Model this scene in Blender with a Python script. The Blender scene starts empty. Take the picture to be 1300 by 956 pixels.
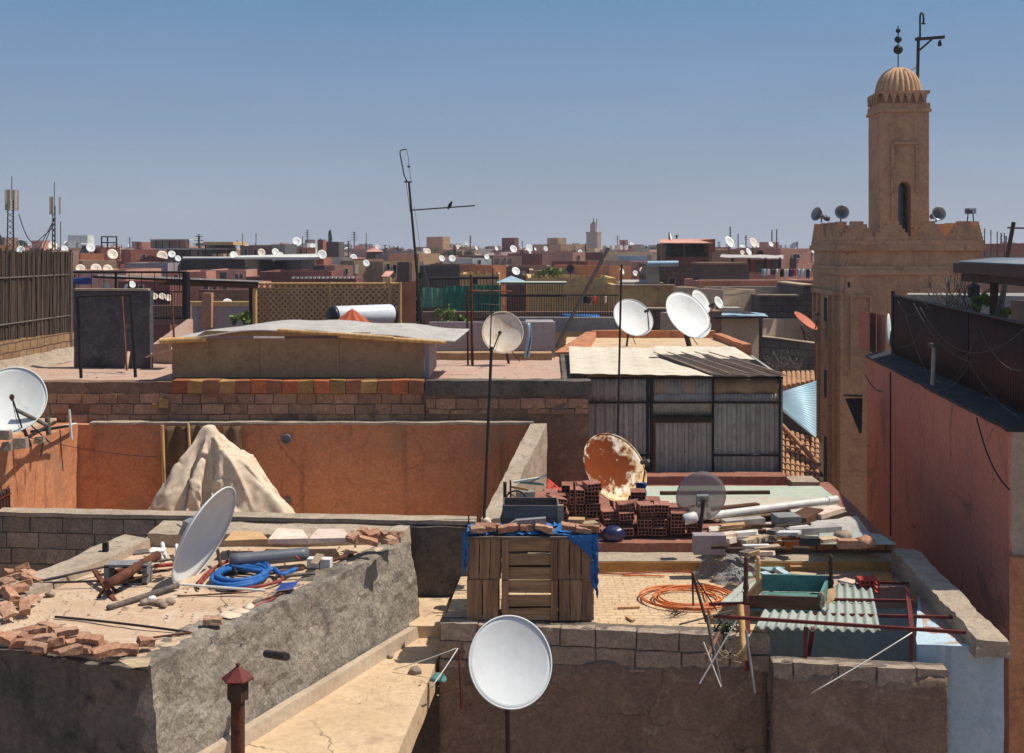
import bpy, bmesh, math, random
from mathutils import Vector, Matrix, noise, Euler
random.seed(11)
R = math.radians
F, HY, CX, H = 1500.0, 318.0, 650.0, 11.5
SC = bpy.context.scene
COL = SC.collection

def P(px, py, D):
    return Vector(((px-CX)/F*D, D, -(py-HY)/F*D))
def PZ(px, py, z):
    return P(px, py, -z*F/(py-HY))
def X(px, D):
    return (px-CX)/F*D
def Zr(py, D):
    return -(py-HY)/F*D
def rnd(a, b):
    return random.uniform(a, b)
def lin(c):
    out = []
    for v in c:
        v = v/255.0
        out.append(v/12.92 if v <= .04045 else ((v+.055)/1.055)**2.4)
    return (out[0], out[1], out[2], 1)

# ------------------------------------------------------------------ materials
MATS = {}
def nodes_of(name):
    m = bpy.data.materials.new(name); m.use_nodes = True
    nt = m.node_tree
    for n in list(nt.nodes): nt.nodes.remove(n)
    out = nt.nodes.new('ShaderNodeOutputMaterial')
    b = nt.nodes.new('ShaderNodeBsdfPrincipled')
    nt.links.new(b.outputs[0], out.inputs[0])
    MATS[name] = m
    return m, nt, b, out
def N(nt, t, **kw):
    n = nt.nodes.new(t)
    for k, v in kw.items(): setattr(n, k, v)
    return n
def ramp(nt, src, stops):
    r = N(nt, 'ShaderNodeValToRGB')
    e = r.color_ramp.elements
    e[0].position, e[0].color = stops[0]
    e[1].position, e[1].color = stops[1]
    for p, c in stops[2:]:
        x = e.new(p); x.color = c
    nt.links.new(src, r.inputs[0])
    return r.outputs[0]
def mix(nt, f, a, b, mode='MIX'):
    m = N(nt, 'ShaderNodeMix', data_type='RGBA', blend_type=mode)
    for s, v in ((m.inputs[0], f), (m.inputs[6], a), (m.inputs[7], b)):
        if hasattr(v, 'is_output'): nt.links.new(v, s)
        else: s.default_value = v
    return m.outputs[2]
def math_(nt, op, a, b=0.0, clamp=False):
    m = N(nt, 'ShaderNodeMath', operation=op, use_clamp=clamp)
    for s, v in ((m.inputs[0], a), (m.inputs[1], b)):
        if hasattr(v, 'is_output'): nt.links.new(v, s)
        else: s.default_value = v
    return m.outputs[0]
def g(v): return (v, v, v, 1)
def coords(nt, scale=(1, 1, 1)):
    tc = N(nt, 'ShaderNodeTexCoord')
    oi = N(nt, 'ShaderNodeObjectInfo')
    mp = N(nt, 'ShaderNodeMapping'); mp.inputs['Scale'].default_value = scale
    ad = N(nt, 'ShaderNodeVectorMath', operation='ADD')
    sc = N(nt, 'ShaderNodeVectorMath', operation='SCALE'); sc.inputs['Scale'].default_value = 37.0
    cb = N(nt, 'ShaderNodeCombineXYZ')
    for i in range(3): nt.links.new(oi.outputs['Random'], cb.inputs[i])
    nt.links.new(cb.outputs[0], sc.inputs[0])
    nt.links.new(tc.outputs['Object'], ad.inputs[0]); nt.links.new(sc.outputs[0], ad.inputs[1])
    nt.links.new(ad.outputs[0], mp.inputs['Vector'])
    return mp.outputs[0], oi.outputs['Random'], tc.outputs['Object']
def tex(nt, vec, scale, detail=5, rough=.6, dist=0.0):
    n = N(nt, 'ShaderNodeTexNoise')
    n.inputs['Scale'].default_value = scale; n.inputs['Detail'].default_value = detail
    n.inputs['Roughness'].default_value = rough; n.inputs['Distortion'].default_value = dist
    nt.links.new(vec, n.inputs['Vector'])
    return n.outputs['Fac']
def bump(nt, b, h, strength, dist=.02):
    bp = N(nt, 'ShaderNodeBump'); bp.inputs['Strength'].default_value = strength; bp.inputs['Distance'].default_value = dist
    nt.links.new(h, bp.inputs['Height']); nt.links.new(bp.outputs[0], b.inputs['Normal'])
def rough_mat(name, c1, c2, c3=None, scale=1.5, fine=30, bumpv=.5, bd=.02, streak=.0, streakc=(50, 40, 34), rough=.92, rand=.0, metal=0.0, spec=.25, stretch=(1, 1, 1), grain=.35, spots=0.0, spotc=(40, 34, 30), spot_scale=2.2, cracks=0.0, crack_scale=.9, patch=0.0, patchc=(150, 140, 128), island=0.0):
    """plaster, soil, stone, worn wood, old paint: two base colours broken by noise at several sizes"""
    m, nt, b, out = nodes_of(name)
    v, rn, tc = coords(nt, stretch)
    n1 = tex(nt, v, scale, 6, .65, .3)
    c = mix(nt, ramp(nt, n1, [(.35, g(0)), (.65, g(1))]), lin(c1), lin(c2))
    if c3:
        n3 = tex(nt, v, scale*3.3, 5, .7, .6)
        c = mix(nt, ramp(nt, n3, [(.52, g(0)), (.68, g(.85))]), c, lin(c3))
    nf = tex(nt, v, fine, 4, .7)
    c = mix(nt, 1.0, c, ramp(nt, nf, [(.25, g(1-grain)), (.75, g(1+grain*.35))]), 'MULTIPLY')
    if streak:
        v2, _, _ = coords(nt, (3.2, 3.2, .22))
        s = tex(nt, v2, 1.4, 5, .6)
        c = mix(nt, ramp(nt, s, [(.55, g(0)), (.72, g(streak))]), c, lin(streakc))
    if spots:
        s = tex(nt, v, spot_scale, 4, .55, .8)
        c = mix(nt, ramp(nt, s, [(.60, g(0)), (.70, g(spots))]), c, lin(spotc))
    if patch:
        s = tex(nt, v, .55, 8, .62, .9)
        s2 = ramp(nt, s, [(.600, g(0)), (.612, g(patch))])
        c = mix(nt, s2, c, mix(nt, nf, lin(patchc), lin([q*.75 for q in patchc])))
    if cracks:
        vo = N(nt, 'ShaderNodeTexVoronoi', feature='DISTANCE_TO_EDGE'); vo.inputs['Scale'].default_value = crack_scale
        wv = N(nt, 'ShaderNodeVectorMath', operation='ADD'); nz = N(nt, 'ShaderNodeTexNoise'); nz.inputs['Scale'].default_value = 3.5; nz.inputs['Detail'].default_value = 6
        sc = N(nt, 'ShaderNodeVectorMath', operation='SCALE'); sc.inputs['Scale'].default_value = .3
        nt.links.new(v, nz.inputs['Vector']); nt.links.new(nz.outputs['Color'], sc.inputs[0]); nt.links.new(v, wv.inputs[0]); nt.links.new(sc.outputs[0], wv.inputs[1]); nt.links.new(wv.outputs[0], vo.inputs['Vector'])
        ln = ramp(nt, vo.outputs['Distance'], [(.0, g(1)), (.012, g(0))])
        mk = ramp(nt, tex(nt, v, .8, 3, .5), [(.48, g(0)), (.58, g(cracks))])
        c = mix(nt, mix(nt, 1.0, ln, mk, 'MULTIPLY'), c, lin([q*.35 for q in c1]))
    if island:
        ge = N(nt, 'ShaderNodeNewGeometry'); k = math_(nt, 'MULTIPLY_ADD', ge.outputs['Random Per Island'], 2*island); nt.nodes[-1].inputs[2].default_value = 1-island
        cc = N(nt, 'ShaderNodeCombineColor')
        for i in range(3): nt.links.new(k, cc.inputs[i])
        c = mix(nt, 1.0, c, cc.outputs[0], 'MULTIPLY')
    if rand:
        k = math_(nt, 'MULTIPLY_ADD', rn, 2*rand); nt.nodes[-1].inputs[2].default_value = 1-rand
        cc = N(nt, 'ShaderNodeCombineColor')
        for i in range(3): nt.links.new(k, cc.inputs[i])
        c = mix(nt, 1.0, c, cc.outputs[0], 'MULTIPLY')
    nt.links.new(c, b.inputs['Base Color'])
    b.inputs['Roughness'].default_value = rough; b.inputs['Metallic'].default_value = metal
    b.inputs['Specular IOR Level'].default_value = spec
    if bumpv:
        h = math_(nt, 'ADD', math_(nt, 'MULTIPLY', tex(nt, v, fine*.5, 6, .7), 1.0), math_(nt, 'MULTIPLY', tex(nt, v, fine*.1+2, 4, .6), 1.6))
        bump(nt, b, h, bumpv, bd)
    return m
def block_mat(name, c1, c2, mortar, w=.4, h=.2, mt=.012, bumpv=.8, rand=.0, ang=0.0, dirt=.5, dirtc=(45, 38, 34), plast=None, pl=(.5, .62)):
    """rows of blocks or bricks with mortar joints and patches of dirt or of remaining plaster"""
    m, nt, b, out = nodes_of(name)
    tc = N(nt, 'ShaderNodeTexCoord')
    sp = N(nt, 'ShaderNodeSeparateXYZ'); nt.links.new(tc.outputs['Object'], sp.inputs[0])
    ux = math_(nt, 'ADD', math_(nt, 'MULTIPLY', sp.outputs[0], math.cos(ang)), math_(nt, 'MULTIPLY', sp.outputs[1], math.sin(ang)))
    wob = tex(nt, tc.outputs['Object'], 2.3, 4)
    wz = math_(nt, 'ADD', sp.outputs[2], math_(nt, 'MULTIPLY', wob, .05))
    ux = math_(nt, 'ADD', ux, math_(nt, 'MULTIPLY', wob, .07))
    cb = N(nt, 'ShaderNodeCombineXYZ'); nt.links.new(ux, cb.inputs[0]); nt.links.new(wz, cb.inputs[1])
    bt = N(nt, 'ShaderNodeTexBrick'); nt.links.new(cb.outputs[0], bt.inputs['Vector'])
    bt.inputs['Color1'].default_value = lin(c1); bt.inputs['Color2'].default_value = lin(c2); bt.inputs['Mortar'].default_value = lin(mortar)
    bt.inputs['Scale'].default_value = 1.0; bt.inputs['Mortar Size'].default_value = mt
    bt.inputs['Brick Width'].default_value = w; bt.inputs['Row Height'].default_value = h
    bt.inputs['Mortar Smooth'].default_value = .4; bt.inputs['Bias'].default_value = -.1
    o = tc.outputs['Object']
    c = bt.outputs['Color']
    c = mix(nt, 1.0, c, ramp(nt, tex(nt, o, 28, 5, .75), [(.25, g(.62)), (.75, g(1.15))]), 'MULTIPLY')
    c = mix(nt, ramp(nt, tex(nt, o, 1.3, 6, .65, .5), [(.45, g(0)), (.7, g(dirt))]), c, lin(dirtc))
    hgt = math_(nt, 'ADD', math_(nt, 'MULTIPLY', bt.outputs['Fac'], -1.0), math_(nt, 'MULTIPLY', tex(nt, o, 22, 6, .7), 1.1))
    if plast:
        f = ramp(nt, tex(nt, o, .9, 7, .7, .6), [(pl[0], g(0)), (pl[1], g(1))])
        c = mix(nt, f, c, mix(nt, tex(nt, o, 14, 5, .7), lin(plast), lin([v*.7 for v in plast])))
        hgt = math_(nt, 'ADD', math_(nt, 'MULTIPLY', hgt, math_(nt, 'SUBTRACT', 1.0, f)), math_(nt, 'MULTIPLY', f, 1.3))
    nt.links.new(c, b.inputs['Base Color']); b.inputs['Roughness'].default_value = .95
    b.inputs['Specular IOR Level'].default_value = .2
    bump(nt, b, hgt, bumpv, .02)
    return m
def simple(name, c, rough=.6, metal=0.0, spec=.4, dirt=.15, scale=6, bumpv=0.0, rand=0.0):
    return rough_mat(name, c, [max(0, v*(1-dirt)) for v in c], scale=scale, fine=40, bumpv=bumpv, rough=rough, metal=metal, spec=spec, grain=dirt, rand=rand)
def wood(name, c1, c2, ax=0, rand=.12, **kw):
    st = [14, 14, 14]; st[ax] = .9
    return rough_mat(name, c1, c2, scale=1.0, fine=3.0, stretch=tuple(st), bumpv=.35, bd=.006, rand=rand, grain=.5, **kw)

# ------------------------------------------------------------------ mesh builder
class MB:
    def __init__(self): self.v, self.f, self.s = [], [], []
    def add(self, vs, fs, smooth=False):
        o = len(self.v); self.v += [Vector(v) for v in vs]
        for f in fs: self.f.append(tuple(i+o for i in f)); self.s.append(smooth)
        return self
    def box(self, c, s, rz=0.0, rot=None):
        M = rot.to_matrix() if rot is not None else Matrix.Rotation(rz, 3, 'Z')
        c = Vector(c)
        vs = [c + M @ Vector((sx*s[0]/2, sy*s[1]/2, sz*s[2]/2)) for sz in (-1, 1) for sy in (-1, 1) for sx in (-1, 1)]
        return self.add(vs, [(0, 2, 3, 1), (4, 5, 7, 6), (0, 1, 5, 4), (1, 3, 7, 5), (3, 2, 6, 7), (2, 0, 4, 6)])
    def hexa(self, c, cell=0.0, amp=0.0, freq=3.0, fine=.35, nmax=60):
        """8 corners: bottom ring a b c d, then top ring; gridded and roughened"""
        c = [Vector(p) for p in c]
        L = lambda i, j: (c[i]-c[j]).length
        if cell:
            n = [max(1, min(nmax, round(max(ls)/cell))) for ls in
                 ((L(0, 1), L(3, 2), L(4, 5)), (L(1, 2), L(0, 3), L(5, 6)), (L(0, 4), L(1, 5), L(2, 6)))]
        else: n = [1, 1, 1]
        def pt(i, j, k):
            u, v, w = i/n[0], j/n[1], k/n[2]
            lo = c[0].lerp(c[1], u).lerp(c[3].lerp(c[2], u), v)
            hi = c[4].lerp(c[5], u).lerp(c[7].lerp(c[6], u), v)
            return lo.lerp(hi, w)
        idx = {}; vs = []; fs = []
        def vi(i, j, k):
            if (i, j, k) not in idx:
                p = pt(i, j, k)
                if amp:
                    p = p + noise.noise_vector(p*freq)*amp + noise.noise_vector(p*freq*4.1+Vector((7, 3, 1)))*amp*fine
                idx[(i, j, k)] = len(vs); vs.append(p)
            return idx[(i, j, k)]
        for k in (0, n[2]):
            for i in range(n[0]):
                for j in range(n[1]):
                    q = (vi(i, j, k), vi(i+1, j, k), vi(i+1, j+1, k), vi(i, j+1, k))
                    fs.append(q if k else q[::-1])
        for j in (0, n[1]):
            for i in range(n[0]):
                for k in range(n[2]):
                    q = (vi(i, j, k), vi(i+1, j, k), vi(i+1, j, k+1), vi(i, j, k+1))
                    fs.append(q if not j else q[::-1])
        for i in (0, n[0]):
            for j in range(n[1]):
                for k in range(n[2]):
                    q = (vi(i, j, k), vi(i, j+1, k), vi(i, j+1, k+1), vi(i, j, k+1))
                    fs.append(q if i else q[::-1])
        return self.add(vs, fs)
    def wall(self, p0, p1, z0, z1, t, cell=.14, amp=.012, z1b=None, **kw):
        """upright wall from p0 to p1 in plan, thickness t to the left of the direction"""
        a = Vector((p0[0], p0[1])); b = Vector((p1[0], p1[1])); d = (b-a).normalized(); nn = Vector((-d.y, d.x))*t
        z1b = z1 if z1b is None else z1b
        q = [(a, z1), (b, z1b), (b+nn, z1b), (a+nn, z1)]
        return self.hexa([(p.x, p.y, z0) for p, z in q]+[(p.x, p.y, z) for p, z in q], cell, amp, **kw)
    def slab(self, quad, z0, z1, cell=.25, amp=.01, **kw):
        return self.hexa([(p[0], p[1], z0) for p in quad]+[(p[0], p[1], z1) for p in quad], cell, amp, **kw)
    def bar(self, p0, p1, r, n=8, r2=None, smooth=True, cap=True):
        p0, p1 = Vector(p0), Vector(p1); r2 = r if r2 is None else r2
        d = (p1-p0).normalized()
        a = d.orthogonal().normalized(); b = d.cross(a)
        vs = []; 
        for p, rr in ((p0, r), (p1, r2)):
            for i in range(n):
                t = 2*math.pi*i/n; vs.append(p+(a*math.cos(t)+b*math.sin(t))*rr)
        self.add(vs, [(i, (i+1) % n, n+(i+1) % n, n+i) for i in range(n)], smooth)
        if cap: self.add(vs, [tuple(range(n))[::-1], tuple(range(n, 2*n))])
        return self
    def plank(self, p0, p1, w, t, up=(0, 0, 1)):
        """flat board from p0 to p1: w wide, t thick along up"""
        p0, p1 = Vector(p0), Vector(p1); d = (p1-p0).normalized()
        s = d.cross(Vector(up)).normalized(); u = s.cross(d).normalized()
        vs = [p+s*(w/2)*a+u*(t/2)*b for p in (p0, p1) for a, b in ((-1, -1), (1, -1), (1, 1), (-1, 1))]
        return self.add(vs, [(3, 2, 1, 0), (4, 5, 6, 7), (0, 1, 5, 4), (1, 2, 6, 5), (2, 3, 7, 6), (3, 0, 4, 7)])
    def tube(self, pts, r, n=6, closed=False, taper=1.0):
        pts = [Vector(p) for p in pts]; m = len(pts); vs = []; fs = []
        ref = None
        for i, p in enumerate(pts):
            if closed: d = pts[(i+1) % m]-pts[i-1]
            else: d = pts[min(i+1, m-1)]-pts[max(i-1, 0)]
            d.normalize()
            if ref is None: ref = d.orthogonal().normalized()
            a = (ref-d*ref.dot(d))
            a = a.normalized() if a.length > 1e-5 else d.orthogonal().normalized()
            ref = a; b = d.cross(a); rr = r*(1+(taper-1)*i/max(1, m-1))
            for k in range(n):
                t = 2*math.pi*k/n; vs.append(p+(a*math.cos(t)+b*math.sin(t))*rr)
        for i in range(m if closed else m-1):
            for k in range(n):
                j = (i+1) % m
                fs.append((i*n+k, i*n+(k+1) % n, j*n+(k+1) % n, j*n+k))
        if not closed: fs += [tuple(range(n))[::-1], tuple(range((m-1)*n, m*n))]
        return self.add(vs, fs, True)
    def ring(self, prof, n=20, c=(0, 0, 0), a0=0.0, a1=2*math.pi, smooth=True, ax=None):
        """lathe: prof = [(radius, height)]"""
        c = Vector(c); full = abs(a1-a0-2*math.pi) < 1e-6; m = n if full else n+1; vs = []; fs = []
        M = Matrix.Identity(3) if ax is None else Vector((0, 0, 1)).rotation_difference(Vector(ax)).to_matrix()
        for r, z in prof:
            for i in range(m):
                t = a0+(a1-a0)*i/n; vs.append(c+M @ Vector((r*math.cos(t), r*math.sin(t), z)))
        for k in range(len(prof)-1):
            for i in range(n):
                j = (i+1) % m
                fs.append((k*m+i, k*m+j, (k+1)*m+j, (k+1)*m+i))
        return self.add(vs, fs, smooth)
    def grid(self, fn, nu, nv, th=0.0, smooth=True, hole=None):
        """surface fn(u,v); with th>0 a second skin offset along the normal closes it"""
        pts = [[Vector(fn(i/nu, j/nv)) for j in range(nv+1)] for i in range(nu+1)]
        vs = [p for row in pts for p in row]; w = nv+1
        fs = [(i*w+j, (i+1)*w+j, (i+1)*w+j+1, i*w+j+1) for i in range(nu) for j in range(nv) if not (hole and hole(i, j))]
        if not th: return self.add(vs, fs, smooth)
        nr = []
        for i in range(nu+1):
            for j in range(nv+1):
                du = pts[min(i+1, nu)][j]-pts[max(i-1, 0)][j]; dv = pts[i][min(j+1, nv)]-pts[i][max(j-1, 0)]
                c = du.cross(dv); nr.append(c.normalized() if c.length > 1e-9 else Vector((0, 0, 1)))
        k = len(vs); vs2 = vs+[v-q*th for v, q in zip(vs, nr)]
        fs2 = fs+[tuple(a+k for a in f[::-1]) for f in fs]
        ed = {}
        for f in fs:
            for a, b in zip(f, f[1:]+f[:1]): ed[(a, b)] = 1
        for a, b in ed:
            if (b, a) not in ed: fs2.append((b, a, a+k, b+k))
        return self.add(vs2, fs2, smooth)
    def corr(self, a, b, c, d, wave, amp, th=.006, per=8, nv=2, sag=0.0, prof='sine', jit=0.0):
        """corrugated sheet on the quad a b c d; the ridges run from a-b to d-c"""
        a, b, c, d = map(Vector, (a, b, c, d)); nrm = (b-a).cross(d-a).normalized()
        wl = max((b-a).length, (c-d).length); nu = max(4, int(wl/wave*per))
        def fn(u, v):
            p = a.lerp(b, u).lerp(d.lerp(c, u), v)
            ph = u*wl/wave*2*math.pi; s = math.sin(ph)
            if prof == 'box': s = max(-1, min(1, s*2.6))
            return p+nrm*(s*amp-sag*4*v*(1-v)) + (noise.noise_vector(p*3)*jit if jit else Vector((0, 0, 0)))
        return self.grid(fn, nu, nv, th, smooth=(prof == 'sine'))
    def bowl(self, vx, rt, up, n, r, dep, asp=1.07, th=.008, nu=48, nv=10):
        """a closed parabolic dish with its vertex at vx, opening along n"""
        pt = lambda a, q, off: vx+(rt*math.cos(a)+up*math.sin(a)*asp)*r*q+n*(dep*q*q-off)
        vs = []; fs = []
        for off in (0, th):
            b0 = len(vs); vs.append(vx-n*off)
            for k in range(1, nv+1):
                for i in range(nu): vs.append(pt(2*math.pi*i/nu, k/nv, off))
            for i in range(nu):
                j = (i+1) % nu
                f = [(b0, b0+1+i, b0+1+j)]+[(b0+1+(k-1)*nu+i, b0+1+k*nu+i, b0+1+k*nu+j, b0+1+(k-1)*nu+j) for k in range(1, nv)]
                fs += f if not off else [q[::-1] for q in f]
        o0, o1 = 1+(nv-1)*nu, 1+nv*nu+1+(nv-1)*nu
        for i in range(nu): fs.append((o0+i, o1+i, o1+(i+1) % nu, o0+(i+1) % nu))
        return self.add(vs, fs, True)
    def blocks(self, p0, p1, z0, z1, t=.16, bw=.42, bh=.2, gap=.014, jit=.012, amp=.008, cell=.1, z1b=None, miss=0.0):
        """courses of separately shaped blocks laid against the front (right-hand) face of the line p0-p1"""
        a = Vector((p0[0], p0[1])); b = Vector((p1[0], p1[1])); L = (b-a).length; d = (b-a)/L; nn = Vector((-d.y, d.x)); z1b = z1 if z1b is None else z1b
        z = z1; row = 0
        while z > z0+.02:
            x = -rnd(0, bw)*(1 if row % 2 else .5)
            while x < L-.01:
                w = bw*rnd(.78, 1.12); xa, xb = max(0, x)+gap/2, min(L, x+w)-gap/2
                if xb-xa > .05 and rnd(0, 1) >= miss:
                    e = rnd(-jit, jit); k = (z1b-z1)*(xa/L)
                    P0 = a+d*xa+nn*e; P1 = a+d*xb+nn*(e+rnd(-jit, jit)*.6); dz = rnd(-.004, .004)
                    zt_, zb_ = z-gap/2+k+dz, max(z0, z-bh)+gap/2+k+dz
                    self.hexa([(P0.x, P0.y, zb_), (P1.x, P1.y, zb_), (P1.x+nn.x*t, P1.y+nn.y*t, zb_), (P0.x+nn.x*t, P0.y+nn.y*t, zb_),
                               (P0.x, P0.y, zt_), (P1.x, P1.y, zt_), (P1.x+nn.x*t, P1.y+nn.y*t, zt_), (P0.x+nn.x*t, P0.y+nn.y*t, zt_)], cell, amp, freq=7, fine=.6)
                x += w
            z -= bh; row += 1
        return self
    def build(self, name, mat, parent=None, loc=None):
        base = Vector(loc) if loc is not None else (Vector(parent['_b']) if parent is not None else self.base())
        me = bpy.data.meshes.new(name)
        me.from_pydata([v-base for v in self.v], [], self.f)
        me.validate(); me.update()
        if any(self.s) and len(me.polygons) == len(self.s): me.polygons.foreach_set('use_smooth', self.s)
        if mat is not None: me.materials.append(MATS[mat] if isinstance(mat, str) else mat)
        o = bpy.data.objects.new(name, me); COL.objects.link(o)
        if parent is not None:
            o.parent = parent; o.location = base-Vector(parent['_b'])
        else: o.location = base+Vector((0, 0, H))
        o['_b'] = tuple(base)
        return o
    def base(self):
        n = len(self.v)
        return Vector((sum(v.x for v in self.v)/n, sum(v.y for v in self.v)/n, min(v.z for v in self.v)))
def tag(o, label, cat, group=None):
    o['label'] = label; o['category'] = cat
    if group: o['group'] = group
    return o
def kind(o, k):
    o['kind'] = k; return o
def thing(name, label, cat, loc, group=None):
    o = bpy.data.objects.new(name, None); COL.objects.link(o)
    o.empty_display_size = .1
    o.location = Vector(loc)+Vector((0, 0, H)); o['_b'] = tuple(loc)
    return tag(o, label, cat, group)
def copy_tree(o, parent=None):
    c = o.copy(); COL.objects.link(c)
    if parent is not None: c.parent = parent
    for ch in list(o.children): copy_tree(ch, c)
    return c
def one(mb, name, mat, label, cat, group=None):
    return tag(mb.build(name, mat), label, cat, group)
def curve(p0, p1, sag, n=12, side=0.0):
    p0, p1 = Vector(p0), Vector(p1); s = (p1-p0).cross(Vector((0, 0, 1)))
    s = s.normalized() if s.length > 1e-6 else Vector((1, 0, 0))
    return [p0.lerp(p1, i/n)+Vector((0, 0, -sag*4*(i/n)*(1-i/n)))+s*side*4*(i/n)*(1-i/n) for i in range(n+1)]
# ------------------------------------------------------------------ the materials of the place
rough_mat('orange_plaster', (204, 140, 100), (192, 126, 90), (180, 112, 80), scale=.8, fine=18, bumpv=.35, streak=.55, streakc=(92, 62, 48), spots=.3, spotc=(130, 88, 66), spot_scale=1.3, cracks=.4, crack_scale=.6, patch=.5, patchc=(176, 134, 104))
rough_mat('red_plaster', (212, 134, 110), (198, 120, 98), (190, 126, 106), scale=.5, fine=14, bumpv=.25, streak=.35, streakc=(150, 92, 76), grain=.25, spots=.3, spotc=(120, 70, 58), spot_scale=.9, cracks=.5, crack_scale=.5, patch=.5, patchc=(150, 104, 84))
rough_mat('rough_cement', (164, 154, 140), (136, 124, 110), (186, 172, 152), scale=1.2, fine=30, bumpv=.8, bd=.035, streak=.3, streakc=(70, 64, 60), grain=.6, spots=.7, spotc=(84, 76, 68), spot_scale=1.6)
rough_mat('dark_cement', (122, 112, 100), (96, 88, 80), (76, 70, 64), scale=1.0, fine=20, bumpv=.7, bd=.03, streak=.5, streakc=(56, 52, 48), grain=.45)
rough_mat('screed', (204, 178, 150), (190, 160, 130), (214, 190, 164), scale=.9, fine=22, bumpv=.3, grain=.22, spots=.65, spotc=(186, 138, 80), spot_scale=.8, cracks=.9, crack_scale=.6, patch=.5, patchc=(176, 156, 136))
rough_mat('cap_cement', (188, 170, 148), (166, 148, 128), (140, 126, 110), scale=2.2, fine=26, bumpv=.6, bd=.02, grain=.35)
rough_mat('tan_floor', (214, 186, 150), (202, 172, 136), (190, 160, 128), scale=1.4, fine=20, bumpv=.2, grain=.24, spots=.5, spotc=(164, 134, 106), cracks=.9, crack_scale=1.0, patch=.4, patchc=(186, 160, 132))
rough_mat('pink_floor', (192, 156, 138), (184, 160, 140), (176, 136, 120), scale=1.0, fine=18, bumpv=.3, grain=.25, spots=.6, spotc=(196, 164, 140), cracks=.8, crack_scale=.8)
rough_mat('ochre_paint', (196, 150, 84), (178, 132, 70), scale=2.0, fine=24, bumpv=.3, grain=.3)
rough_mat('blue_paint', (186, 206, 214), (174, 198, 208), (194, 208, 212), scale=.9, fine=20, bumpv=.25, streak=.4, streakc=(112, 112, 108), grain=.2, spots=.35, spotc=(150, 164, 168))
rough_mat('beige_plaster', (196, 176, 152), (180, 158, 134), scale=1.0, fine=18, bumpv=.3, streak=.3, streakc=(130, 112, 98), grain=.25)
rough_mat('lilac_plaster', (172, 160, 160), (154, 142, 142), scale=1.0, fine=16, bumpv=.3, streak=.35, streakc=(120, 108, 104), grain=.25)
rough_mat('grey_plaster', (166, 160, 152), (146, 140, 134), scale=1.2, fine=16, bumpv=.4, streak=.3, streakc=(104, 98, 92), grain=.3)
rough_mat('black_render', (92, 90, 92), (70, 68, 72), (114, 110, 110), scale=1.6, fine=16, bumpv=.6, streak=.35, streakc=(44, 42, 44), grain=.4)
rough_mat('minaret_stone', (200, 160, 124), (186, 146, 112), (174, 132, 102), scale=.5, fine=10, bumpv=.4, bd=.03, streak=.45, streakc=(120, 86, 64), grain=.3, spots=.4, spotc=(136, 98, 72), spot_scale=1.0, cracks=.7, crack_scale=.6, patch=.4, patchc=(168, 130, 98))
rough_mat('dome_stone', (214, 176, 136), (196, 154, 114), (178, 136, 100), scale=1.2, fine=14, bumpv=.3, streak=.3, streakc=(138, 102, 76), grain=.25)
rough_mat('far_stone', (166, 126, 100), (148, 110, 88), scale=.2, fine=2, bumpv=0, grain=.25)
block_mat('grey_block', (132, 120, 108), (112, 100, 92), (92, 84, 76), w=.42, h=.21, mt=.014, bumpv=1.0, dirt=.45, dirtc=(66, 58, 52))
block_mat('front_block', (138, 128, 116), (120, 108, 98), (92, 82, 74), w=.44, h=.2, mt=.013, bumpv=1.0, dirt=.6, dirtc=(104, 86, 72), plast=(140, 124, 110), pl=(.47, .56))
block_mat('brown_block', (156, 118, 94), (130, 96, 76), (112, 88, 72), w=.34, h=.19, mt=.014, bumpv=1.0, dirt=.6, dirtc=(84, 64, 52), plast=(138, 106, 86), pl=(.45, .54))
block_mat('fence_block', (176, 142, 106), (154, 122, 92), (118, 92, 72), w=.32, h=.17, mt=.016, bumpv=.9, dirt=.3, dirtc=(104, 80, 62), ang=math.pi/2)
block_mat('brick_course', (196, 110, 62), (160, 124, 78), (72, 52, 42), w=.225, h=.4, mt=.012, bumpv=.7, dirt=.55, dirtc=(104, 66, 46))
block_mat('dark_block', (112, 106, 102), (96, 90, 88), (74, 70, 68), w=.42, h=.2, mt=.016, bumpv=.7, dirt=.4, dirtc=(60, 56, 54))
block_mat('town_brick', (132, 108, 94), (112, 90, 80), (98, 82, 74), w=.4, h=.2, mt=.03, bumpv=.3, dirt=.3, dirtc=(78, 64, 58))
block_mat('weave_floor', (216, 188, 150), (208, 178, 142), (186, 156, 122), w=.2, h=.1, mt=.012, bumpv=.2, dirt=.3, dirtc=(178, 144, 110))
def weave_fix():
    nt = MATS['weave_floor'].node_tree     # lay the floor tiles in plan (x, y) instead of on a wall
    sp = [n for n in nt.nodes if n.type == 'SEPXYZ'][0]
    for l in list(nt.links):
        if l.from_socket == sp.outputs[2]:
            to = l.to_socket; nt.links.remove(l); nt.links.new(sp.outputs[1], to)
weave_fix()
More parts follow.
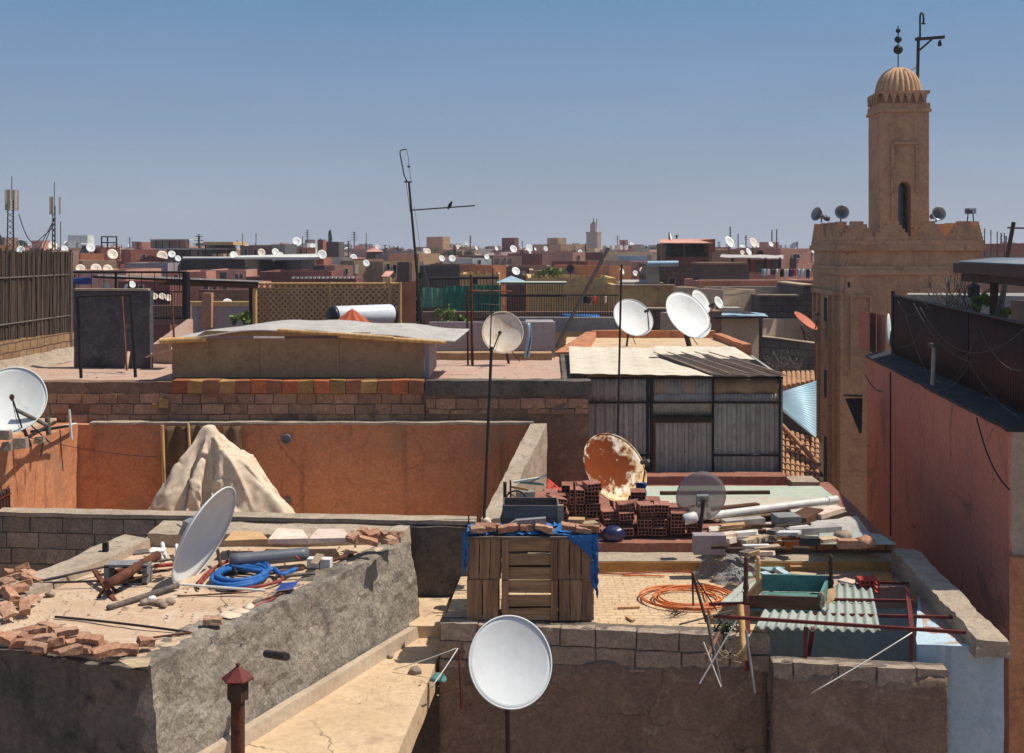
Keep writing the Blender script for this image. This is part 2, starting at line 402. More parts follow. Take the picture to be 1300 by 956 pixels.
# dishes
rough_mat('dish_white', (230, 231, 226), (219, 221, 216), scale=1.2, fine=6, bumpv=0, rough=.62, spec=.25, grain=.07, rand=.04, streak=.22, streakc=(188, 172, 150), spots=.35, spotc=(196, 176, 150), spot_scale=3.0)
rough_mat('dish_grey', (222, 224, 222), (212, 215, 213), scale=2, fine=8, bumpv=0, rough=.6, spec=.25, grain=.07, streak=.2, streakc=(186, 172, 156), spots=.3, spotc=(198, 184, 166), spot_scale=3.0)
rough_mat('dish_cream', (232, 220, 200), (222, 206, 182), (206, 168, 128), scale=2.2, fine=9, bumpv=0, rough=.55, spec=.35, grain=.1, streak=.3, streakc=(178, 130, 92))
rough_mat('dish_red', (196, 112, 84), (180, 98, 74), scale=2, fine=9, bumpv=0, rough=.6, grain=.15)
def rust_dish():
    m, nt, b, out = nodes_of('dish_rust')
    v, rn, tc = coords(nt)
    sp = N(nt, 'ShaderNodeSeparateXYZ'); nt.links.new(tc, sp.inputs[0])
    va, _, _ = coords(nt, (9, 2.2, 9))
    n1 = tex(nt, va, .8, 6, .65, .4); n2 = tex(nt, tc, 3.2, 6, .7, .6)
    # rust covers the middle and upper part, paint survives towards the lower rim in streaks
    rr = N(nt, 'ShaderNodeVectorMath', operation='DISTANCE'); nt.links.new(tc, rr.inputs[0]); rr.inputs[1].default_value = (-.06, .08, .0)
    k = math_(nt, 'SUBTRACT', math_(nt, 'MULTIPLY', rr.outputs['Value'], 2.5), .64)
    k = math_(nt, 'ADD', k, math_(nt, 'MULTIPLY', math_(nt, 'SUBTRACT', n1, .5), 2.6))
    k = math_(nt, 'ADD', k, math_(nt, 'MULTIPLY', math_(nt, 'SUBTRACT', n2, .5), 2.2))
    k = math_(nt, 'ADD', k, math_(nt, 'ADD', math_(nt, 'MULTIPLY', sp.outputs[2], -.45), math_(nt, 'MULTIPLY', sp.outputs[0], .35)))
    f = ramp(nt, k, [(.14, g(0)), (.62, g(1))])
    rust = mix(nt, n2, lin((140, 68, 30)), lin((92, 44, 22)))
    paint = mix(nt, ramp(nt, n1, [(.42, g(0)), (.6, g(1))]), lin((238, 196, 136)), lin((240, 228, 206)))
    nt.links.new(mix(nt, f, rust, paint), b.inputs['Base Color']); b.inputs['Roughness'].default_value = .9; b.inputs['Specular IOR Level'].default_value = .08
    return m
rust_dish()
def mesh_dish():
    m, nt, b, out = nodes_of('dish_mesh')
    b.inputs['Base Color'].default_value = lin((150, 138, 140)); b.inputs['Roughness'].default_value = .6
    tr = N(nt, 'ShaderNodeBsdfTransparent'); mx = N(nt, 'ShaderNodeMixShader'); mx.inputs[0].default_value = .62
    nt.links.new(tr.outputs[0], mx.inputs[1]); nt.links.new(b.outputs[0], mx.inputs[2]); nt.links.new(mx.outputs[0], out.inputs[0])
mesh_dish()
def gauze(name, c, k):
    m, nt, b, out = nodes_of(name)
    v, rn, tc = coords(nt)
    n = tex(nt, v, 30, 5, .7, 1.5)
    b.inputs['Base Color'].default_value = lin(c); b.inputs['Roughness'].default_value = .8
    tr = N(nt, 'ShaderNodeBsdfTransparent'); mx = N(nt, 'ShaderNodeMixShader')
    nt.links.new(ramp(nt, n, [(k-.06, g(.1)), (k+.06, g(1))]), mx.inputs[0])
    nt.links.new(tr.outputs[0], mx.inputs[1]); nt.links.new(b.outputs[0], mx.inputs[2]); nt.links.new(mx.outputs[0], out.inputs[0])
gauze('grey_net', (150, 150, 146), .5)
gauze('blue_net', (20, 120, 190), .44)
simple('black_metal', (44, 40, 40), .6, .3, dirt=.25)
simple('dark_pipe', (58, 50, 48), .6, .2, dirt=.3)
rough_mat('rust_metal', (120, 72, 48), (84, 52, 40), (60, 42, 36), scale=6, fine=40, bumpv=.3, grain=.4, rand=.15)
rough_mat('red_rail', (116, 50, 42), (94, 40, 36), (76, 40, 36), scale=5, fine=40, bumpv=.1, rough=.6, grain=.25)
simple('galv', (168, 172, 172), .4, .55, dirt=.2)
rough_mat('dusty_red', (160, 108, 90), (144, 94, 80), (172, 130, 110), scale=2, fine=18, bumpv=.3, grain=.3)
rough_mat('pergola_tin', (150, 158, 164), (130, 138, 146), scale=1.2, fine=12, bumpv=.05, rough=.6, grain=.2)
simple('white_plastic', (224, 222, 214), .5, dirt=.12)
simple('grey_pvc', (104, 108, 114), .45, dirt=.15)
rough_mat('blue_plastic', (38, 104, 176), (30, 88, 156), (92, 128, 166), scale=5, fine=60, bumpv=.2, rough=.55, grain=.3)
simple('cobalt_plastic', (36, 70, 150), .5, dirt=.2)
simple('orange_hose', (226, 118, 52), .5, dirt=.2)
simple('red_hose', (170, 70, 58), .55, dirt=.25)
simple('tarp_blue', (28, 116, 190), .6, dirt=.25, bumpv=.2)
simple('navy', (40, 44, 84), .35, spec=.6, dirt=.2)
simple('white_paint', (226, 222, 214), .7, dirt=.12)
simple('string_white', (220, 216, 206), .8, dirt=.05)
simple('cable_black', (34, 32, 32), .7, dirt=.1)
simple('cable_grey', (92, 82, 78), .7, dirt=.1)
simple('glass_void_dark', (34, 38, 44), .15, spec=.6, dirt=.1)  # dark window glass, also the painted shade inside holes and open doorways
simple('orange_cloth', (214, 108, 70), .85, dirt=.2)
simple('red_cloth', (206, 70, 52), .85, dirt=.2)
rough_mat('canvas', (228, 210, 186), (214, 190, 162), (196, 166, 136), scale=2.5, fine=44, bumpv=.3, bd=.01, grain=.15, spots=.3, spotc=(168, 138, 112), spot_scale=2.0)
rough_mat('mat_brown', (118, 92, 66), (96, 74, 54), (136, 110, 76), scale=3, fine=50, bumpv=.5, grain=.4)
rough_mat('hollow_brick', (166, 114, 98), (142, 94, 80), (194, 146, 128), scale=5, fine=60, spec=.1, bumpv=.3, bd=.004, grain=.3, rand=.22)
rough_mat('clay_brick', (182, 136, 108), (158, 108, 82), (206, 170, 142), scale=9, fine=60, bumpv=.6, bd=.006, grain=.4, rand=.22)
rough_mat('clay_tan', (190, 150, 122), (164, 122, 96), (206, 180, 156), scale=9, fine=60, bumpv=.6, bd=.006, grain=.4, rand=.2)
rough_mat('stone', (168, 148, 128), (140, 120, 104), (190, 172, 150), scale=9, fine=60, bumpv=.7, bd=.008, grain=.4, rand=.15)
rough_mat('concrete_grey', (150, 148, 146), (132, 130, 128), scale=5, fine=50, bumpv=.7, bd=.008, grain=.45)
rough_mat('cardboard', (206, 168, 124), (188, 148, 106), scale=4, fine=30, bumpv=.15, grain=.15, rand=.12)
rough_mat('paper_slab', (226, 208, 192), (212, 186, 166), (196, 150, 122), scale=3, fine=30, bumpv=.25, grain=.15, rand=.1)
wood('crate_wood_h', (188, 150, 112), (150, 118, 88), ax=0)
wood('crate_wood_v', (172, 136, 102), (132, 102, 78), ax=2)
wood('grey_wood', (128, 116, 106), (96, 88, 82), ax=0)
wood('pale_wood', (206, 184, 152), (178, 152, 120), ax=0, rand=.2)
wood('brown_wood', (112, 78, 56), (80, 56, 42), ax=0)
wood('dark_wood', (84, 64, 50), (60, 46, 38), ax=2)
rough_mat('turquoise_paint', (96, 142, 134), (80, 120, 112), scale=4, fine=30, bumpv=.2, grain=.25, spots=.4, spotc=(110, 96, 80), spot_scale=4)
wood('lattice_wood', (236, 194, 132), (206, 160, 102), ax=2)
rough_mat('reed', (104, 88, 74), (78, 66, 56), (126, 108, 92), scale=1.2, fine=4, stretch=(16, 16, .7), bumpv=.6, bd=.01, grain=.5)
rough_mat('brown_board', (180, 148, 114), (162, 132, 98), (146, 116, 86), scale=1.6, fine=18, bumpv=.2, grain=.25, streak=.35, streakc=(102, 78, 56))
rough_mat('felt_roof', (196, 190, 182), (176, 170, 162), (150, 142, 134), scale=2.5, fine=24, bumpv=.35, grain=.3)
rough_mat('corr_grey', (184, 176, 168), (166, 158, 150), (140, 128, 118), scale=1.2, fine=12, bumpv=.1, rough=.6, metal=.1, grain=.18, streak=.35, streakc=(98, 82, 70))
rough_mat('corr_cream', (226, 214, 192), (212, 198, 174), (192, 170, 142), scale=1.2, fine=14, bumpv=.1, rough=.6, grain=.15, spots=.2, spotc=(160, 124, 92))
rough_mat('corr_brown', (84, 62, 52), (68, 50, 44), scale=1.2, fine=14, bumpv=.1, rough=.6, grain=.2)
rough_mat('corr_maroon', (78, 44, 40), (62, 36, 34), (54, 34, 32), scale=.8, fine=12, bumpv=.1, rough=.7, grain=.25, streak=.3, streakc=(46, 30, 30))
rough_mat('corr_blue', (170, 196, 208), (154, 182, 196), scale=1.2, fine=12, bumpv=.05, rough=.5, metal=.2, grain=.12)
rough_mat('fibre_sheet', (206, 214, 204), (214, 216, 206), (182, 202, 188), scale=2.0, fine=16, bumpv=.1, rough=.5, grain=.15, streak=.2, streakc=(196, 190, 168))
rough_mat('asbestos', (206, 198, 182), (186, 176, 160), (160, 180, 160), scale=1.4, fine=20, bumpv=.25, grain=.2, spots=.35, spotc=(172, 146, 118))
rough_mat('green_sheet', (168, 188, 170), (192, 196, 180), (194, 176, 154), scale=3, fine=30, bumpv=.15, grain=.3)
rough_mat('felt_dark', (62, 64, 66), (48, 50, 54), scale=1.5, fine=20, bumpv=.4, grain=.3)
rough_mat('tile_clay', (186, 142, 106), (160, 116, 84), (206, 168, 130), scale=3, fine=20, bumpv=.3, grain=.3)
rough_mat('course_a', (190, 110, 72), (160, 92, 62), (196, 136, 98), scale=5, fine=40, bumpv=.5, grain=.4, rand=.2, spots=.4, spotc=(96,70,54))
rough_mat('course_b', (188, 146, 92), (162, 122, 76), (140, 104, 70), scale=5, fine=40, bumpv=.5, grain=.4, rand=.2, spots=.3, spotc=(96,74,56))
rough_mat('course_c', (164, 108, 78), (140, 90, 66), (120, 84, 66), scale=5, fine=40, bumpv=.5, grain=.4, rand=.2, spots=.3, spotc=(96,74,56))
simple('green_panel', (36, 128, 104), .6, dirt=.25)
simple('green_pale', (96, 156, 128), .6, dirt=.2)
simple('tank_white', (228, 231, 233), .35, .05, dirt=.08)
simple('tank_black', (30, 32, 36), .4, dirt=.2)
rough_mat('leaf', (112, 134, 54), (84, 108, 44), (146, 158, 72), scale=7, fine=30, bumpv=0, rough=.6, grain=.3)
rough_mat('leaf_dark', (52, 66, 42), (40, 54, 36), scale=4, fine=20, bumpv=0, rough=.7, grain=.3)
rough_mat('bark', (110, 90, 72), (84, 68, 54), scale=6, fine=40, bumpv=.5, grain=.4)
rough_mat('ground_earth', (150, 122, 98), (130, 104, 82), scale=.05, fine=2, bumpv=.2, grain=.25)
# the town
TOWN = {}
for nm, c in dict(pink=(196, 138, 116), rose=(206, 154, 134), red=(158, 98, 80), orange=(198, 132, 94), ochre=(212, 176, 116), tan=(190, 156, 122), beige=(206, 182, 152),
                  brown=(142, 112, 94), dark=(96, 84, 78), grey=(160, 152, 144), maroon=(128, 80, 72), white=(222, 214, 202)).items():
    c = [min(225, v*1.07) for v in c]
    TOWN[nm] = rough_mat('town_'+nm, c, [v*.86 for v in c], [v*.76 for v in c], scale=.35, fine=3, bumpv=.15, streak=.35, streakc=[v*.6 for v in c], grain=.22)

# sheet roofing lets part of the daylight through
nt = MATS['fibre_sheet'].node_tree; b_ = [n for n in nt.nodes if n.type == 'BSDF_PRINCIPLED'][0]; o_ = [n for n in nt.nodes if n.type == 'OUTPUT_MATERIAL'][0]
tl_ = N(nt, 'ShaderNodeBsdfTranslucent'); tl_.inputs[0].default_value = lin((214, 222, 212)); mx_ = N(nt, 'ShaderNodeMixShader'); mx_.inputs[0].default_value = .45
nt.links.new(b_.outputs[0], mx_.inputs[1]); nt.links.new(tl_.outputs[0], mx_.inputs[2]); nt.links.new(mx_.outputs[0], o_.inputs[0])

rough_mat('cast_block', (174, 156, 136), (150, 132, 114), (190, 172, 150), scale=3, fine=34, bumpv=.9, bd=.012, grain=.5, island=.16)
rough_mat('brown_cast', (176, 138, 112), (152, 114, 92), (188, 150, 122), scale=3, fine=34, bumpv=.9, bd=.012, grain=.45, island=.2, spots=.4, spotc=(104, 78, 62), spot_scale=1.4)
rough_mat('mortar', (128, 114, 100), (106, 94, 84), (148, 130, 112), scale=4, fine=40, bumpv=.8, bd=.012, grain=.45)
rough_mat('brown_mortar', (142, 112, 92), (118, 92, 76), (160, 126, 104), scale=3, fine=40, bumpv=.8, bd=.012, grain=.45)
rough_mat('grit', (170, 146, 122), (140, 116, 96), (190, 150, 124), scale=9, fine=60, bumpv=0, grain=.3, island=.3)

rough_mat('earth_render', (158, 132, 110), (134, 110, 92), (172, 150, 128), scale=1.6, fine=26, bumpv=.9, bd=.03, grain=.45, streak=.4, streakc=(98, 80, 68), cracks=.6, crack_scale=1.2, spots=.5, spotc=(112, 92, 78), spot_scale=2.0)
G0 = -11.5
# ---------------------------------------------------------------- ground
gr = MB().grid(lambda u, v: ((u-.5)*2500, -100+v*1780, G0), 4, 4)
kind(gr.build('ground', 'ground_earth', loc=(0, 0, G0)), 'structure')

# ================================================================ house A: the roof terrace on the left
zA = -3.5
A = thing('plastered_house', 'rough grey plastered house with littered flat roof terrace at the lower left', 'house', (-3.2, 12.2, G0))
a_br, a_fr, a_fl, a_bl = (-1.22, 14.15), (-3.05, 9.9), (-5.45, 10.75), (-4.42, 14.55)
b = MB()
# right-hand wall, leaning in towards its top
dv = Vector((a_br[0]-a_fr[0], a_br[1]-a_fr[1])).normalized(); nv = Vector((dv.y, -dv.x))
o = .16
b.hexa([(a_fr[0]+nv.x*o, a_fr[1]+nv.y*o, G0+7), (a_br[0]+nv.x*o, a_br[1]+nv.y*o, G0+7), (a_br[0]-.5, a_br[1], G0+7), (a_fr[0]-.5, a_fr[1]+.3, G0+7),
        (a_fr[0], a_fr[1], zA+.015), (a_br[0], a_br[1], zA+.02), (a_br[0]-.32, a_br[1], zA+.012), (a_fr[0]-.32, a_fr[1]+.2, zA+.012)], .065, .032, freq=2.2, fine=.8, nmax=100)
b.build('wall', 'rough_cement', A)
MB().wall(a_fl, a_fr, G0, zA-.02, .3, .1, .03, nmax=40).build('wall', 'dark_cement', A)
MB().slab([(a_fl[0]+.1, a_fl[1]+.1), (a_fr[0]-.14, a_fr[1]+.12), (a_br[0]-.16, a_br[1]), a_bl], zA-.2, zA, .16, .016, freq=1.3).build('roof_floor', 'screed', A)
# parapet slab along the back, kerb along the left
MB().hexa([(-4.3, 13.95, zA-.1), (-1.3, 14.05, zA-.1), (-1.25, 14.55, zA-.1), (-4.35, 14.6, zA-.1),
           (-4.28, 13.92, zA+.16), (-1.32, 14.05, zA+.10), (-1.25, 14.5, zA+.12), (-4.3, 14.55, zA+.17)], .11, .022).build('parapet', 'cap_cement', A)
MB().hexa([(-5.5, 10.8, zA-.3), (-5.1, 10.8, zA-.3), (-4.2, 13.96, zA-.3), (-4.6, 14.1, zA-.3),
           (-5.5, 10.8, zA+.05), (-5.15, 10.8, zA+.04), (-4.26, 13.92, zA+.10), (-4.62, 14.1, zA+.12)], .11, .02).build('kerb', 'cap_cement', A)
p = MB()   # clay pipe stub in the wall and three plugs
q = PZ(342, 828, -4.05); 
p.bar(P(338, 830, 10.75), P(364, 834, 10.45), .035, 10)
p.build('drain_pipe', 'dark_pipe', A)
for px, py, D in ((418, 797, 12.62), (443, 781, 13.05), (466, 762, 13.5)):
    c = P(px, py, D); MB().bar(c+Vector((-.15, .08, 0)), c+Vector((.06, -.05, -.02)), .03, 7).build('wall_plug', 'clay_brick', A)

# ================================================================ block wall between house A and the courtyard, courtyard house B
B = thing('courtyard_house', 'orange walled courtyard house behind the grey block parapet', 'house', (-3.2, 17.2, G0))
MB().wall((-8.2, 15.72), (-.5, 14.95), G0+4.5, -3.50, .2, .2, .010, z1b=-3.47).build('block_parapet', 'mortar', B)
random.seed(101); MB().blocks((-8.2, 15.70), (-1.55, 15.035), -4.75, -3.505, .12, .44, .205, .014, .010, .007, z1b=-3.48).build('block_courses', 'cast_block', B)
MB().hexa([(-8.2, 15.68, -3.50), (-.46, 14.9, -3.47), (-.45, 15.2, -3.47), (-8.2, 15.96, -3.50), (-8.2, 15.68, -3.445), (-.46, 14.9, -3.42), (-.45, 15.2, -3.42), (-8.2, 15.96, -3.445)], .15, .008).build('coping', 'cap_cement', B)
# dark rendered face towards the lower terrace
MB().wall((-1.5, 14.93), (-.48, 14.86), G0+4.5, -3.49, .09, .12, .02).build('dark_wall', 'dark_cement', B)
MB().slab([(-7.2, 15.6), (0.4, 15.1), (0.5, 19.1), (-7.2, 19.1)], -4.75, -4.45, .5, .01).build('courtyard_floor', 'tan_floor', B)
MB().wall((-7.4, 19.0), (.36, 19.0), G0+4.5, -2.80, .22, .14, .012, nmax=70).build('orange_wall', 'orange_plaster', B)
c = MB(); c.hexa([(-6.8, 18.985, -2.80), (.34, 18.985, -2.80), (.34, 19.2, -2.80), (-6.8, 19.2, -2.80), (-6.8, 18.985, -2.765), (.34, 18.985, -2.76), (.34, 19.2, -2.76), (-6.8, 19.2, -2.765)], .1, .014, freq=4)
c.build('coping', 'cap_cement', B)
c = MB(); c.hexa([(-2.9, 18.9, -4.45), (.15, 18.9, -4.45), (.15, 19.0, -4.45), (-2.9, 19.0, -4.45), (-2.9, 18.93, -4.36), (.15, 18.93, -4.36), (.15, 19.0, -4.36), (-2.9, 19.0, -4.36)], .1, .006).build('skirting', 'ochre_paint', B)
# left courtyard wall, lit by the sun
c = MB(); c.hexa([(-7.3, 15.3, G0+4.5), (-6.86, 15.3, G0+4.5), (-6.98, 19.0, G0+4.5), (-7.4, 19.0, G0+4.5), (-7.3, 15.3, -2.67), (-6.86, 15.3, -2.67), (-6.98, 19.0, -2.80), (-7.4, 19.0, -2.80)], .13, .014, nmax=40)
c.build('side_wall', 'orange_plaster', B)
MB().slab([(-12, 14.2), (-7.3, 14.2), (-7.39, 19.2), (-12, 19.2)], G0+4, -2.72, .4, .02).build('roof_floor', 'screed', B)
w = MB()
w.box((-6.845, 15.72, -3.62), (.06, .66, .78)); fr = w.build('window', 'dark_wood', B)
bb = MB()
for i in range(7): bb.bar((-6.805, 15.44+i*.095, -4.0), (-6.805, 15.44+i*.095, -3.25), .008, 5)
for z in (-3.9, -3.6, -3.3): bb.bar((-6.80, 15.4, z), (-6.80, 16.04, z), .01, 5)
bb.build('grille', 'red_rail', fr)
# sloping wall on the right of the courtyard
c = MB(); c.hexa([(-.46, 15.25, -5), (-.18, 15.2, -5), (.56, 19.0, -5), (.30, 19.0, -5), (-.40, 15.25, -3.47), (-.16, 15.2, -3.47), (.56, 19.0, -2.78), (.30, 19.0, -2.78)], .13, .02).build('sloping_wall', 'cap_cement', B)
v_ = MB(); v_.ring([(.055, 0), (.085, 0), (.085, .03), (.055, .03)], 16, (X(364, 19)-.0, 18.985, Zr(557, 19)), ax=(0, -1, 0))
v_.ring([(.0, .008), (.055, .008)], 12, (X(364, 19), 18.985, Zr(557, 19)), ax=(0, -1, 0)); v_.build('vent', 'grey_pvc', B)
MB().box((X(365, 19), 18.98, Zr(635, 19)), (.09, .04, .1)).build('junction_box', 'grey_pvc', B)

# ================================================================ house C: lower landing, crate terrace, junk roof, stairwell
zC, zE, zF = -4.5, -4.1, -3.84
Cc = thing('terrace_house', 'low house in the right foreground with a tan terrace and a blue stairwell', 'house', (2, 13, G0))
MB().slab([(-3.4, 8.2), (-1.22, 8.2), (-.78, 13.5), (-.78, 14.9)], zC-.3, zC, .2, .006).build('landing_floor', 'tan_floor', Cc)
MB().slab([(-2.9, 9.0), (-1.3, 13.9), (-1.0, 14.9), (-3.2, 14.9)], zC-.35, zC-.004, .4, .004).build('landing_base', 'tan_floor', Cc)
# skirting along the rough wall, step at its end
c = MB(); c.hexa([(-2.86, 10.0, zC), (-2.74, 10.0, zC), (-1.08, 13.72, zC), (-1.18, 13.72, zC), (-2.86, 10.0, zC+.13), (-2.76, 10.0, zC+.13), (-1.10, 13.72, zC+.13), (-1.2, 13.72, zC+.13)], .2, .006).build('skirting', 'beige_plaster', Cc)
c = MB(); c.hexa([(-1.2, 13.72, zC), (-.80, 13.72, zC), (-.78, 14.85, zC), (-1.2, 14.85, zC), (-1.2, 13.72, zC+.14), (-.80, 13.72, zC+.14), (-.78, 14.85, zC+.14), (-1.2, 14.85, zC+.14)], .2, .008).build('step', 'tan_floor', Cc)
# crate terrace
MB().slab([(-.76, 13.05), (2.75, 12.75), (3.05, 15.55), (-.6, 15.55)], zE-.3, zE, .3, .004).build('terrace_floor', 'weave_floor', Cc)
c = MB(); c.hexa([(-.78, 12.9, G0+5), (2.74, 12.55, G0+5), (2.78, 12.80, G0+5), (-.76, 13.12, G0+5), (-.78, 12.9, zE+.035), (2.74, 12.55, zE-.01), (2.78, 12.80, zE-.01), (-.76, 13.12, zE+.035)], .075, .012, nmax=60, fine=.8).build('block_wall', 'mortar', Cc)
random.seed(102); MB().blocks((-.79, 12.885), (2.745, 12.53), -6.2, zE+.045, .14, .46, .2, .018, .012, .012, cell=.07, z1b=zE+.0).build('block_courses', 'cast_block', Cc)
MB().slab([(-.6, 15.05), (4.95, 15.05), (4.95, 15.5), (-.6, 15.5)], zE-.02, zE+.13, .15, .008).build('kerb', 'ochre_paint', Cc)
MB().slab([(-.6, 15.062), (4.95, 15.062), (4.95, 15.5), (-.6, 15.5)], zE+.12, zE+.142, .15, .006).build('kerb_top', 'cap_cement', Cc)
# pink floor right of and behind the stairwell opening
hole = dict(bl=(2.9, 14.35), br=(4.94, 14.35), fr=(4.30, 12.40), fl=(2.75, 12.55))
c = MB()
c.slab([(2.9, 14.35), (5.05, 14.35), (5.05, 15.06), (3.0, 15.06)], zE-.25, zE+.012, .3, .006)
c.slab([(4.30, 12.30), (5.0, 12.30), (5.05, 14.36), (4.94, 14.36)], zE-.25, zE+.008, .3, .006)
c.build('pink_floor', 'pink_floor', Cc)
c = MB()
c.wall((2.6, 14.36), (5.0, 14.36), G0+5, zE-.02, .12, .2, .004)
c.hexa([(4.30, 12.36, G0+5), (4.42, 12.36, G0+5), (5.06, 14.36, G0+5), (4.94, 14.36, G0+5), (4.30, 12.36, zE-.006), (4.42, 12.36, zE-.006), (5.06, 14.36, zE-.006), (4.94, 14.36, zE-.006)], .2, .004)
c.hexa([(4.20, 12.26, G0+3), (5.08, 12.20, G0+3), (5.20, 15.1, G0+3), (4.24, 12.40, G0+3), (4.20, 12.26, zE+.012), (5.08, 12.20, zE+.0), (5.20, 15.1, zE+.0), (4.24, 12.40, zE+.012)], .1, .008)
c.build('blue_wall', 'blue_paint', Cc)
MB().hexa([(2.66, 12.06, G0+4), (4.40, 11.92, G0+4), (4.42, 12.12, G0+4), (2.68, 12.28, G0+4), (2.66, 12.06, -4.20), (4.40, 11.92, -4.235), (4.42, 12.12, -4.235), (2.68, 12.28, -4.20)], .08, .012, fine=.8).build('stair_wall', 'mortar', Cc)
random.seed(103); MB().blocks((2.655, 12.045), (4.40, 11.905), -6.2, -4.19, .12, .46, .2, .018, .012, .012, cell=.07, z1b=-4.225).build('block_courses', 'cast_block', Cc)
# right-hand parapet, broad and crumbling
c = MB(); c.hexa([(4.72, 12.0, zE-.03), (5.07, 12.0, zE-.03), (5.18, 15.05, zE-.1), (4.84, 15.05, zE-.1), (4.72, 12.0, -3.95), (5.05, 12.0, -3.97), (5.16, 15.05, -3.80), (4.83, 15.05, -3.78)], .08, .026, fine=.7).build('parapet', 'cap_cement', Cc)
# earth render smeared over the lower courses
def coat(p0, p1, zt_a, zt_b, off):
    a, b_ = Vector(p0), Vector(p1); n = 46
    def fn(u, v):
        p = a.lerp(b_, u); top = zt_a+(zt_b-zt_a)*u+.07*noise.noise(Vector((u*9, 3, off)))+.03*noise.noise(Vector((u*31, 5, off)))
        z = -6.2+(top+6.2)*v; q = Vector((p.x, p.y-off, z)); return q+noise.noise_vector(q*3)*.012+noise.noise_vector(q*11)*.006+Vector((0, .03*max(0, v-.94)/.06, 0))
    return MB().grid(fn, n, 34, .03)
coat((-.79, 12.885), (2.70, 12.535), zE-.37, zE-.30, .022).build('render_coat', 'earth_render', Cc)
coat((2.66, 12.045), (4.39, 11.905), -4.32, -4.30, .022).build('render_coat', 'earth_render', Cc)
# junk roof F
MB().slab([(-.1, 15.5), (5.0, 15.5), (5.25, 19.6), (.4, 19.6)], G0+5, zF, .3, .008).build('rear_roof', 'dusty_red', Cc)
MB().slab([(3.4, 15.44), (5.0, 15.44), (5.0, 15.6), (3.4, 15.6)], zF-.08, zF+.075, .2, .006).build('brick_course', 'brick_course', Cc)
MB().slab([(1.05, 19.35), (4.5, 19.35), (4.5, 19.75), (1.05, 19.75)], zF-.2, -3.70, .15, .008).build('rear_ledge', 'dusty_red', Cc)
MB().slab([(4.55, 19.2), (5.0, 19.2), (5.0, 19.7), (4.55, 19.7)], zF-.2, -3.76, .15, .008).build('rear_ledge', 'cap_cement', Cc)

# ================================================================ house D: brown block house behind the courtyard
zH = -2.2
Dd = thing('block_house', 'brown unrendered block house behind the orange courtyard wall', 'house', (-3.5, 21.5, G0))
c = MB(); c.hexa([(-10.5, 19.24, G0+4), (-1.4, 19.24, G0+4), (-1.4, 19.55, G0+4), (-10.5, 19.55, G0+4), (-10.5, 19.24, zH+.06), (-1.4, 19.24, zH+.06), (-1.4, 19.55, zH+.06), (-10.5, 19.55, zH+.06)], .11, .018, nmax=90)
c.build('front_wall', 'brown_mortar', Dd)
random.seed(104); MB().blocks((-10.4, 19.222), (-1.42, 19.222), -2.95, zH-.125, .1, .36, .17, .016, .014, .012, cell=.09, miss=.04).build('block_courses', 'brown_cast', Dd)
c = MB(); c.hexa([(-1.4, 19.20, G0+4), (1.26, 19.20, G0+4), (1.26, 19.6, G0+4), (-1.4, 19.6, G0+4), (-1.4, 19.20, zH+.05), (1.26, 19.20, zH+.07), (1.26, 19.6, zH+.07), (-1.4, 19.6, zH+.05)], .09, .026, nmax=70)
c.build('front_wall', 'brown_mortar', Dd)
random.seed(105); MB().blocks((-1.4, 19.178), (1.24, 19.178), -2.66, zH-.20, .1, .36, .17, .016, .014, .014, cell=.09, miss=.12).build('block_courses', 'brown_cast', Dd)
MB().slab([(-1.4, 19.16), (1.29, 19.16), (1.29, 19.5), (-1.4, 19.5)], zH-.16, zH+.085, .09, .02).build('beam', 'dark_cement', Dd)
MB().slab([(-10.5, 19.5), (1.26, 19.5), (1.4, 24.6), (-10.5, 24.6)], G0+5, zH, .4, .012).build('roof_floor', 'pink_floor', Dd)
c = MB().wall((1.04, 19.5), (1.2, 24.5), zH-1.6, zH+.05, .2, .15, .01); c.build('side_wall', 'dark_cement', Dd)
# course of odd bricks under the shed
for i, px in enumerate(range(219, 536, 20)):
    x0, x1 = X(px, 19.2), X(min(px+19.4, 538), 19.2)
    jy = .022*math.sin(i*5.3); x0 += .012*math.sin(i*3.1); MB().hexa([(x0, 19.16+jy, zH-.12), (x1, 19.16+jy, zH-.12), (x1, 19.4, zH-.12), (x0, 19.4, zH-.12), (x0, 19.16+jy, zH+.09+.014*math.sin(i*7.7)), (x1, 19.16+jy, zH+.09+.014*math.sin(i*4.1)), (x1, 19.4, zH+.10), (x0, 19.4, zH+.10)], .05, .012
              ).build('facing_brick', ['course_a', 'course_b', 'course_c'][(i*7+i//3) % 3], Dd)
for px, py, w_ in ((208, 512, .16), (735, 519, .12), (197, 516, .1), (680, 518, .1)):
    c = P(px, py, 19.2); MB().box((c.x, 19.2, c.z), (w_, .04, w_*.9)).build('putlog_brick', 'course_b', Dd)
# stained low wall at the back of the roof
MB().wall((X(545, 24.2), 24.2), (X(705, 24.2), 24.2), zH, Zr(409, 24.2), .15, .3, .006).build('rear_parapet', 'lilac_plaster', Dd)
MB().slab([(X(545, 24), 23.7), (X(700, 24), 23.7), (X(700, 24), 24.2), (X(545, 24), 24.2)], zH, zH+.14, .2, .01).build('rear_kerb', 'brown_board', Dd)
c = MB(); q = [P(192, 452, 23.0), P(243, 425, 24.5)]
c.hexa([(q[0].x, 23.0, zH), (q[0].x+.6, 22.9, zH), (X(246, 24.4), 24.4, zH), (X(238, 24.6), 24.6, zH), (q[0].x, 23.0, Zr(438, 23)), (q[0].x+.5, 22.9, Zr(432, 23)), (X(245, 24.4), 24.4, Zr(405, 24.4)), (X(238, 24.6), 24.6, Zr(405, 24.6))], .2, .006).build('stair_parapet', 'pink_floor', Dd)

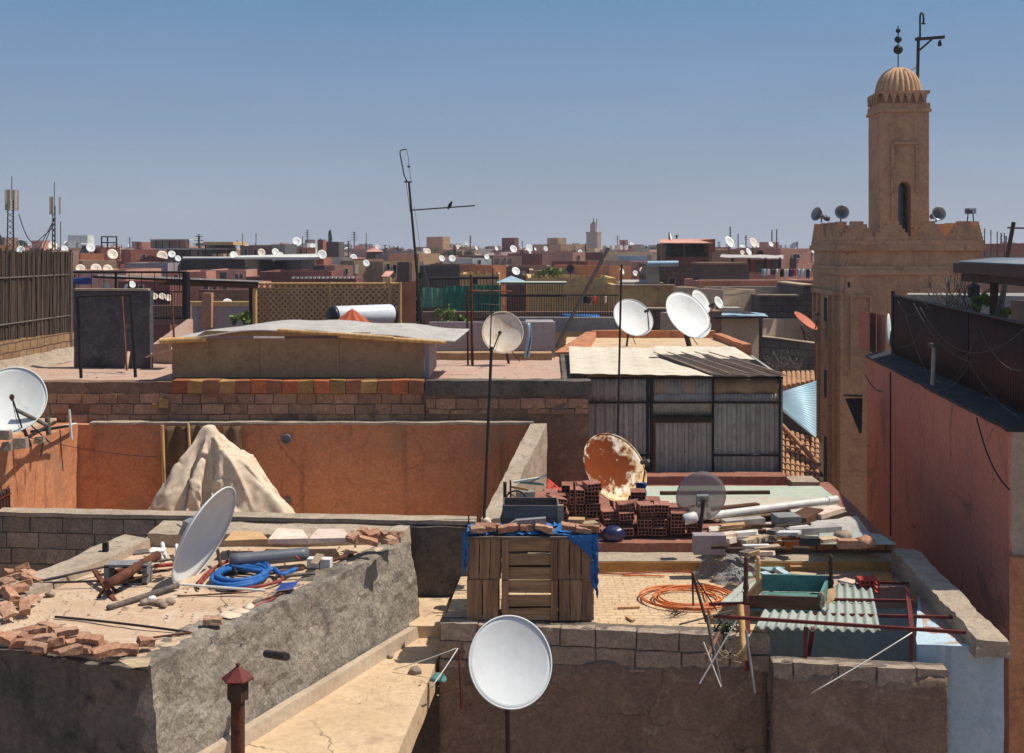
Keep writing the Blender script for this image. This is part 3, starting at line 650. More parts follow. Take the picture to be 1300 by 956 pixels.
# shed on that roof: stained boards under an arched sheet of roofing felt
S = thing('rooftop_shed', 'long low rooftop shed with stained tan boards under a pale wavy roof sheet', 'shed', (X(380, 20), 20.5, zH))
Ds = 19.62
MB().hexa([(X(222, Ds), Ds+.034, zH), (X(538, Ds), Ds+.034, zH), (X(538, Ds), Ds+.06, zH), (X(222, Ds), Ds+.06, zH), (X(222, Ds), Ds+.034, -1.50), (X(538, Ds), Ds+.034, -1.50), (X(538, Ds), Ds+.06, -1.50), (X(222, Ds), Ds+.06, -1.50)]).build('backing_board', 'dark_wood', S)  # added behind the boards to stop light showing through their gaps
for x0, x1 in ((221, 329.6), (330, 430.6), (431, 538)):
    MB().hexa([(X(x0, Ds), Ds, zH+.09), (X(x1, Ds), Ds, zH+.09), (X(x1, Ds), Ds+.03, zH+.09), (X(x0, Ds), Ds+.03, zH+.09), (X(x0, Ds), Ds, -1.46), (X(x1, Ds), Ds, -1.46), (X(x1, Ds), Ds+.03, -1.46), (X(x0, Ds), Ds+.03, -1.46)]).build('front_board', 'brown_board', S)
MB().hexa([(X(538.5, Ds), Ds, zH+.09), (X(545, Ds), Ds-.05, zH+.09), (X(545, Ds), Ds+1.9, zH+.09), (X(538.5, Ds), Ds+1.9, zH+.09), (X(538.5, Ds), Ds, -1.47), (X(545, Ds), Ds-.05, -1.49), (X(545, Ds), Ds+1.9, -1.40), (X(538.5, Ds), Ds+1.9, -1.4)]).build('side_board', 'lilac_plaster', S)
MB().wall((X(221, Ds), Ds+.03), (X(221, Ds)+.03, Ds+2), zH, -1.52, .04, 0, 0).build('side_board', 'brown_board', S)
c = MB(); c.hexa([(X(250, Ds), Ds-.07, -1.43), (X(470, Ds), Ds-.07, -1.40), (X(470, Ds), Ds-.0, -1.40), (X(250, Ds), Ds-.0, -1.43), (X(262, Ds), Ds-.07, -1.33), (X(470, Ds), Ds-.07, -1.36), (X(470, Ds), Ds, -1.36), (X(262, Ds), Ds, -1.33)], .2, .01).build('fascia', 'brown_board', S)
def shed_roof(u, v):
    x = X(206, Ds)+(X(578, Ds)-X(206, Ds))*u
    D = Ds-.22+v*2.2+ .05*math.sin(u*9)
    kk = [(0, -1.49), (.12, -1.42), (.24, -1.335), (.36, -1.30), (.5, -1.31), (.7, -1.37), (.85, -1.43), (1, -1.50)]
    for (k0, z0_), (k1, z1_) in zip(kk, kk[1:]):
        if u <= k1: top = z0_+(z1_-z0_)*(u-k0)/(k1-k0); break
    top += .008*math.sin(u*26)+v*.02*(1+2*u)
    return (x+.16*v, D, top+noise.noise((u*7, v*4, 3))*.022)
MB().grid(shed_roof, 60, 12, .02).build('roof', 'felt_roof', S)
for a_, b_, r_ in (((203, 433, 19.4), (262, 430, 19.5), .05), ((352, 419, 19.35), (500, 429, 19.38), .03), ((430, 426, 19.38), (566, 435, 19.4), .035)): MB().bar(P(*a_), P(*b_), r_, 7).build('roof_batten', 'lattice_wood', S)

# ================================================================ corrugated shed
L = thing('corrugated_shed', 'grey corrugated metal shed with a double door under a cream sheet roof', 'shed', (X(865, 20), 21.5, -3.72))
D0 = 20.0
x0, x1 = X(744, D0), X(990, D0); zb, zt = Zr(602, D0), Zr(478, D0)
def panel(name, pxa, pxb, pya, pyb, wave=.075, amp=.012, prof='sine', m='corr_grey', d=0.0):
    D = D0+d
    return MB().corr((X(pxa, D), D, Zr(pyb, D)), (X(pxb, D), D, Zr(pyb, D)), (X(pxb, D), D, Zr(pya, D)), (X(pxa, D), D, Zr(pya, D)), wave, amp, .004, prof=prof).build(name, m, L)
panel('wall_sheet', 744, 826, 479, 602, .16, .024, 'box'); panel('wall_sheet', 826, 905, 479, 528, .06)
panel('wall_sheet', 905, 990, 510, 602, .16, .024, 'box'); panel('wall_sheet', 830, 990, 500, 512, .06, d=-.02)
panel('curtain_band', 828, 990, 482, 503, .5, .02, m='brown_board', d=.01)
panel('wall_sheet', 744, 826, 479, 509, .06, d=-.02)
dr = panel('door', 832, 868, 532, 602, .15, .02, 'box', m='corr_grey', d=-.03); panel('door', 868.5, 904, 532, 602, .15, .02, 'box', m='corr_grey', d=-.03)
c = MB()
for px in (744, 822, 827, 905, 990): c.bar(P(px, 479, D0-.06), P(px, 604, D0-.06), .022, 6)
for py, a, b2 in ((480, 742, 994), (511, 742, 992), (529, 826, 906), (578, 742, 830), (578, 905, 992), (602, 742, 992)): c.bar(P(a, py, D0-.065), P(b2, py, D0-.065), .02, 6)
c.build('frame', 'black_metal', L)
MB().box((X(868, D0), D0-.07, Zr(533, D0)), (X(906, D0)-X(830, D0), .05, .07)).build('lintel', 'dark_wood', L)
MB().wall((x0, D0+.02), (x0, D0+4.6), zb, zt-.02, .05, 0, 0).build('side_wall', 'corr_grey', L)
MB().hexa([(x1, D0, zb), (x1+.05, D0, zb), (x1+.35, D0+4, zb), (x1+.3, D0+4, zb), (x1, D0, zt), (x1+.05, D0, zt), (x1+.35, D0+4, zt+.0), (x1+.3, D0+4, zt+.0)]).build('side_wall', 'corr_grey', L)
ra, rb, rc, rd = P(724, 474, D0-.25), P(905, 477, D0-.25), P(905+12, 447, 24.6), P(752, 446, 24.6)
MB().corr(ra, rb, (rb.x+.3, 24.4, rb.z+.07), (ra.x+.2, 24.4, ra.z+.07), .42, .004, .006, nv=6, prof='box').build('roof', 'corr_cream', L)
MB().corr((rb.x-.75, 22.4, rb.z+.075), (rb.x+1.25, 22.4, rb.z+.03), (rb.x+1.25, 24.5, rb.z+.10), (rb.x-.4, 24.5, rb.z+.11), .42, .004, .006, prof='box').build('roof', 'corr_cream', L)
MB().corr((rb.x-.01, D0-.22, rb.z+.0), (X(996, D0), D0-.22, rb.z-.005), (X(996, D0)-.35, 23.4, rb.z+.045), (rb.x-.6, 22.6, rb.z+.10), .5, .01, .006).build('roof', 'corr_brown', L)
c = MB()
for i in range(5):
    u = i/4*.95; a = Vector((rb.x+(X(994, D0)-rb.x)*u, D0-.2, rb.z+.035)); c.bar(a, (a.x-.6-.1*u, 23.0, rb.z+.12), .012, 5)
c.build('roof_batten', 'pale_wood', L)

# red terrace with the two big white dishes
T = thing('terracotta_terrace', 'small terracotta walled roof terrace carrying two big white dishes', 'terrace', (X(815, 28), 28, G0))
MB().slab([(X(715, 25), 24.7), (X(945, 25), 24.7), (X(915, 30), 30.3), (X(720, 30), 30.3)], G0+4, -2.22, .6, .01).build('roof_floor', 'tan_floor', T)
MB().wall((X(752, 30), 30), (X(908, 30), 30), -2.4, Zr(420, 30), .25, .3, .015).build('rear_wall', 'orange_plaster', T)
c = MB(); c.hexa([(X(697, 24.6), 24.6, -2.4), (X(745, 24.6), 24.6, -2.4), (X(757, 30), 30, -2.4), (X(744, 30), 30, -2.4), (X(697, 24.6), 24.6, Zr(452, 24.6)), (X(740, 24.6), 24.6, Zr(452, 24.6)), (X(757, 30), 30, Zr(421, 30)), (X(744, 30), 30, Zr(421, 30))], .3, .02).build('side_wall', 'orange_plaster', T)
MB().wall((X(697, 24.5), 24.5), (X(742, 24.5), 24.5), -2.4, Zr(447, 24.5), .2, .15, .015).build('front_wall', 'orange_plaster', T)
c = MB(); c.hexa([P(760, 462, 24.7), P(800, 462, 24.7), P(800, 452, 25.4), P(760, 452, 25.4), P(757, 455, 24.7), P(772, 449, 24.7), P(772, 446, 25.4), P(757, 450, 25.4)], .15, .008).build('step', 'pink_floor', T)
MB().wall((X(905, 29.8), 29.8), (X(945, 26), 26.2), -2.4, -2.08, .2, .3, .01).build('side_wall', 'orange_plaster', T)

# lit block wall with the reed fence, far left
K = thing('boundary_wall', 'tan block wall running back along the far left roof edge', 'wall', (-9.3, 22.5, zH))
c = MB(); c.hexa([(-9.55, 19.6, zH), (-9.28, 19.6, zH), (-9.18, 24.9, zH), (-9.5, 24.9, zH), (-9.55, 19.6, -1.62), (-9.28, 19.6, -1.62), (-9.18, 24.9, -1.70), (-9.5, 24.9, -1.70)], .14, .012).build('wall', 'fence_block', K)
MB().hexa([(-9.24, 19.8, zH), (-8.9, 19.8, zH), (-8.7, 24.6, zH), (-9.16, 24.9, zH), (-9.24, 19.8, zH+.22), (-9.2, 19.8, zH+.05), (-9.1, 24.6, zH+.05), (-9.16, 24.9, zH+.2)], .15, .02).build('footing', 'cap_cement', K)
Kf = thing('reed_fence', 'tall weathered reed screen fence on the tan block wall', 'fence', (-9.4, 22.5, -1.66))
random.seed(5)
c = MB()
for i in range(230):
    y = 20.9+i*3.85/230; x = -9.33+.12*(y-19.6)/5.3*1.0+rnd(-.03, .03); h = .0 if rnd(0, 1) < .8 else rnd(-.12, .1)
    c.bar((x, y, -1.68), (x+rnd(-.03, .03), y+rnd(-.03, .03), -.03+h-.0*(y-20)), rnd(.010, .02), 4)
c.build('reeds', 'reed', Kf)
# second reed panel across the roof end, facing the camera
c = MB()
for i in range(90):
    x = X(58, 24.8)+i*(X(91, 24.8)-X(58, 24.8))/90; c.bar((x, 24.75+rnd(-.03, .03), Zr(440, 24.8)), (x+rnd(-.02, .02), 24.75+rnd(-.03, .03), Zr(321, 24.8)+rnd(-.06, .03)), rnd(.008, .016), 4)
c.build('reeds', 'reed', Kf)
c = MB()
for z in (-1.35, -.5): c.bar((-9.25, 20.9, z), (-9.2, 24.75, z), .016, 5)
for px in (58, 90): c.bar(P(px, 446, 24.6), P(px, 318, 24.6), .03, 6)
c.bar((-9.33, 21.35, -1.66), (-9.33, 21.35, .02), .07, 7); c.build('fence_pole', 'grey_wood', Kf)

# freestanding black rendered wall
J = thing('rendered_wall', 'freestanding black rendered wall slab on the roof beside the reed fence', 'wall', (X(142, 22), 22.0, zH))
MB().wall((X(94, 22.2), 22.2), (X(190, 22.0), 22.0), zH, Zr(369, 22.1), .16, .2, .008).build('wall', 'black_render', J)
MB().slab([(X(93, 22.1), 22.14), (X(191, 22.1), 21.95), (X(191, 22.2), 22.2), (X(93, 22.2), 22.38)], Zr(369, 22.1), Zr(366.5, 22.1), .3, .004).build('coping', 'cap_cement', J)
c = thing('door_frame', 'thin black metal frame standing in front of the black wall', 'frame', (X(133, 20), 20.2, zH))
f = MB(); Dq = 20.0
f.bar(P(98, 377, Dq), P(103, 480, Dq), .03, 6).bar(P(98, 376.5, Dq), P(166, 374, Dq), .026, 6).bar(P(166, 374, Dq), P(172, 479, Dq), .03, 6); f.build('frame', 'black_metal', c)
for nm, a, b2, r, m, lb in (('pole', (155, 376, 21.5), (161, 470, 21.0), .02, 'rust_metal', 'thin rusty rod leaning on the black rendered wall'),
                            ('plank', (163, 447, 21.4), (160, 468, 21.2), .035, 'pale_wood', 'short pale stake leaning at the foot of the black wall'),
                            ('pole', (218, 371, 22.6), (221, 432, 22.4), .022, 'rust_metal', 'rusty upright pole beside the pink stair parapet')):
    one(MB().bar(P(*a), P(*b2), r, 6), nm, m, lb, nm)
t = thing('pink_table', 'low pink board on thin legs beside the brown shed', 'table', (X(200, 22), 22, zH))
c = MB(); c.plank(P(190, 452, 22), P(222, 441, 22), .5, .03); c.build('top', 'pink_floor', t)
for px in (192, 219): MB().bar(P(px, 448, 21.9), P(px, 468, 21.9), .015, 5).build('leg', 'pale_wood', t)

# ================================================================ minaret
th = R(-3.2); s = 4.1
ux, uy = Vector((math.cos(th), math.sin(th), 0)), Vector((-math.sin(th), math.cos(th), 0))
FL = Vector((9.73, 35.0, 0))
def MT(a, b_, z): return FL+ux*a+uy*b_+Vector((0, 0, z))
M_ = thing('minaret', 'tall square sandstone minaret with a ribbed dome, right of centre', 'minaret', tuple(MT(s/2, s/2, G0)))
def mbox(mb, a0, a1, b0, b1, z0, z1, cell=0, amp=0):
    return mb.hexa([MT(a0, b0, z0), MT(a1, b0, z0), MT(a1, b1, z0), MT(a0, b1, z0), MT(a0, b0, z1), MT(a1, b0, z1), MT(a1, b1, z1), MT(a0, b1, z1)], cell, amp)
zp = lambda py: Zr(py, 35.0)
c = MB(); mbox(c, 0, s, 0, s, G0, zp(342), .5, .012); mbox(c, .03, s-.03, .03, s-.03, zp(342), zp(312), .5, .01); c.build('shaft', 'minaret_stone', M_)
for py0, py1, e in ((349, 343, .06), (343, 338, .03), (318, 311, .10), (311, 305, .05)):
    c = MB(); mbox(c, -e, s+e, -e, s+e, zp(py0), zp(py1), .4, .008); c.build('cornice', 'minaret_stone', M_)
# stepped merlons: parapet cut by stepped dark notches
def merlons(a, dirv, n, L_, z0, z1, t, name, inner):
    stp = 5; dz = (z1-z0)/stp
    for k in range(n):
        w = L_/n; mb = MB()
        for q in range(stp):
            wid = w*(.16+.84*(q+1)/stp) if not inner else w*(1.0-.78*q/stp)
            wid = w*(1.0-.66*q/(stp-1))
            c0 = a+dirv*(w*(k+.5))
            nn = Vector((-dirv.y, dirv.x, 0))*t
            A0, A1 = c0-dirv*wid*.495, c0+dirv*wid*.495
            zz0, zz1 = z0+dz*q, z0+dz*(q+1)
            mb.hexa([A0+Vector((0, 0, zz0)), A1+Vector((0, 0, zz0)), A1+nn+Vector((0, 0, zz0)), A0+nn+Vector((0, 0, zz0)), A0+Vector((0, 0, zz1)), A1+Vector((0, 0, zz1)), A1+nn+Vector((0, 0, zz1)), A0+nn+Vector((0, 0, zz1))])
        mb.build(name, 'minaret_stone', M_)
z0, z1 = zp(305), zp(281)
for a, d_, n in ((MT(-.03, -.03, 0), ux, 4), (MT(-.03, s+.03, 0), -uy, 4), (MT(s+.03, -.03, 0), uy, 4), (MT(s+.03, s+.03, 0), -ux, 4)):
    merlons(a, d_, n, s+.06, z0, z1, .28, 'merlon', False)
c = MB()
mbox(c, .3, s-.3, .3, s-.3, z0-.3, z0+.04)
c.build('roof_floor', 'minaret_stone', M_)
# blind panels on the left face (a = 0, facing -x) and slits
def lface(b0, b1, py0, py1, e, name, m='minaret_stone'):
    z0, z1 = Zr(py1, 37), Zr(py0, 37)
    c = MB(); c.hexa([MT(-e, b0, z0), MT(.02, b0, z0), MT(.02, b1, z0), MT(-e, b1, z0), MT(-e, b0, z1), MT(.02, b0, z1), MT(.02, b1, z1), MT(-e, b1, z1)]); return c.build(name, m, M_)
for bq in (.5, 1.25, 2.9, 3.6): lface(bq, bq+.15, 372, 640, .10, 'pilaster')
lface(.2, 3.9, 367, 373, .11, 'string_course')
for py0, py1 in ((378, 408), (470, 505), (555, 620)): w = lface(1.9, 2.3, py0, py1, .012, 'slit_window', 'glass_void_dark')
def fface(a0, a1, py0, py1, e, name, m='minaret_stone'):
    c = MB(); mbox(c, a0, a1, -e, .02, zp(py1), zp(py0)); return c.build(name, m, M_)
for a in (.28, .34+.5): fface(a, a+.06, 378, 470, .09, 'pilaster')
fface(.28, .9, 374, 378, .09, 'string_course')
for px, py in ((1177, 362), (1200, 362), (1076, 362)): 
    a = X(px, 35)-9.73; fface(a, a+.07, py-4, py+3, .008, 'putlog_hole', 'glass_void_dark')  # dark plates stand in for the shade inside the holes
# lantern
la, lb_, lw = 1.50, 1.35, 1.47
c = MB(); z_l0, z_l1 = z0-.5, Zr(141, 36.4)
zl = lambda py: Zr(py, 36.4)
ops0, ops1 = .54, .93
mbox(c, la, la+ops0, lb_, lb_+lw, z_l0, z_l1, .35, .008); mbox(c, la+ops1, la+lw, lb_, lb_+lw, z_l0, z_l1, .35, .008)
# arch head over the opening
aw = (ops1-ops0)/2; n = 10; zc = zl(240)
pts = [(la+ops0+aw-aw*math.cos(math.pi*i/n), zc+aw*1.15*math.sin(math.pi*i/n)) for i in range(n+1)]
for (a0, za), (a1, zb_) in zip(pts, pts[1:]):
    c.hexa([MT(a0, lb_, za), MT(a1, lb_, zb_), MT(a1, lb_+lw, zb_), MT(a0, lb_+lw, za), MT(a0, lb_, z_l1), MT(a1, lb_, z_l1), MT(a1, lb_+lw, z_l1), MT(a0, lb_+lw, z_l1)])
c.build('lantern', 'minaret_stone', M_)
c = MB(); mbox(c, la+.4, la+1.2, lb_+.5, lb_+.6, z_l0, zl(222)); c.build('opening', 'glass_void_dark', M_)  # dark sheet in the arch stands in for the shade inside the lantern
for a0, a1, y0_, y1_ in ((.34, .38, 181, 280), (.38, 1.12, 181, 184), (1.08, 1.12, 184, 245)):
    c = MB(); mbox(c, la+a0-.02, la+a1+.02, lb_-.07, lb_+.02, zl(y1_), zl(y0_)); c.build('panel_frame', 'minaret_stone', M_)
for e, y0_, y1_ in ((.06, 143, 139), (.03, 139, 133), (.02, 133, 131.5), (-.06, 131.5, 119.5), (.03, 119.5, 116)):
    c = MB(); mbox(c, la-e, la+lw+e, lb_-e, lb_+lw+e, zl(y0_), zl(y1_), .3, .004); c.build('cornice', 'minaret_stone', M_)
zz = [zl(131.5), zl(119.5)]
for k in range(6):                                           # stepped relief in the frieze
    mb = MB(); a = la+.05+k*.232
    for q in range(4):
        w_ = .05+.045*q; mbox(mb, a+.1-w_/2, a+.1+w_/2, lb_-.10, lb_-.015, zz[0]+(zz[1]-zz[0])*q/4, zz[0]+(zz[1]-zz[0])*(q+1)/4)
    mb.build('frieze_tooth', 'minaret_stone', M_)
    mb = MB()
    for q in range(4):
        w_ = .05+.045*q; mbox(mb, la-.10, la-.015, lb_+.18+k*.24-w_/2, lb_+.18+k*.24+w_/2, zz[0]+(zz[1]-zz[0])*q/4, zz[0]+(zz[1]-zz[0])*(q+1)/4)
    if k < 5: mb.build('frieze_tooth', 'minaret_stone', M_)
# ribbed dome
dc = MT(la+lw/2, lb_+lw/2, zl(117)); rd = .70; nr = 24
def dome(u, v):
    t = u*2*math.pi; ph = v*math.pi/2*.985
    rib = abs(math.sin(t*nr/2/1.0)); r = rd*(.90+.12*rib**.6)*math.cos(ph)**.85
    return (dc.x+r*math.cos(t), dc.y+r*math.sin(t), dc.z-.02+.86*math.sin(ph))
MB().grid(dome, 240, 16).build('dome', 'dome_stone', M_)
fb = MB(); top = dc+Vector((0, 0, .82)); Df = dc.y
fb.bar(top, (top.x, top.y, Zr(33, Df)), .018, 6)
fin = fb.build('finial_rod', 'black_metal', M_)
for py, r in ((63, .145), (50, .11), (39, .075)): 
    MB().ring([(r*math.sin(math.pi*i/10)+.001, -r*math.cos(math.pi*i/10)) for i in range(11)], 16, (top.x, top.y, Zr(py, Df))).build('finial_ball', 'black_metal', fin)
# flag gallows on the lantern roof
gw = thing('gallows_mast', 'black timber gallows mast with a small lamp beside the minaret dome', 'mast', (X(1166, 37.6), 37.6, zl(112)))
D_ = 37.4
MB().bar(P(1164.5, 117, D_), P(1166, 47, D_), .05, 6).build('post', 'dark_wood', gw)
MB().plank(P(1162, 50, D_), P(1199, 47, D_), .09, .09).build('beam', 'dark_wood', gw)
MB().bar(P(1167, 64, D_), P(1183, 50, D_), .035, 6).build('brace', 'dark_wood', gw)
hook = [P(1168, 50, D_), P(1168, 22, D_), P(1168.5, 18, D_), P(1170, 16, D_), P(1172, 18, D_), P(1172.6, 24, D_), P(1172, 31, D_)]
MB().tube(hook, .03, 6).bar(P(1170, 30, D_), P(1175, 30, D_), .025, 5).build('hook', 'black_metal', gw)
h = MB().bar(P(1195, 48, D_), P(1193.5, 54, D_), .012, 5).build('lamp_cord', 'cable_black', gw)
MB().ring([(.01, .16), (.05, .12), (.07, 0), (.04, -.03), (.0, -.03)], 10, P(1193, 57.5, D_)).build('lamp', 'black_metal', gw)
MB().tube(curve(P(1148, 88, 36.5), P(1164, 84, D_), .08), .012, 5).build('cable', 'cable_black', gw)
# horn loudspeakers and a floodlight on the parapet
def horn(px, py, D, ax, lb):
    t = thing('horn_speaker', lb, 'loudspeaker', tuple(P(px, 281, D)), 'horn loudspeakers on the minaret parapet')
    c = P(px, py, D); ax = Vector(ax).normalized()
    MB().ring([(.05, -.3), (.06, -.16), (.10, -.02), (.17, .08), (.215, .12), (.205, .125), (.15, .08), (.08, -.02), (.03, -.12), (.0, -.12)], 22, c, ax=ax).build('horn', 'galv', t)
    MB().ring([(.0, -.42), (.075, -.42), (.085, -.36), (.085, -.28), (.05, -.26)], 14, c, ax=ax).build('driver', 'grey_pvc', t)
    d = MB().bar(c+Vector((0, 0, -.05))-ax*.1, (c.x-ax.x*.1, c.y-ax.y*.1, zp(282)), .02, 6); d.build('bracket', 'black_metal', t)
horn(1040, 273, 35.6, (-.75, -.5, .25), 'silver horn loudspeaker at the left corner of the minaret parapet, pointing left')
horn(1068, 270, 35.3, (-.1, -1, .12), 'dark mouthed horn loudspeaker on the minaret parapet left of the lantern')
horn(1190, 272, 35.2, (.05, -1, .15), 'shiny round horn loudspeaker on the minaret parapet right of the lantern')
t = thing('floodlight', 'small grey floodlight on the right corner of the minaret parapet', 'floodlight', tuple(P(1232, 281, 35.0)))
MB().box(P(1232, 268, 35.0), (.24, .22, .16), .3).build('lamp_body', 'galv', t); MB().box(P(1231, 269, 34.86), (.18, .03, .11), .3).build('glass', 'glass_void_dark', t)
MB().bar(P(1228, 282, 35.05), P(1229, 270, 35.05), .018, 5).bar(P(1236, 282, 35.05), P(1235, 270, 35.05), .018, 5).build('bracket', 'black_metal', t)

# ================================================================ red house on the right, its fence and pergola
wx = lambda D: 5.88+(D-14)*.133
Nn = thing('red_house', 'tall terracotta red house wall filling the right side', 'house', (7.5, 17, G0))
zt = lambda D: -2.12-.0*(D-14)
c = MB(); c.hexa([(wx(14), 14, G0), (wx(14)+.3, 14, G0), (wx(24)+.3, 24, G0), (wx(24), 24, G0), (wx(14), 14, -2.12), (wx(14)+.3, 14, -2.12), (wx(24)+.3, 24, -2.16), (wx(24), 24, -2.16)], .4, .012, freq=.8).build('red_wall', 'red_plaster', Nn)
c = MB(); c.hexa([(wx(14)+.02, 14.0, -6.2), (9, 13.4, -6.2), (9, 14.2, -6.2), (wx(14)+.3, 14.2, -6.2), (wx(14)+.02, 14.0, -2.15), (9, 13.4, -2.15), (9, 14.2, -2.15), (wx(14)+.3, 14.2, -2.15)], .3, .01).build('cream_wall', 'beige_plaster', Nn)
c = MB(); c.hexa([(wx(14)-.06, 13.9, G0), (9, 12.8, G0), (9, 14.3, G0), (wx(14)+.3, 14.1, G0), (wx(14)-.03, 13.9, -3.60), (9, 12.8, -3.9), (9, 14.3, -3.6), (wx(14)+.3, 14.1, -3.6)], .3, .01).build('lower_wall', 'orange_plaster', Nn)
MB().hexa([(wx(14)+.3, 14.2, -3), (12, 14.2, -3), (14, 24, -3), (wx(24)+.3, 24, -3), (wx(14)+.3, 14.2, -2.25), (12, 14.2, -2.25), (14, 24, -2.25), (wx(24)+.3, 24, -2.25)], .8, .01).build('roof_floor', 'felt_dark', Nn)
c = MB(); c.hexa([(wx(14)-.03, 13.97, -2.14), (wx(14)+.6, 13.97, -2.16), (wx(24)+.55, 24, -2.16), (wx(24)-.03, 24, -2.16), (wx(14)-.03, 13.97, -2.09), (wx(14)+.6, 13.97, -2.02), (wx(24)+.55, 24, -2.0), (wx(24)-.03, 24, -2.12)], .25, .02).build('roofing_felt', 'felt_dark', Nn)
MB().bar((wx(21.4)-.012, 21.4, -2.2), (wx(21.4)-.012, 21.4, G0+3), .014, 5).build('joint', 'red_rail', Nn)
c = MB(); a = Vector((wx(20)-.3, 20.0, 0))                     # corner hopper
c.hexa([P(1072, 502, 22.5), P(1095, 504, 21.5), P(1095, 504, 22.5), P(1072, 503, 23.2), P(1070, 503, 22.5)+Vector((0, 0, .02)), P(1095, 503, 21.5)+Vector((0, 0, .03)), P(1095, 503, 22.5)+Vector((0, 0, .03)), P(1070, 502, 23.2)+Vector((0, 0, .02))])
c.hexa([P(1091, 550, 22.0), P(1094, 550, 22), P(1094, 550, 22.3), P(1091, 550, 22.3), P(1073, 506, 22.0), P(1095, 505, 22), P(1095, 505, 22.4), P(1073, 506, 22.4)]); c.build('gutter_hopper', 'felt_dark', Nn)
fx = lambda D: wx(D)+.42
O_ = thing('corrugated_fence', 'dark maroon corrugated sheet fence along the top of the red wall', 'fence', (fx(19), 19, -2.05))
# the fence rises above the felt ledge: two long runs of sheets
zf0, zf1 = -2.10, -.90
MB().corr((fx(23.2), 23.2, zf0), (fx(17.5), 17.5, zf0), (fx(17.5), 17.5, -.92), (fx(23.2), 23.2, -.88), .11, .016, .005).build('sheet', 'corr_maroon', O_)
MB().corr((fx(17.6)+.01, 17.6, zf0), (fx(13.6)+.01, 13.6, zf0), (fx(13.6)+.01, 13.6, -.93), (fx(17.6)+.01, 17.6, -.915), .11, .016, .005).build('sheet', 'corr_maroon', O_)
c = MB(); c.bar((fx(23.2)-.02, 23.2, -.875), (fx(13.6)-.02, 13.6, -.915), .022, 6); c.build('top_rail', 'black_metal', O_)
MB().bar((fx(23.25)-.03, 23.25, -2.1), (fx(23.25)-.03, 23.25, -.8), .04, 6).build('post', 'black_metal', O_)
Pl = thing('fence_post', 'short grey concrete post with a cap in front of the maroon fence', 'post', (fx(17.3)-.2, 17.3, -2.05))
b0 = P(1184, 489, 17.6); b1 = P(1186, 440, 17.6)
MB().bar(b0, b1, .035, 8).build('shaft', 'grey_plaster', Pl); MB().box(b1+Vector((0, 0, .02)), (.14, .14, .06), .2).build('cap', 'dark_cement', Pl)
# cables draped over the fence
random.seed(3)
for a, b2, sg in (((1140, 382, 22.3), (1168, 390, 20.5), .2), ((1168, 390, 20.2), (1300, 418, 13.9), .5), ((1172, 485, 17.6), (1235, 455, 15.8), .25), ((1160, 385, 20.6), (1235, 460, 15.6), .2), ((1225, 452, 15.5), (1296, 530, 13.9), .12),
                  ((1188, 482, 17.2), (1242, 415, 15.6), .3), ((1150, 400, 21.4), (1180, 480, 17.6), .1), ((1245, 420, 15.2), (1298, 470, 13.8), .15), ((1145, 440, 21.5), (1176, 410, 19.5), .12)):
    one(MB().tube(curve(P(*a), P(*b2), sg), .0045, 4), 'cable', 'cable_grey', 'thin grey cable draped in loops across the maroon fence', 'cable', 'cables draped across the maroon fence')
one(MB().tube(curve(P(1240, 530, 14.6), P(1282, 622, 13.8), .12, side=.02), .010, 5), 'cable', 'cable_black', 'dark cable hanging down the red wall near its right edge', 'cable')
one(MB().tube(curve(P(1098, 475, 21.8), P(1120, 497, 21.2), .08), .010, 5), 'cable', 'cable_black', 'short dark cable hanging at the far end of the red wall', 'cable')
# open gate panels and a dish behind, at the fence's far end
g_ = thing('gate_panel', 'row of dark red gate panels at the far end of the maroon fence', 'gate', tuple(P(1108, 455, 24.3)))
for i, (p0, p1) in enumerate(((1090, 1103), (1104.5, 1112), (1113, 1124))):
    c = MB(); c.hexa([P(p0, 440+i*6, 24.4), P(p1, 446+i*6, 24.2), P(p1, 446+i*6, 24.3), P(p0, 440+i*6, 24.5), P(p0, 395+i*2, 24.4), P(p1, 396+i*2, 24.2), P(p1, 396+i*2, 24.3), P(p0, 395+i*2, 24.5)]).build('panel', 'red_plaster' if i != 1 else 'corr_maroon', g_)
Pg = thing('pergola', 'dark timber pergola with a corrugated top at the right edge', 'pergola', tuple(P(1262, 405, 17.5)))
c = MB(); q = [P(1216, 333, 19.5), P(1310, 337, 14.2), P(1345, 329, 17.0), P(1262, 328, 21.5)]
c.corr(q[1], q[2], q[3], q[0], .17, .02, .006); c.build('roof', 'pergola_tin', Pg)
def beam(a, b2, w, t, nm='beam'): MB().plank(a, b2, w, t).build(nm, 'corr_maroon', Pg)
beam(P(1214, 340, 19.6), P(1312, 345, 14.2), .10, .16); beam(P(1224, 352, 19.3), P(1268, 356, 17.6), .1, .12)
beam(P(1262, 345, 17.4), P(1330, 352, 14.6), .12, .30); beam(P(1262, 341, 17.6), P(1330, 341, 20.5), .1, .2)
MB().hexa([P(1256, 402, 17.6), P(1267, 402, 17.6), P(1267, 402, 17.75), P(1256, 402, 17.75), P(1257, 345, 17.6), P(1268, 345, 17.6), P(1268, 345, 17.75), P(1257, 345, 17.75)]).build('post', 'dark_wood', Pg)
cu = one(MB().grid(lambda u, v: P(1262+8*u+v*14*(1-.3*u), 402-v*48+8*u*(1-v), 17.35-.1*u+.05*math.sin(u*22)), 24, 8, .01), 'curtain', 'grey_plaster', 'gathered pale grey curtain tied beside the pergola post', 'curtain')
t = thing('small_house', 'low brown house with a grey ledge behind the maroon fence', 'house', (11, 27, G0))
MB().hexa([P(1190, 400, 26), P(1310, 400, 26), P(1310, 400, 29), P(1190, 400, 29), P(1152, 374, 26), P(1310, 376, 26), P(1310, 372, 29), P(1152, 372, 29)]).build('wall', 'grey_plaster', t)
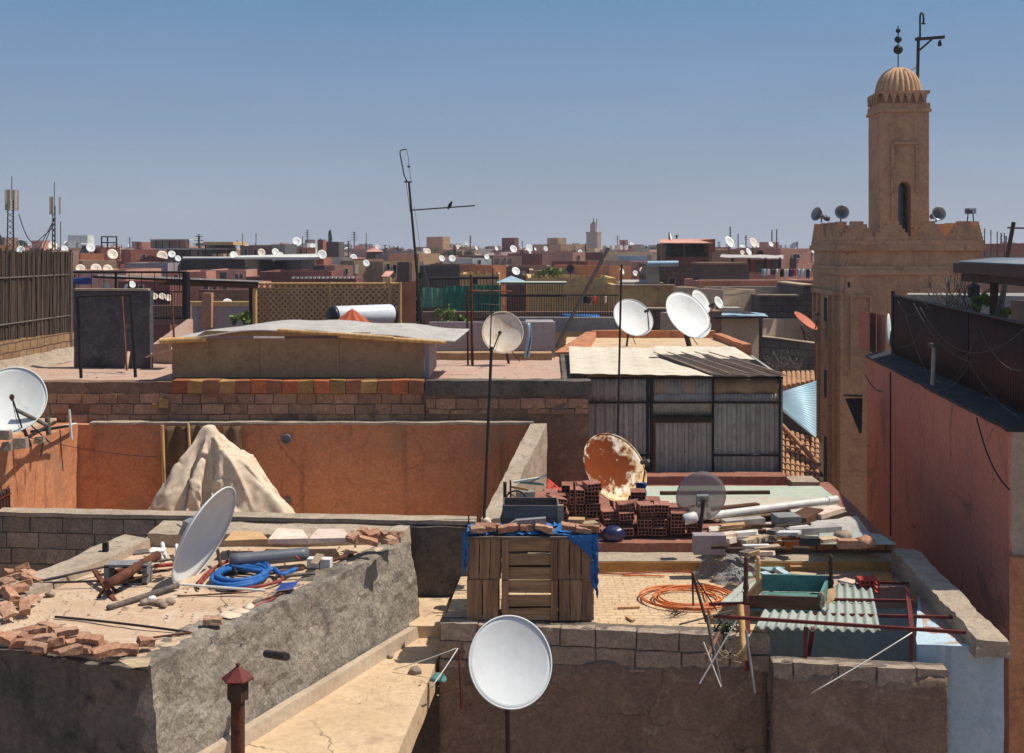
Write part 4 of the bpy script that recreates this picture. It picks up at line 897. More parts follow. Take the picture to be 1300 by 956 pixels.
MB().hexa([P(1283, 410, 22), P(1320, 415, 22), P(1320, 410, 24), P(1283, 410, 24), P(1283, 381, 22), P(1320, 382, 22), P(1320, 381, 24), P(1283, 381, 24)]).build('wall', 'town_brown', t)
# ================================================================ satellite dishes near the camera
def dish(label, c, n, dia, m='dish_white', foot=None, arm=True, depth=.105, group='large satellite dishes on the near roofs', armang=0.0, lnb='tank_black', asp=1.07, stay=True, mast_r=.025, roll=0.0, detail=(48, 10)):
    c = Vector(c); n = Vector(n).normalized(); r = dia/2
    up = (Vector((0, 0, 1))-n*n.z).normalized()
    if roll: up = Matrix.Rotation(roll, 3, n) @ up
    rt = up.cross(n)
    foot = Vector(foot) if foot is not None else None
    t = thing('satellite_dish', label, 'satellite dish', tuple(foot if foot is not None else c), group)
    vx = c-n*depth*dia
    o = MB().bowl(vx, rt, up, n, r, depth*dia, asp, .008, detail[0], detail[1]).build('reflector', m, t, loc=c)
    ring = [c+(rt*math.cos(a)+up*math.sin(a)*asp)*r*1.004 for a in [i*2*math.pi/48 for i in range(48)]]
    MB().tube(ring, .009, 6, closed=True).build('rim', m, t, loc=c)
    back = vx-n*.06
    b = MB(); b.box(back, (.16, .07, .16), rot=n.to_track_quat('Y', 'Z').to_euler())
    for s_ in (-1, 1): b.bar(back+rt*.06*s_, back+rt*.06*s_-n*.1, .012, 5)
    b.build('bracket', 'galv', t)
    if foot is not None:
        mt = MB(); topm = back-n*.1+Vector((0, 0, .06)); mt.bar(foot, (foot.x*.0+topm.x, topm.y, topm.z), mast_r, 8)
        mt.build('mast', 'dark_pipe', t)
        if stay: MB().bar(foot.lerp(topm, .05)+Vector((.22, .15, -.0)), foot.lerp(topm, .75), .010, 5).build('stay', 'black_metal', t)
    if arm:
        dn = -up*math.cos(armang)+rt*math.sin(armang)
        a0 = c+dn*r*asp*.98-n*.02; tip = c+dn*r*.42+n*dia*.55
        am = MB(); am.bar(a0-n*.05, tip, .012, 6); ao = am.build('feed_arm', 'dark_pipe', t)
        ln = MB(); d = (vx-tip).normalized(); ln.bar(tip-d*.05, tip+d*.06, .026, 10).bar(tip+d*.06, tip+d*.09, .034, 10); ln.bar(tip-d*.02, tip-d*.02-Vector((0, 0, .06)), .016, 6)
        ln.build('receiver', lnb, ao)
        MB().tube(curve(tip, a0-n*.1, .12, 8), .004, 4).build('cable', 'cable_black', ao)
    return t
dish('big white dish cut by the left edge, above the orange courtyard', P(15, 507, 16.0), (.22, -.78, .48), .885, 'dish_white', (X(35, 16.3), 16.4, -2.72), armang=.35, lnb='brown_wood')
dish('white dish lying tilted almost edge-on on the littered left terrace', P(260, 681, 12.5), (.93, -.23, -.42), 1.06, 'dish_grey', None, arm=False, depth=.15)
dish('pale round dish at the bottom edge in front of the grey block wall', P(648, 840, 11.4), (.16, -.86, .46), .80, 'dish_grey', (X(650, 11.9), 12.0, G0+4), arm=False, depth=.09)
dish('large rusty orange and white dish above the hollow bricks', P(781, 594, 17.0), (.40, -.70, .50), 1.0, 'dish_rust', (X(778, 17.5), 17.6, zF), armang=.55, lnb='grey_wood', roll=.25)
dish('round grey see-through mesh dish on a short rusty post over the planks', P(890, 630, 15.95), (.0, .93, .25), .66, 'dish_mesh', (X(888, 15.7), 15.72, zF), arm=False, depth=.10, stay=False)
dish('cream rust stained dish behind a thin aerial on the brown roof', P(638, 422, 22.6), (.05, -.85, .35), .78, 'dish_cream', (X(646, 23), 23.0, zH), armang=-.5)
dish('big white dish on the terracotta terrace, the left one of its pair', P(804, 403, 26.8), (.22, -.72, .55), .92, 'dish_white', (X(796, 27.3), 27.4, -2.22), armang=.75)
dish('biggest white dish, tilted, the right one on the terracotta terrace', P(874, 400, 26.6), (.40, -.66, .55), 1.14, 'dish_white', (X(876, 27.2), 27.3, -2.22), armang=.95, mast_r=.06)
dish('small white dish half hidden behind the biggest white dish', P(890, 383, 30.5), (.6, -.6, .45), .62, 'dish_white', (X(890, 31), 31, -2.6), arm=False, detail=(24, 5))
# mounting bits of the tilted dish: arm on the floor
one(MB().bar(PZ(229, 742, zA+.1), PZ(337, 750, zA+.06), .014, 8), 'feed_arm', 'white_plastic', 'white metal dish arm lying on the terrace beside the blue hose', 'metal arm')
# roof edge clutter below the left dish
random.seed(21)
LG = 'sticks and scrap on the orange wall by the left dish'
for i, (a, b2, r, m, lb) in enumerate([((20, 520, 15.9), (60, 540, 16.0), .03, 'grey_wood', 'weathered stick under the big left dish'), ((30, 558, 15.8), (70, 536, 17.5), .025, 'dark_pipe', 'bent dark pipe on the orange wall under the left dish'),
        ((58, 546, 17), (96, 538, 18.6), .02, 'white_plastic', 'thin white aerial boom on the orange wall corner'), ((88, 520, 18.2), (91, 558, 18.2), .02, 'white_plastic', 'short upright white rod at the orange wall corner'),
        ((60, 530, 17), (62, 552, 17), .04, 'grey_wood', 'stubby grey post on the orange wall beside the left dish'), ((56, 556, 16.8), (52, 580, 16.8), .018, 'grey_wood', 'thin grey lath hanging down the lit orange wall'),
        ((76, 545, 17.2), (80, 598, 17.1), .008, 'cable_black', 'black cable end hanging down the lit orange wall'), ((40, 548, 16.4), (86, 541, 17.8), .022, 'black_metal', 'dark metal bar lying along the orange wall top')]):
    one(MB().bar(P(*a), P(*b2), r, 6), 'stick' if i not in (2, 6) else ('aerial_boom' if i == 2 else 'cable'), m, lb, 'stick' if i != 6 else 'cable')
for i, (px, py, D, s_) in enumerate([(6, 552, 15.4, .15), (26, 562, 15.5, .17), (10, 566, 15.4, .13), (50, 558, 16.2, .12)]):
    c = P(px, py, D); one(MB().hexa([c+Vector(v)*s_ for v in ((-.6, -.5, -.4), (.6, -.4, -.4), (.5, .5, -.4), (-.5, .4, -.4), (-.4, -.4, .4), (.5, -.3, .35), (.4, .4, .4), (-.5, .3, .3))], .06, .02), 'rubble', 'stone', 'lump of grey rubble on the roof edge under the left dish', 'rubble', 'rubble under the left dish')
one(MB().tube(curve(P(35, 555, 15.9), P(200, 580, 18.9), .05, 20), .006, 4), 'cable', 'cable_black', 'thin dark cable crossing the courtyard corner from the left dish', 'cable')

# ================================================================ loose bricks on house A
def brick_mesh(seed, s=(.22, .11, .06), m='clay_brick', amp=.012):
    random.seed(seed); mb = MB(); h = [v/2 for v in s]
    j = lambda: rnd(-.012, .012)
    mb.hexa([(sx*h[0]+j(), sy*h[1]+j(), sz*h[2]+j()) for sz in (-1, 1) for sx, sy in ((-1, -1), (1, -1), (1, 1), (-1, 1))], .035, amp, freq=9)
    return mb
def tri(x):
    x = x-math.floor(x); return 1-abs(2*x-1)
def put(o, loc, rot):
    o.location = Vector(loc)+Vector((0, 0, H)); o.rotation_euler = rot
protos = []
for k in range(5):
    o = one(brick_mesh(40+k, [(.22, .11, .06), (.17, .11, .058), (.21, .10, .07), (.13, .11, .06), (.19, .12, .055)][k], amp=.016), 'brick', ['clay_brick', 'clay_tan', 'clay_brick', 'clay_brick', 'clay_tan'][k], '', 'brick'); protos.append(o)
used = set()
def brick(i, loc, rot, label, group):
    p_ = protos[i % 5]
    if i % 5 in used: p_ = copy_tree(p_)
    else: used.add(i % 5)
    put(p_, loc, rot); p_['label'] = label; p_['group'] = group
random.seed(8)
row = [(3, 816), (18, 812), (33, 808), (50, 806), (62, 802), (28, 822), (45, 826), (60, 828), (75, 812), (84, 808), (98, 822), (108, 828), (115, 818), (127, 826), (100, 814), (136, 832), (149, 832), (158, 830), (72, 820), (88, 832), (40, 816), (58, 815)]
for i, (px, py) in enumerate(row):
    lay = .035 if i % 3 else .085
    c = PZ(px, py, zA+lay); brick(i, c, (rnd(-.15, .15), rnd(-.15, .15), rnd(-.5, .9)), 'broken reddish brick in the row along the front edge of the left terrace', 'broken bricks along the terrace edge')
pile = [(6, 772, 0), (20, 768, 0), (32, 776, 0), (12, 764, .05), (10, 782, 0), (38, 766, 0), (4, 756, .04), (20, 756, .05), (28, 748, 0), (8, 744, 0), (22, 738, .04), (30, 728, .05), (14, 732, 0), (40, 742, 0), (36, 734, .0)]
for i, (px, py, dz) in enumerate(pile):
    c = PZ(px, py+dz*60, zA+.04)+Vector((0, 0, dz)); brick(i*2+1, c, (rnd(-.3, .3), rnd(-.3, .3), rnd(0, 3)), 'broken brick in the heap at the left edge of the terrace', 'broken bricks heaped at the left edge')
brick(1, PZ(270, 792, zA+.04), (0, 0, .1), 'single brick lying at the right edge of the littered terrace', 'single bricks on the roofs')
brick(3, PZ(184, 820, zA+.05), (.1, .2, .6), 'single reddish brick in white mortar scraps on the terrace corner', 'single bricks on the roofs')
SL = 'stones'
def stone(c, s, label, group=None, m='stone', name='stone', flat=.6):
    q = Vector(c); seed = Vector((rnd(0, 50), rnd(0, 50), rnd(0, 50)))
    def fn(u, v):
        a = u*2*math.pi; p_ = (v-.5)*math.pi; d = Vector((math.cos(a)*math.cos(p_), math.sin(a)*math.cos(p_), math.sin(p_)*flat))
        return q+d*s*(1+.35*noise.noise(d*1.6+seed)+.12*noise.noise(d*4+seed))
    return one(MB().grid(fn, 14, 8), name, m, label, name, group)
for i, (px, py, s_) in enumerate([(38, 756, .07), (63, 754, .05), (186, 764, .06), (196, 764, .05), (204, 765, .055), (215, 763, .06), (208, 768, .04)]):
    stone(PZ(px, py, zA+.03), s_, 'rough stone lying on the left terrace floor' if i < 2 else 'stone in the small cluster in front of the tilted dish', 'stones on the terrace' if i < 2 else 'stone cluster by the tilted dish')
stone(PZ(527, 851, zC+.03), .07, 'brown stone lying on the tan landing floor', None); stone(PZ(496, 833, zC+.02), .035, 'small dark stone on the tan landing floor near the skirting', None)
stone(PZ(193, 760, zA+.09), .045, 'pale yellow lump on the stones in front of the tilted dish', None, 'white_paint', 'lump')
# slabs, stones on the back parapet
for i, (x0, x1, y0, y1, m, lb) in enumerate([(340, 392, 672, 685, 'paper_slab', 'pale thin slab on the terrace back parapet, left of its pair'), (392, 445, 672, 684, 'paper_slab', 'pale pinkish slab on the terrace back parapet, right of its pair'), (285, 340, 675, 686, 'cardboard', 'brown board lying on the terrace back parapet')]):
    z = zA+.22; q = [PZ(x0, y1, z), PZ(x1, y1, z), PZ(x1-8, y0, z), PZ(x0+12, y0, z)]
    one(MB().hexa([p_+Vector((0, 0, -.05)) for p_ in q]+[p_+Vector((0, 0, .012*(j % 2))) for j, p_ in enumerate(q)], .12, .006), 'slab' if i < 2 else 'board', m, lb, 'slab' if i < 2 else 'board')
random.seed(4)
for i in range(12):
    brick(i, PZ(rnd(446, 500), rnd(681, 694), zA+.16+rnd(0, .06)), (rnd(-.4, .4), rnd(-.4, .4), rnd(0, 3)), 'broken brick in the little heap at the back corner of the left terrace', 'broken bricks at the back corner of the left terrace')
one(MB().tube([PZ(451, 695, zA+.05)+Vector((0, 0, k*.05)) for k in range(5)], .014, 6), 'pipe', 'white_plastic', 'short white upright pipe beside the stone heap', 'pipe')
one(MB().hexa([PZ(150, 838, zA+.06), PZ(192, 834, zA+.06), PZ(188, 846, zA+.02), PZ(168, 848, zA+.02), PZ(150, 838, zA+.08), PZ(192, 834, zA+.08), PZ(188, 846, zA+.04), PZ(168, 848, zA+.04)]), 'board', 'pale_wood', 'small tilted board at the front corner of the left terrace', 'board')
# rods, pipes and timber
def rod(a, b2, r, m, label, name='rod', sag=0, n=7, z=zA):
    p0 = PZ(a[0], a[1], z+a[2]); p1 = PZ(b2[0], b2[1], z+b2[2])
    return one(MB().tube(curve(p0, p1, sag, 10), r, n), name, m, label, name.replace('_', ' '))
rod((70, 783, .02), (242, 803, .02), .012, 'dark_pipe', 'long dark rod lying across the front of the left terrace', sag=-.01)
rod((242, 803, .02), (183, 811, .02), .01, 'rust_metal', 'short rusty rod lying towards the terrace corner')
rod((30, 742, .08), (150, 716, .10), .012, 'dark_pipe', 'thin dark rod reaching from the brick heap to the rusty pipe')
rod((35, 741, .06), (135, 737, .08), .012, 'dark_pipe', 'second dark rod lying nearly level behind the rusty stand')
rod((137, 772, .03), (226, 743, .05), .03, 'grey_wood', 'grey wooden pole lying below the tilted dish', 'pole')
rod((137, 742, .16), (200, 705, .22), .05, 'rust_metal', 'thick rusty pipe sloping up from the rusty stand', 'pipe', n=12)
rod((128, 816, .02), (148, 830, .06), .012, 'dark_pipe', 'stubby dark rod among the front bricks')
rod((225, 757, .01), (315, 752, .02), .008, 'rust_metal', 'thin brown rod on the floor in front of the blue hose')
t = thing('rusty_stand', 'rusty crossed angle-iron stand on the left terrace floor', 'stand', tuple(PZ(135, 762, zA)))
MB().plank(PZ(120, 724, zA+.12), PZ(146, 764, zA), .045, .03).build('leg', 'rust_metal', t); MB().plank(PZ(150, 752, zA), PZ(132, 738, zA+.1), .03, .02).build('leg', 'rust_metal', t); MB().plank(PZ(124, 760, zA), PZ(133, 745, zA+.1), .03, .02).build('leg', 'rust_metal', t)
# hollow concrete block
t = thing('concrete_block', 'grey hollow concrete block under the rusty pipe', 'block', tuple(PZ(160, 745, zA)))
c = MB(); q = PZ(163, 740, zA)
for dx in (-.2, .0, .2): c.box(q+Vector((dx, .0, .1)), (.05, .2, .2))
c.box(q+Vector((0, 0, .2)), (.45, .2, .03)).box(q+Vector((0, 0, .012)), (.45, .2, .024)); c.build('block', 'concrete_grey', t)
random.seed(14)
for i in range(11):
    px, py = rnd(150, 225), rnd(706, 736)
    rod((px-rnd(15, 32), py+rnd(2, 7), rnd(.03, .1)), (px+rnd(12, 30), py-rnd(0, 6), rnd(.03, .14)), rnd(.012, .024), ['rust_metal', 'red_hose', 'grey_wood', 'brown_wood'][i % 4], 'rusty offcut in the scrap heap left of the tilted dish', 'offcut')
    bpy.context.scene.collection.objects[-1]['group'] = 'scrap heap left of the tilted dish'
for i in range(5):
    px, py = rnd(155, 205), rnd(700, 722); z = zA+.1+.03*i
    q = [PZ(px, py, z), PZ(px+rnd(16, 26), py-rnd(0, 3), z), PZ(px+rnd(16, 28), py-rnd(4, 8), z+.02), PZ(px+3, py-rnd(4, 7), z+.03)]
    o = one(MB().hexa(q+[v+Vector((0, 0, .018)) for v in q]), 'board', ['grey_wood', 'white_paint', 'pale_wood'][i % 3], 'small loose board in the scrap heap left of the tilted dish', 'board', 'boards in the scrap heap')
rod((206, 690, .1), (210, 708, .05), .025, 'white_plastic', 'white plastic can lying by the parapet, left of the tilted dish', 'can', n=10)
rod((224, 692, .1), (226, 708, .05), .022, 'white_plastic', 'white and black striped can just left of the tilted dish', 'can', n=10)
one(MB().box(PZ(134, 700, zA+.1), (.06, .05, .2)), 'scrap_plate', 'black_metal', 'black upright plate at the scrap heap end of the kerb', 'plate')
# big grey pipe, hoses
rod((292, 712, .13), (391, 703, .13), .075, 'grey_pvc', 'thick grey plastic drain pipe lying along the terrace', 'drain_pipe', n=18)
t = thing('hose_coil', 'bright blue ribbed hose coiled on the terrace', 'hose', tuple(PZ(308, 736, zA)))
cc_ = PZ(306, 736, zA); pts = []
for i in range(210):
    a = i/210*2*math.pi*5.4; rr = .25+.05*math.sin(a*.31)+.03*math.sin(a*1.7)
    pts.append((cc_.x+rr*1.02*math.cos(a), cc_.y+rr*1.3*math.sin(a), zA+.035+.012*(i/210*4)+.012*math.sin(a*1.3)))
for k in range(24): a = -.2+k*.06; pts.append((cc_.x+.25+k*.014, cc_.y+.05+math.sin(k*.35)*.1, zA+.07))
c = MB(); c.tube(pts, .027, 9); c.build('hose', 'blue_plastic', t)
def hose(pts, r, m, label):
    q = [PZ(px, py, zA+z) for px, py, z in pts]; out_ = []
    for i in range(len(q)-1):
        for k in range(6):
            tt = k/6; p0, p1, p2, p3 = q[max(i-1, 0)], q[i], q[i+1], q[min(i+2, len(q)-1)]
            out_.append(.5*((2*p1)+(p2-p0)*tt+(2*p0-5*p1+4*p2-p3)*tt*tt+(3*p1-p0-3*p2+p3)*tt**3))
    out_.append(q[-1])
    return one(MB().tube(out_, r, 7), 'hose', m, label, 'hose')
hose([(250, 745, .02), (262, 728, .04), (290, 712, .08), (330, 703, .1), (360, 700, .1)], .016, 'red_hose', 'dull red hose looping behind the blue coil to the grey pipe')
hose([(255, 741, .02), (275, 720, .05), (310, 706, .1), (345, 699, .12)], .014, 'red_hose', 'second dull red hose running along the back parapet')
hose([(300, 749, .03), (330, 744, .05), (358, 736, .05), (352, 728, .06)], .018, 'red_hose', 'red hose curving in front of the blue coil')
hose([(252, 748, .02), (250, 740, .03), (262, 732, .03)], .012, 'cable_black', 'dark cable end curled left of the blue coil')
rod((317, 768, .02), (365, 750, .04), .01, 'rust_metal', 'thin rusty rod under the blue plastic plate'); rod((322, 771, .02), (350, 759, .03), .012, 'red_hose', 'short red rod near the terrace right edge')
one(MB().hexa([PZ(350, 750, zA+.05), PZ(372, 747, zA+.05), PZ(379, 738, zA+.09), PZ(358, 740, zA+.09), PZ(350, 750, zA+.07), PZ(372, 747, zA+.07), PZ(379, 738, zA+.11), PZ(358, 740, zA+.11)]), 'plate', 'cobalt_plastic', 'tilted cobalt blue plastic plate right of the blue coil', 'plate')
t = thing('carton', 'white and blue striped carton lying right of the grey pipe', 'carton', tuple(PZ(405, 720, zA)))
q = PZ(406, 721, zA); MB().box(q+Vector((0, 0, .06)), (.26, .12, .10), -.12).build('box', 'white_paint', t)
c = MB()
for i in range(5): c.box(q+Vector((.01+i*.025, -.062+.002, .06)), (.010, .004, .098), -.12)
c.build('stripes', 'cobalt_plastic', t)
one(MB().hexa([PZ(394, 714, zA+.1), PZ(403, 716, zA+.1), PZ(412, 704, zA+.16), PZ(402, 702, zA+.16), PZ(394, 714, zA+.12), PZ(403, 716, zA+.12), PZ(412, 704, zA+.18), PZ(402, 702, zA+.18)]), 'board', 'pale_wood', 'pale offcut standing behind the striped carton', 'board')
for i, (a, b2, m) in enumerate([((340, 728), (385, 722), 'brown_wood'), ((350, 732), (400, 728), 'grey_wood'), ((290, 700), (300, 728), 'black_metal'), ((276, 698), (282, 726), 'dark_wood'), ((420, 712), (448, 704), 'brown_wood')]):
    rod((*a, .05+(.12 if i in (2, 3) else 0)), (*b2, .05), .02, m, ['brown batten behind the cobalt plate', 'grey batten beside the cobalt plate', 'black upright iron behind the blue coil', 'dark iron bar leaning behind the blue coil', 'brown batten between carton and stone heap'][i], 'batten' if i in (0, 1, 4) else 'bar')
for px in (362, 374):
    one(MB().tube([PZ(px, 718, zA+.03)+Vector((.05*math.cos(a), 0, .05+.05*math.sin(a))) for a in [k*math.pi/8 for k in range(9)]], .014, 6), 'hoop', 'paper_slab' if px == 362 else 'red_hose', ('pale' if px == 362 else 'red')+' hoop of tube lying under the grey drain pipe', 'hoop')
def cloth_heap(label, name, m, cx_, cy_, w, d, h, seed, cat, z=zA, group=None):
    c0 = PZ(cx_, cy_, z); sv = Vector((seed*3.1, seed*1.7, 0))
    def fn(u, v):
        a = u*2*math.pi; k = 1-v
        p_ = Vector((math.cos(a)*w*v*(1+.25*noise.noise(Vector((math.cos(a)*1.5, math.sin(a)*1.5, 0))+sv)), math.sin(a)*d*v, h*(k**.8)))
        p_ += noise.noise_vector(p_*9+sv)*h*.35
        p_.z = max(.004, p_.z)
        return c0+p_
    return one(MB().grid(fn, 40, 10, .006), name, m, label, cat, group)
random.seed(3)
for px_, py_, w_ in ((292, 783, .11), (306, 777, .09), (316, 772, .06)): cloth_heap('crumpled cream rag on the right edge of the left terrace', 'rag', 'canvas', px_, py_, w_, .07, .05, px_*.1, 'rag', zA+.01, 'rags on the edge of the left terrace')

# red lantern, landing clutter
t = thing('chimney_cap', 'small red metal chimney cap with a pointed roof at the bottom edge', 'chimney cap', (X(302, 9.4), 9.4, zC))
b0 = Vector((X(302, 9.4), 9.4, Zr(862, 9.4)))
MB().ring([(.13, 0), (.13, .01), (.0, .11)], 6, b0, smooth=False).build('roof', 'red_rail', t); MB().ring([(.012, .1), (.02, .12), (.0, .13)], 6, b0).build('knob', 'red_rail', t)
MB().ring([(.085, -.16), (.085, -.02), (.0, -.02)], 6, b0, smooth=False).build('body', 'dark_wood', t); MB().bar((b0.x, b0.y, zC), (b0.x, b0.y, b0.z-.1), .055, 12).build('flue', 'rust_metal', t)
rs = thing('wall_rod', 'thin upright rod tied with white string beside the pale dish', 'rod', tuple(P(585, 880, 12.4)))
MB().bar(P(586, 900, 12.4), P(582, 820, 12.4), .012, 6).build('rod', 'red_rail', rs)
for a, b2, lb in (((582, 822, 12.4), (548, 872, 11.9), 'white string running down left from the rod by the pale dish'), ((582, 822, 12.4), (500, 850, 12.6), 'white string stretched from the rod to the landing floor'), ((1158, 803, 11.95), (1030, 880, 11.6), 'taut white string crossing in front of the blue stairwell')):
    one(MB().tube(curve(P(*a), P(*b2), .01, 6), .006, 4), 'string', 'string_white', lb, 'string')
t = cloth_heap('dark teal cloth bundled at the edge of the landing', 'cloth', 'turquoise_paint', 556, 864, .10, .1, .1, 3, 'cloth', zC)
MB
# tarpaulin heap in the courtyard
tc0 = Vector((X(278, 17.6), 17.6, -4.45))
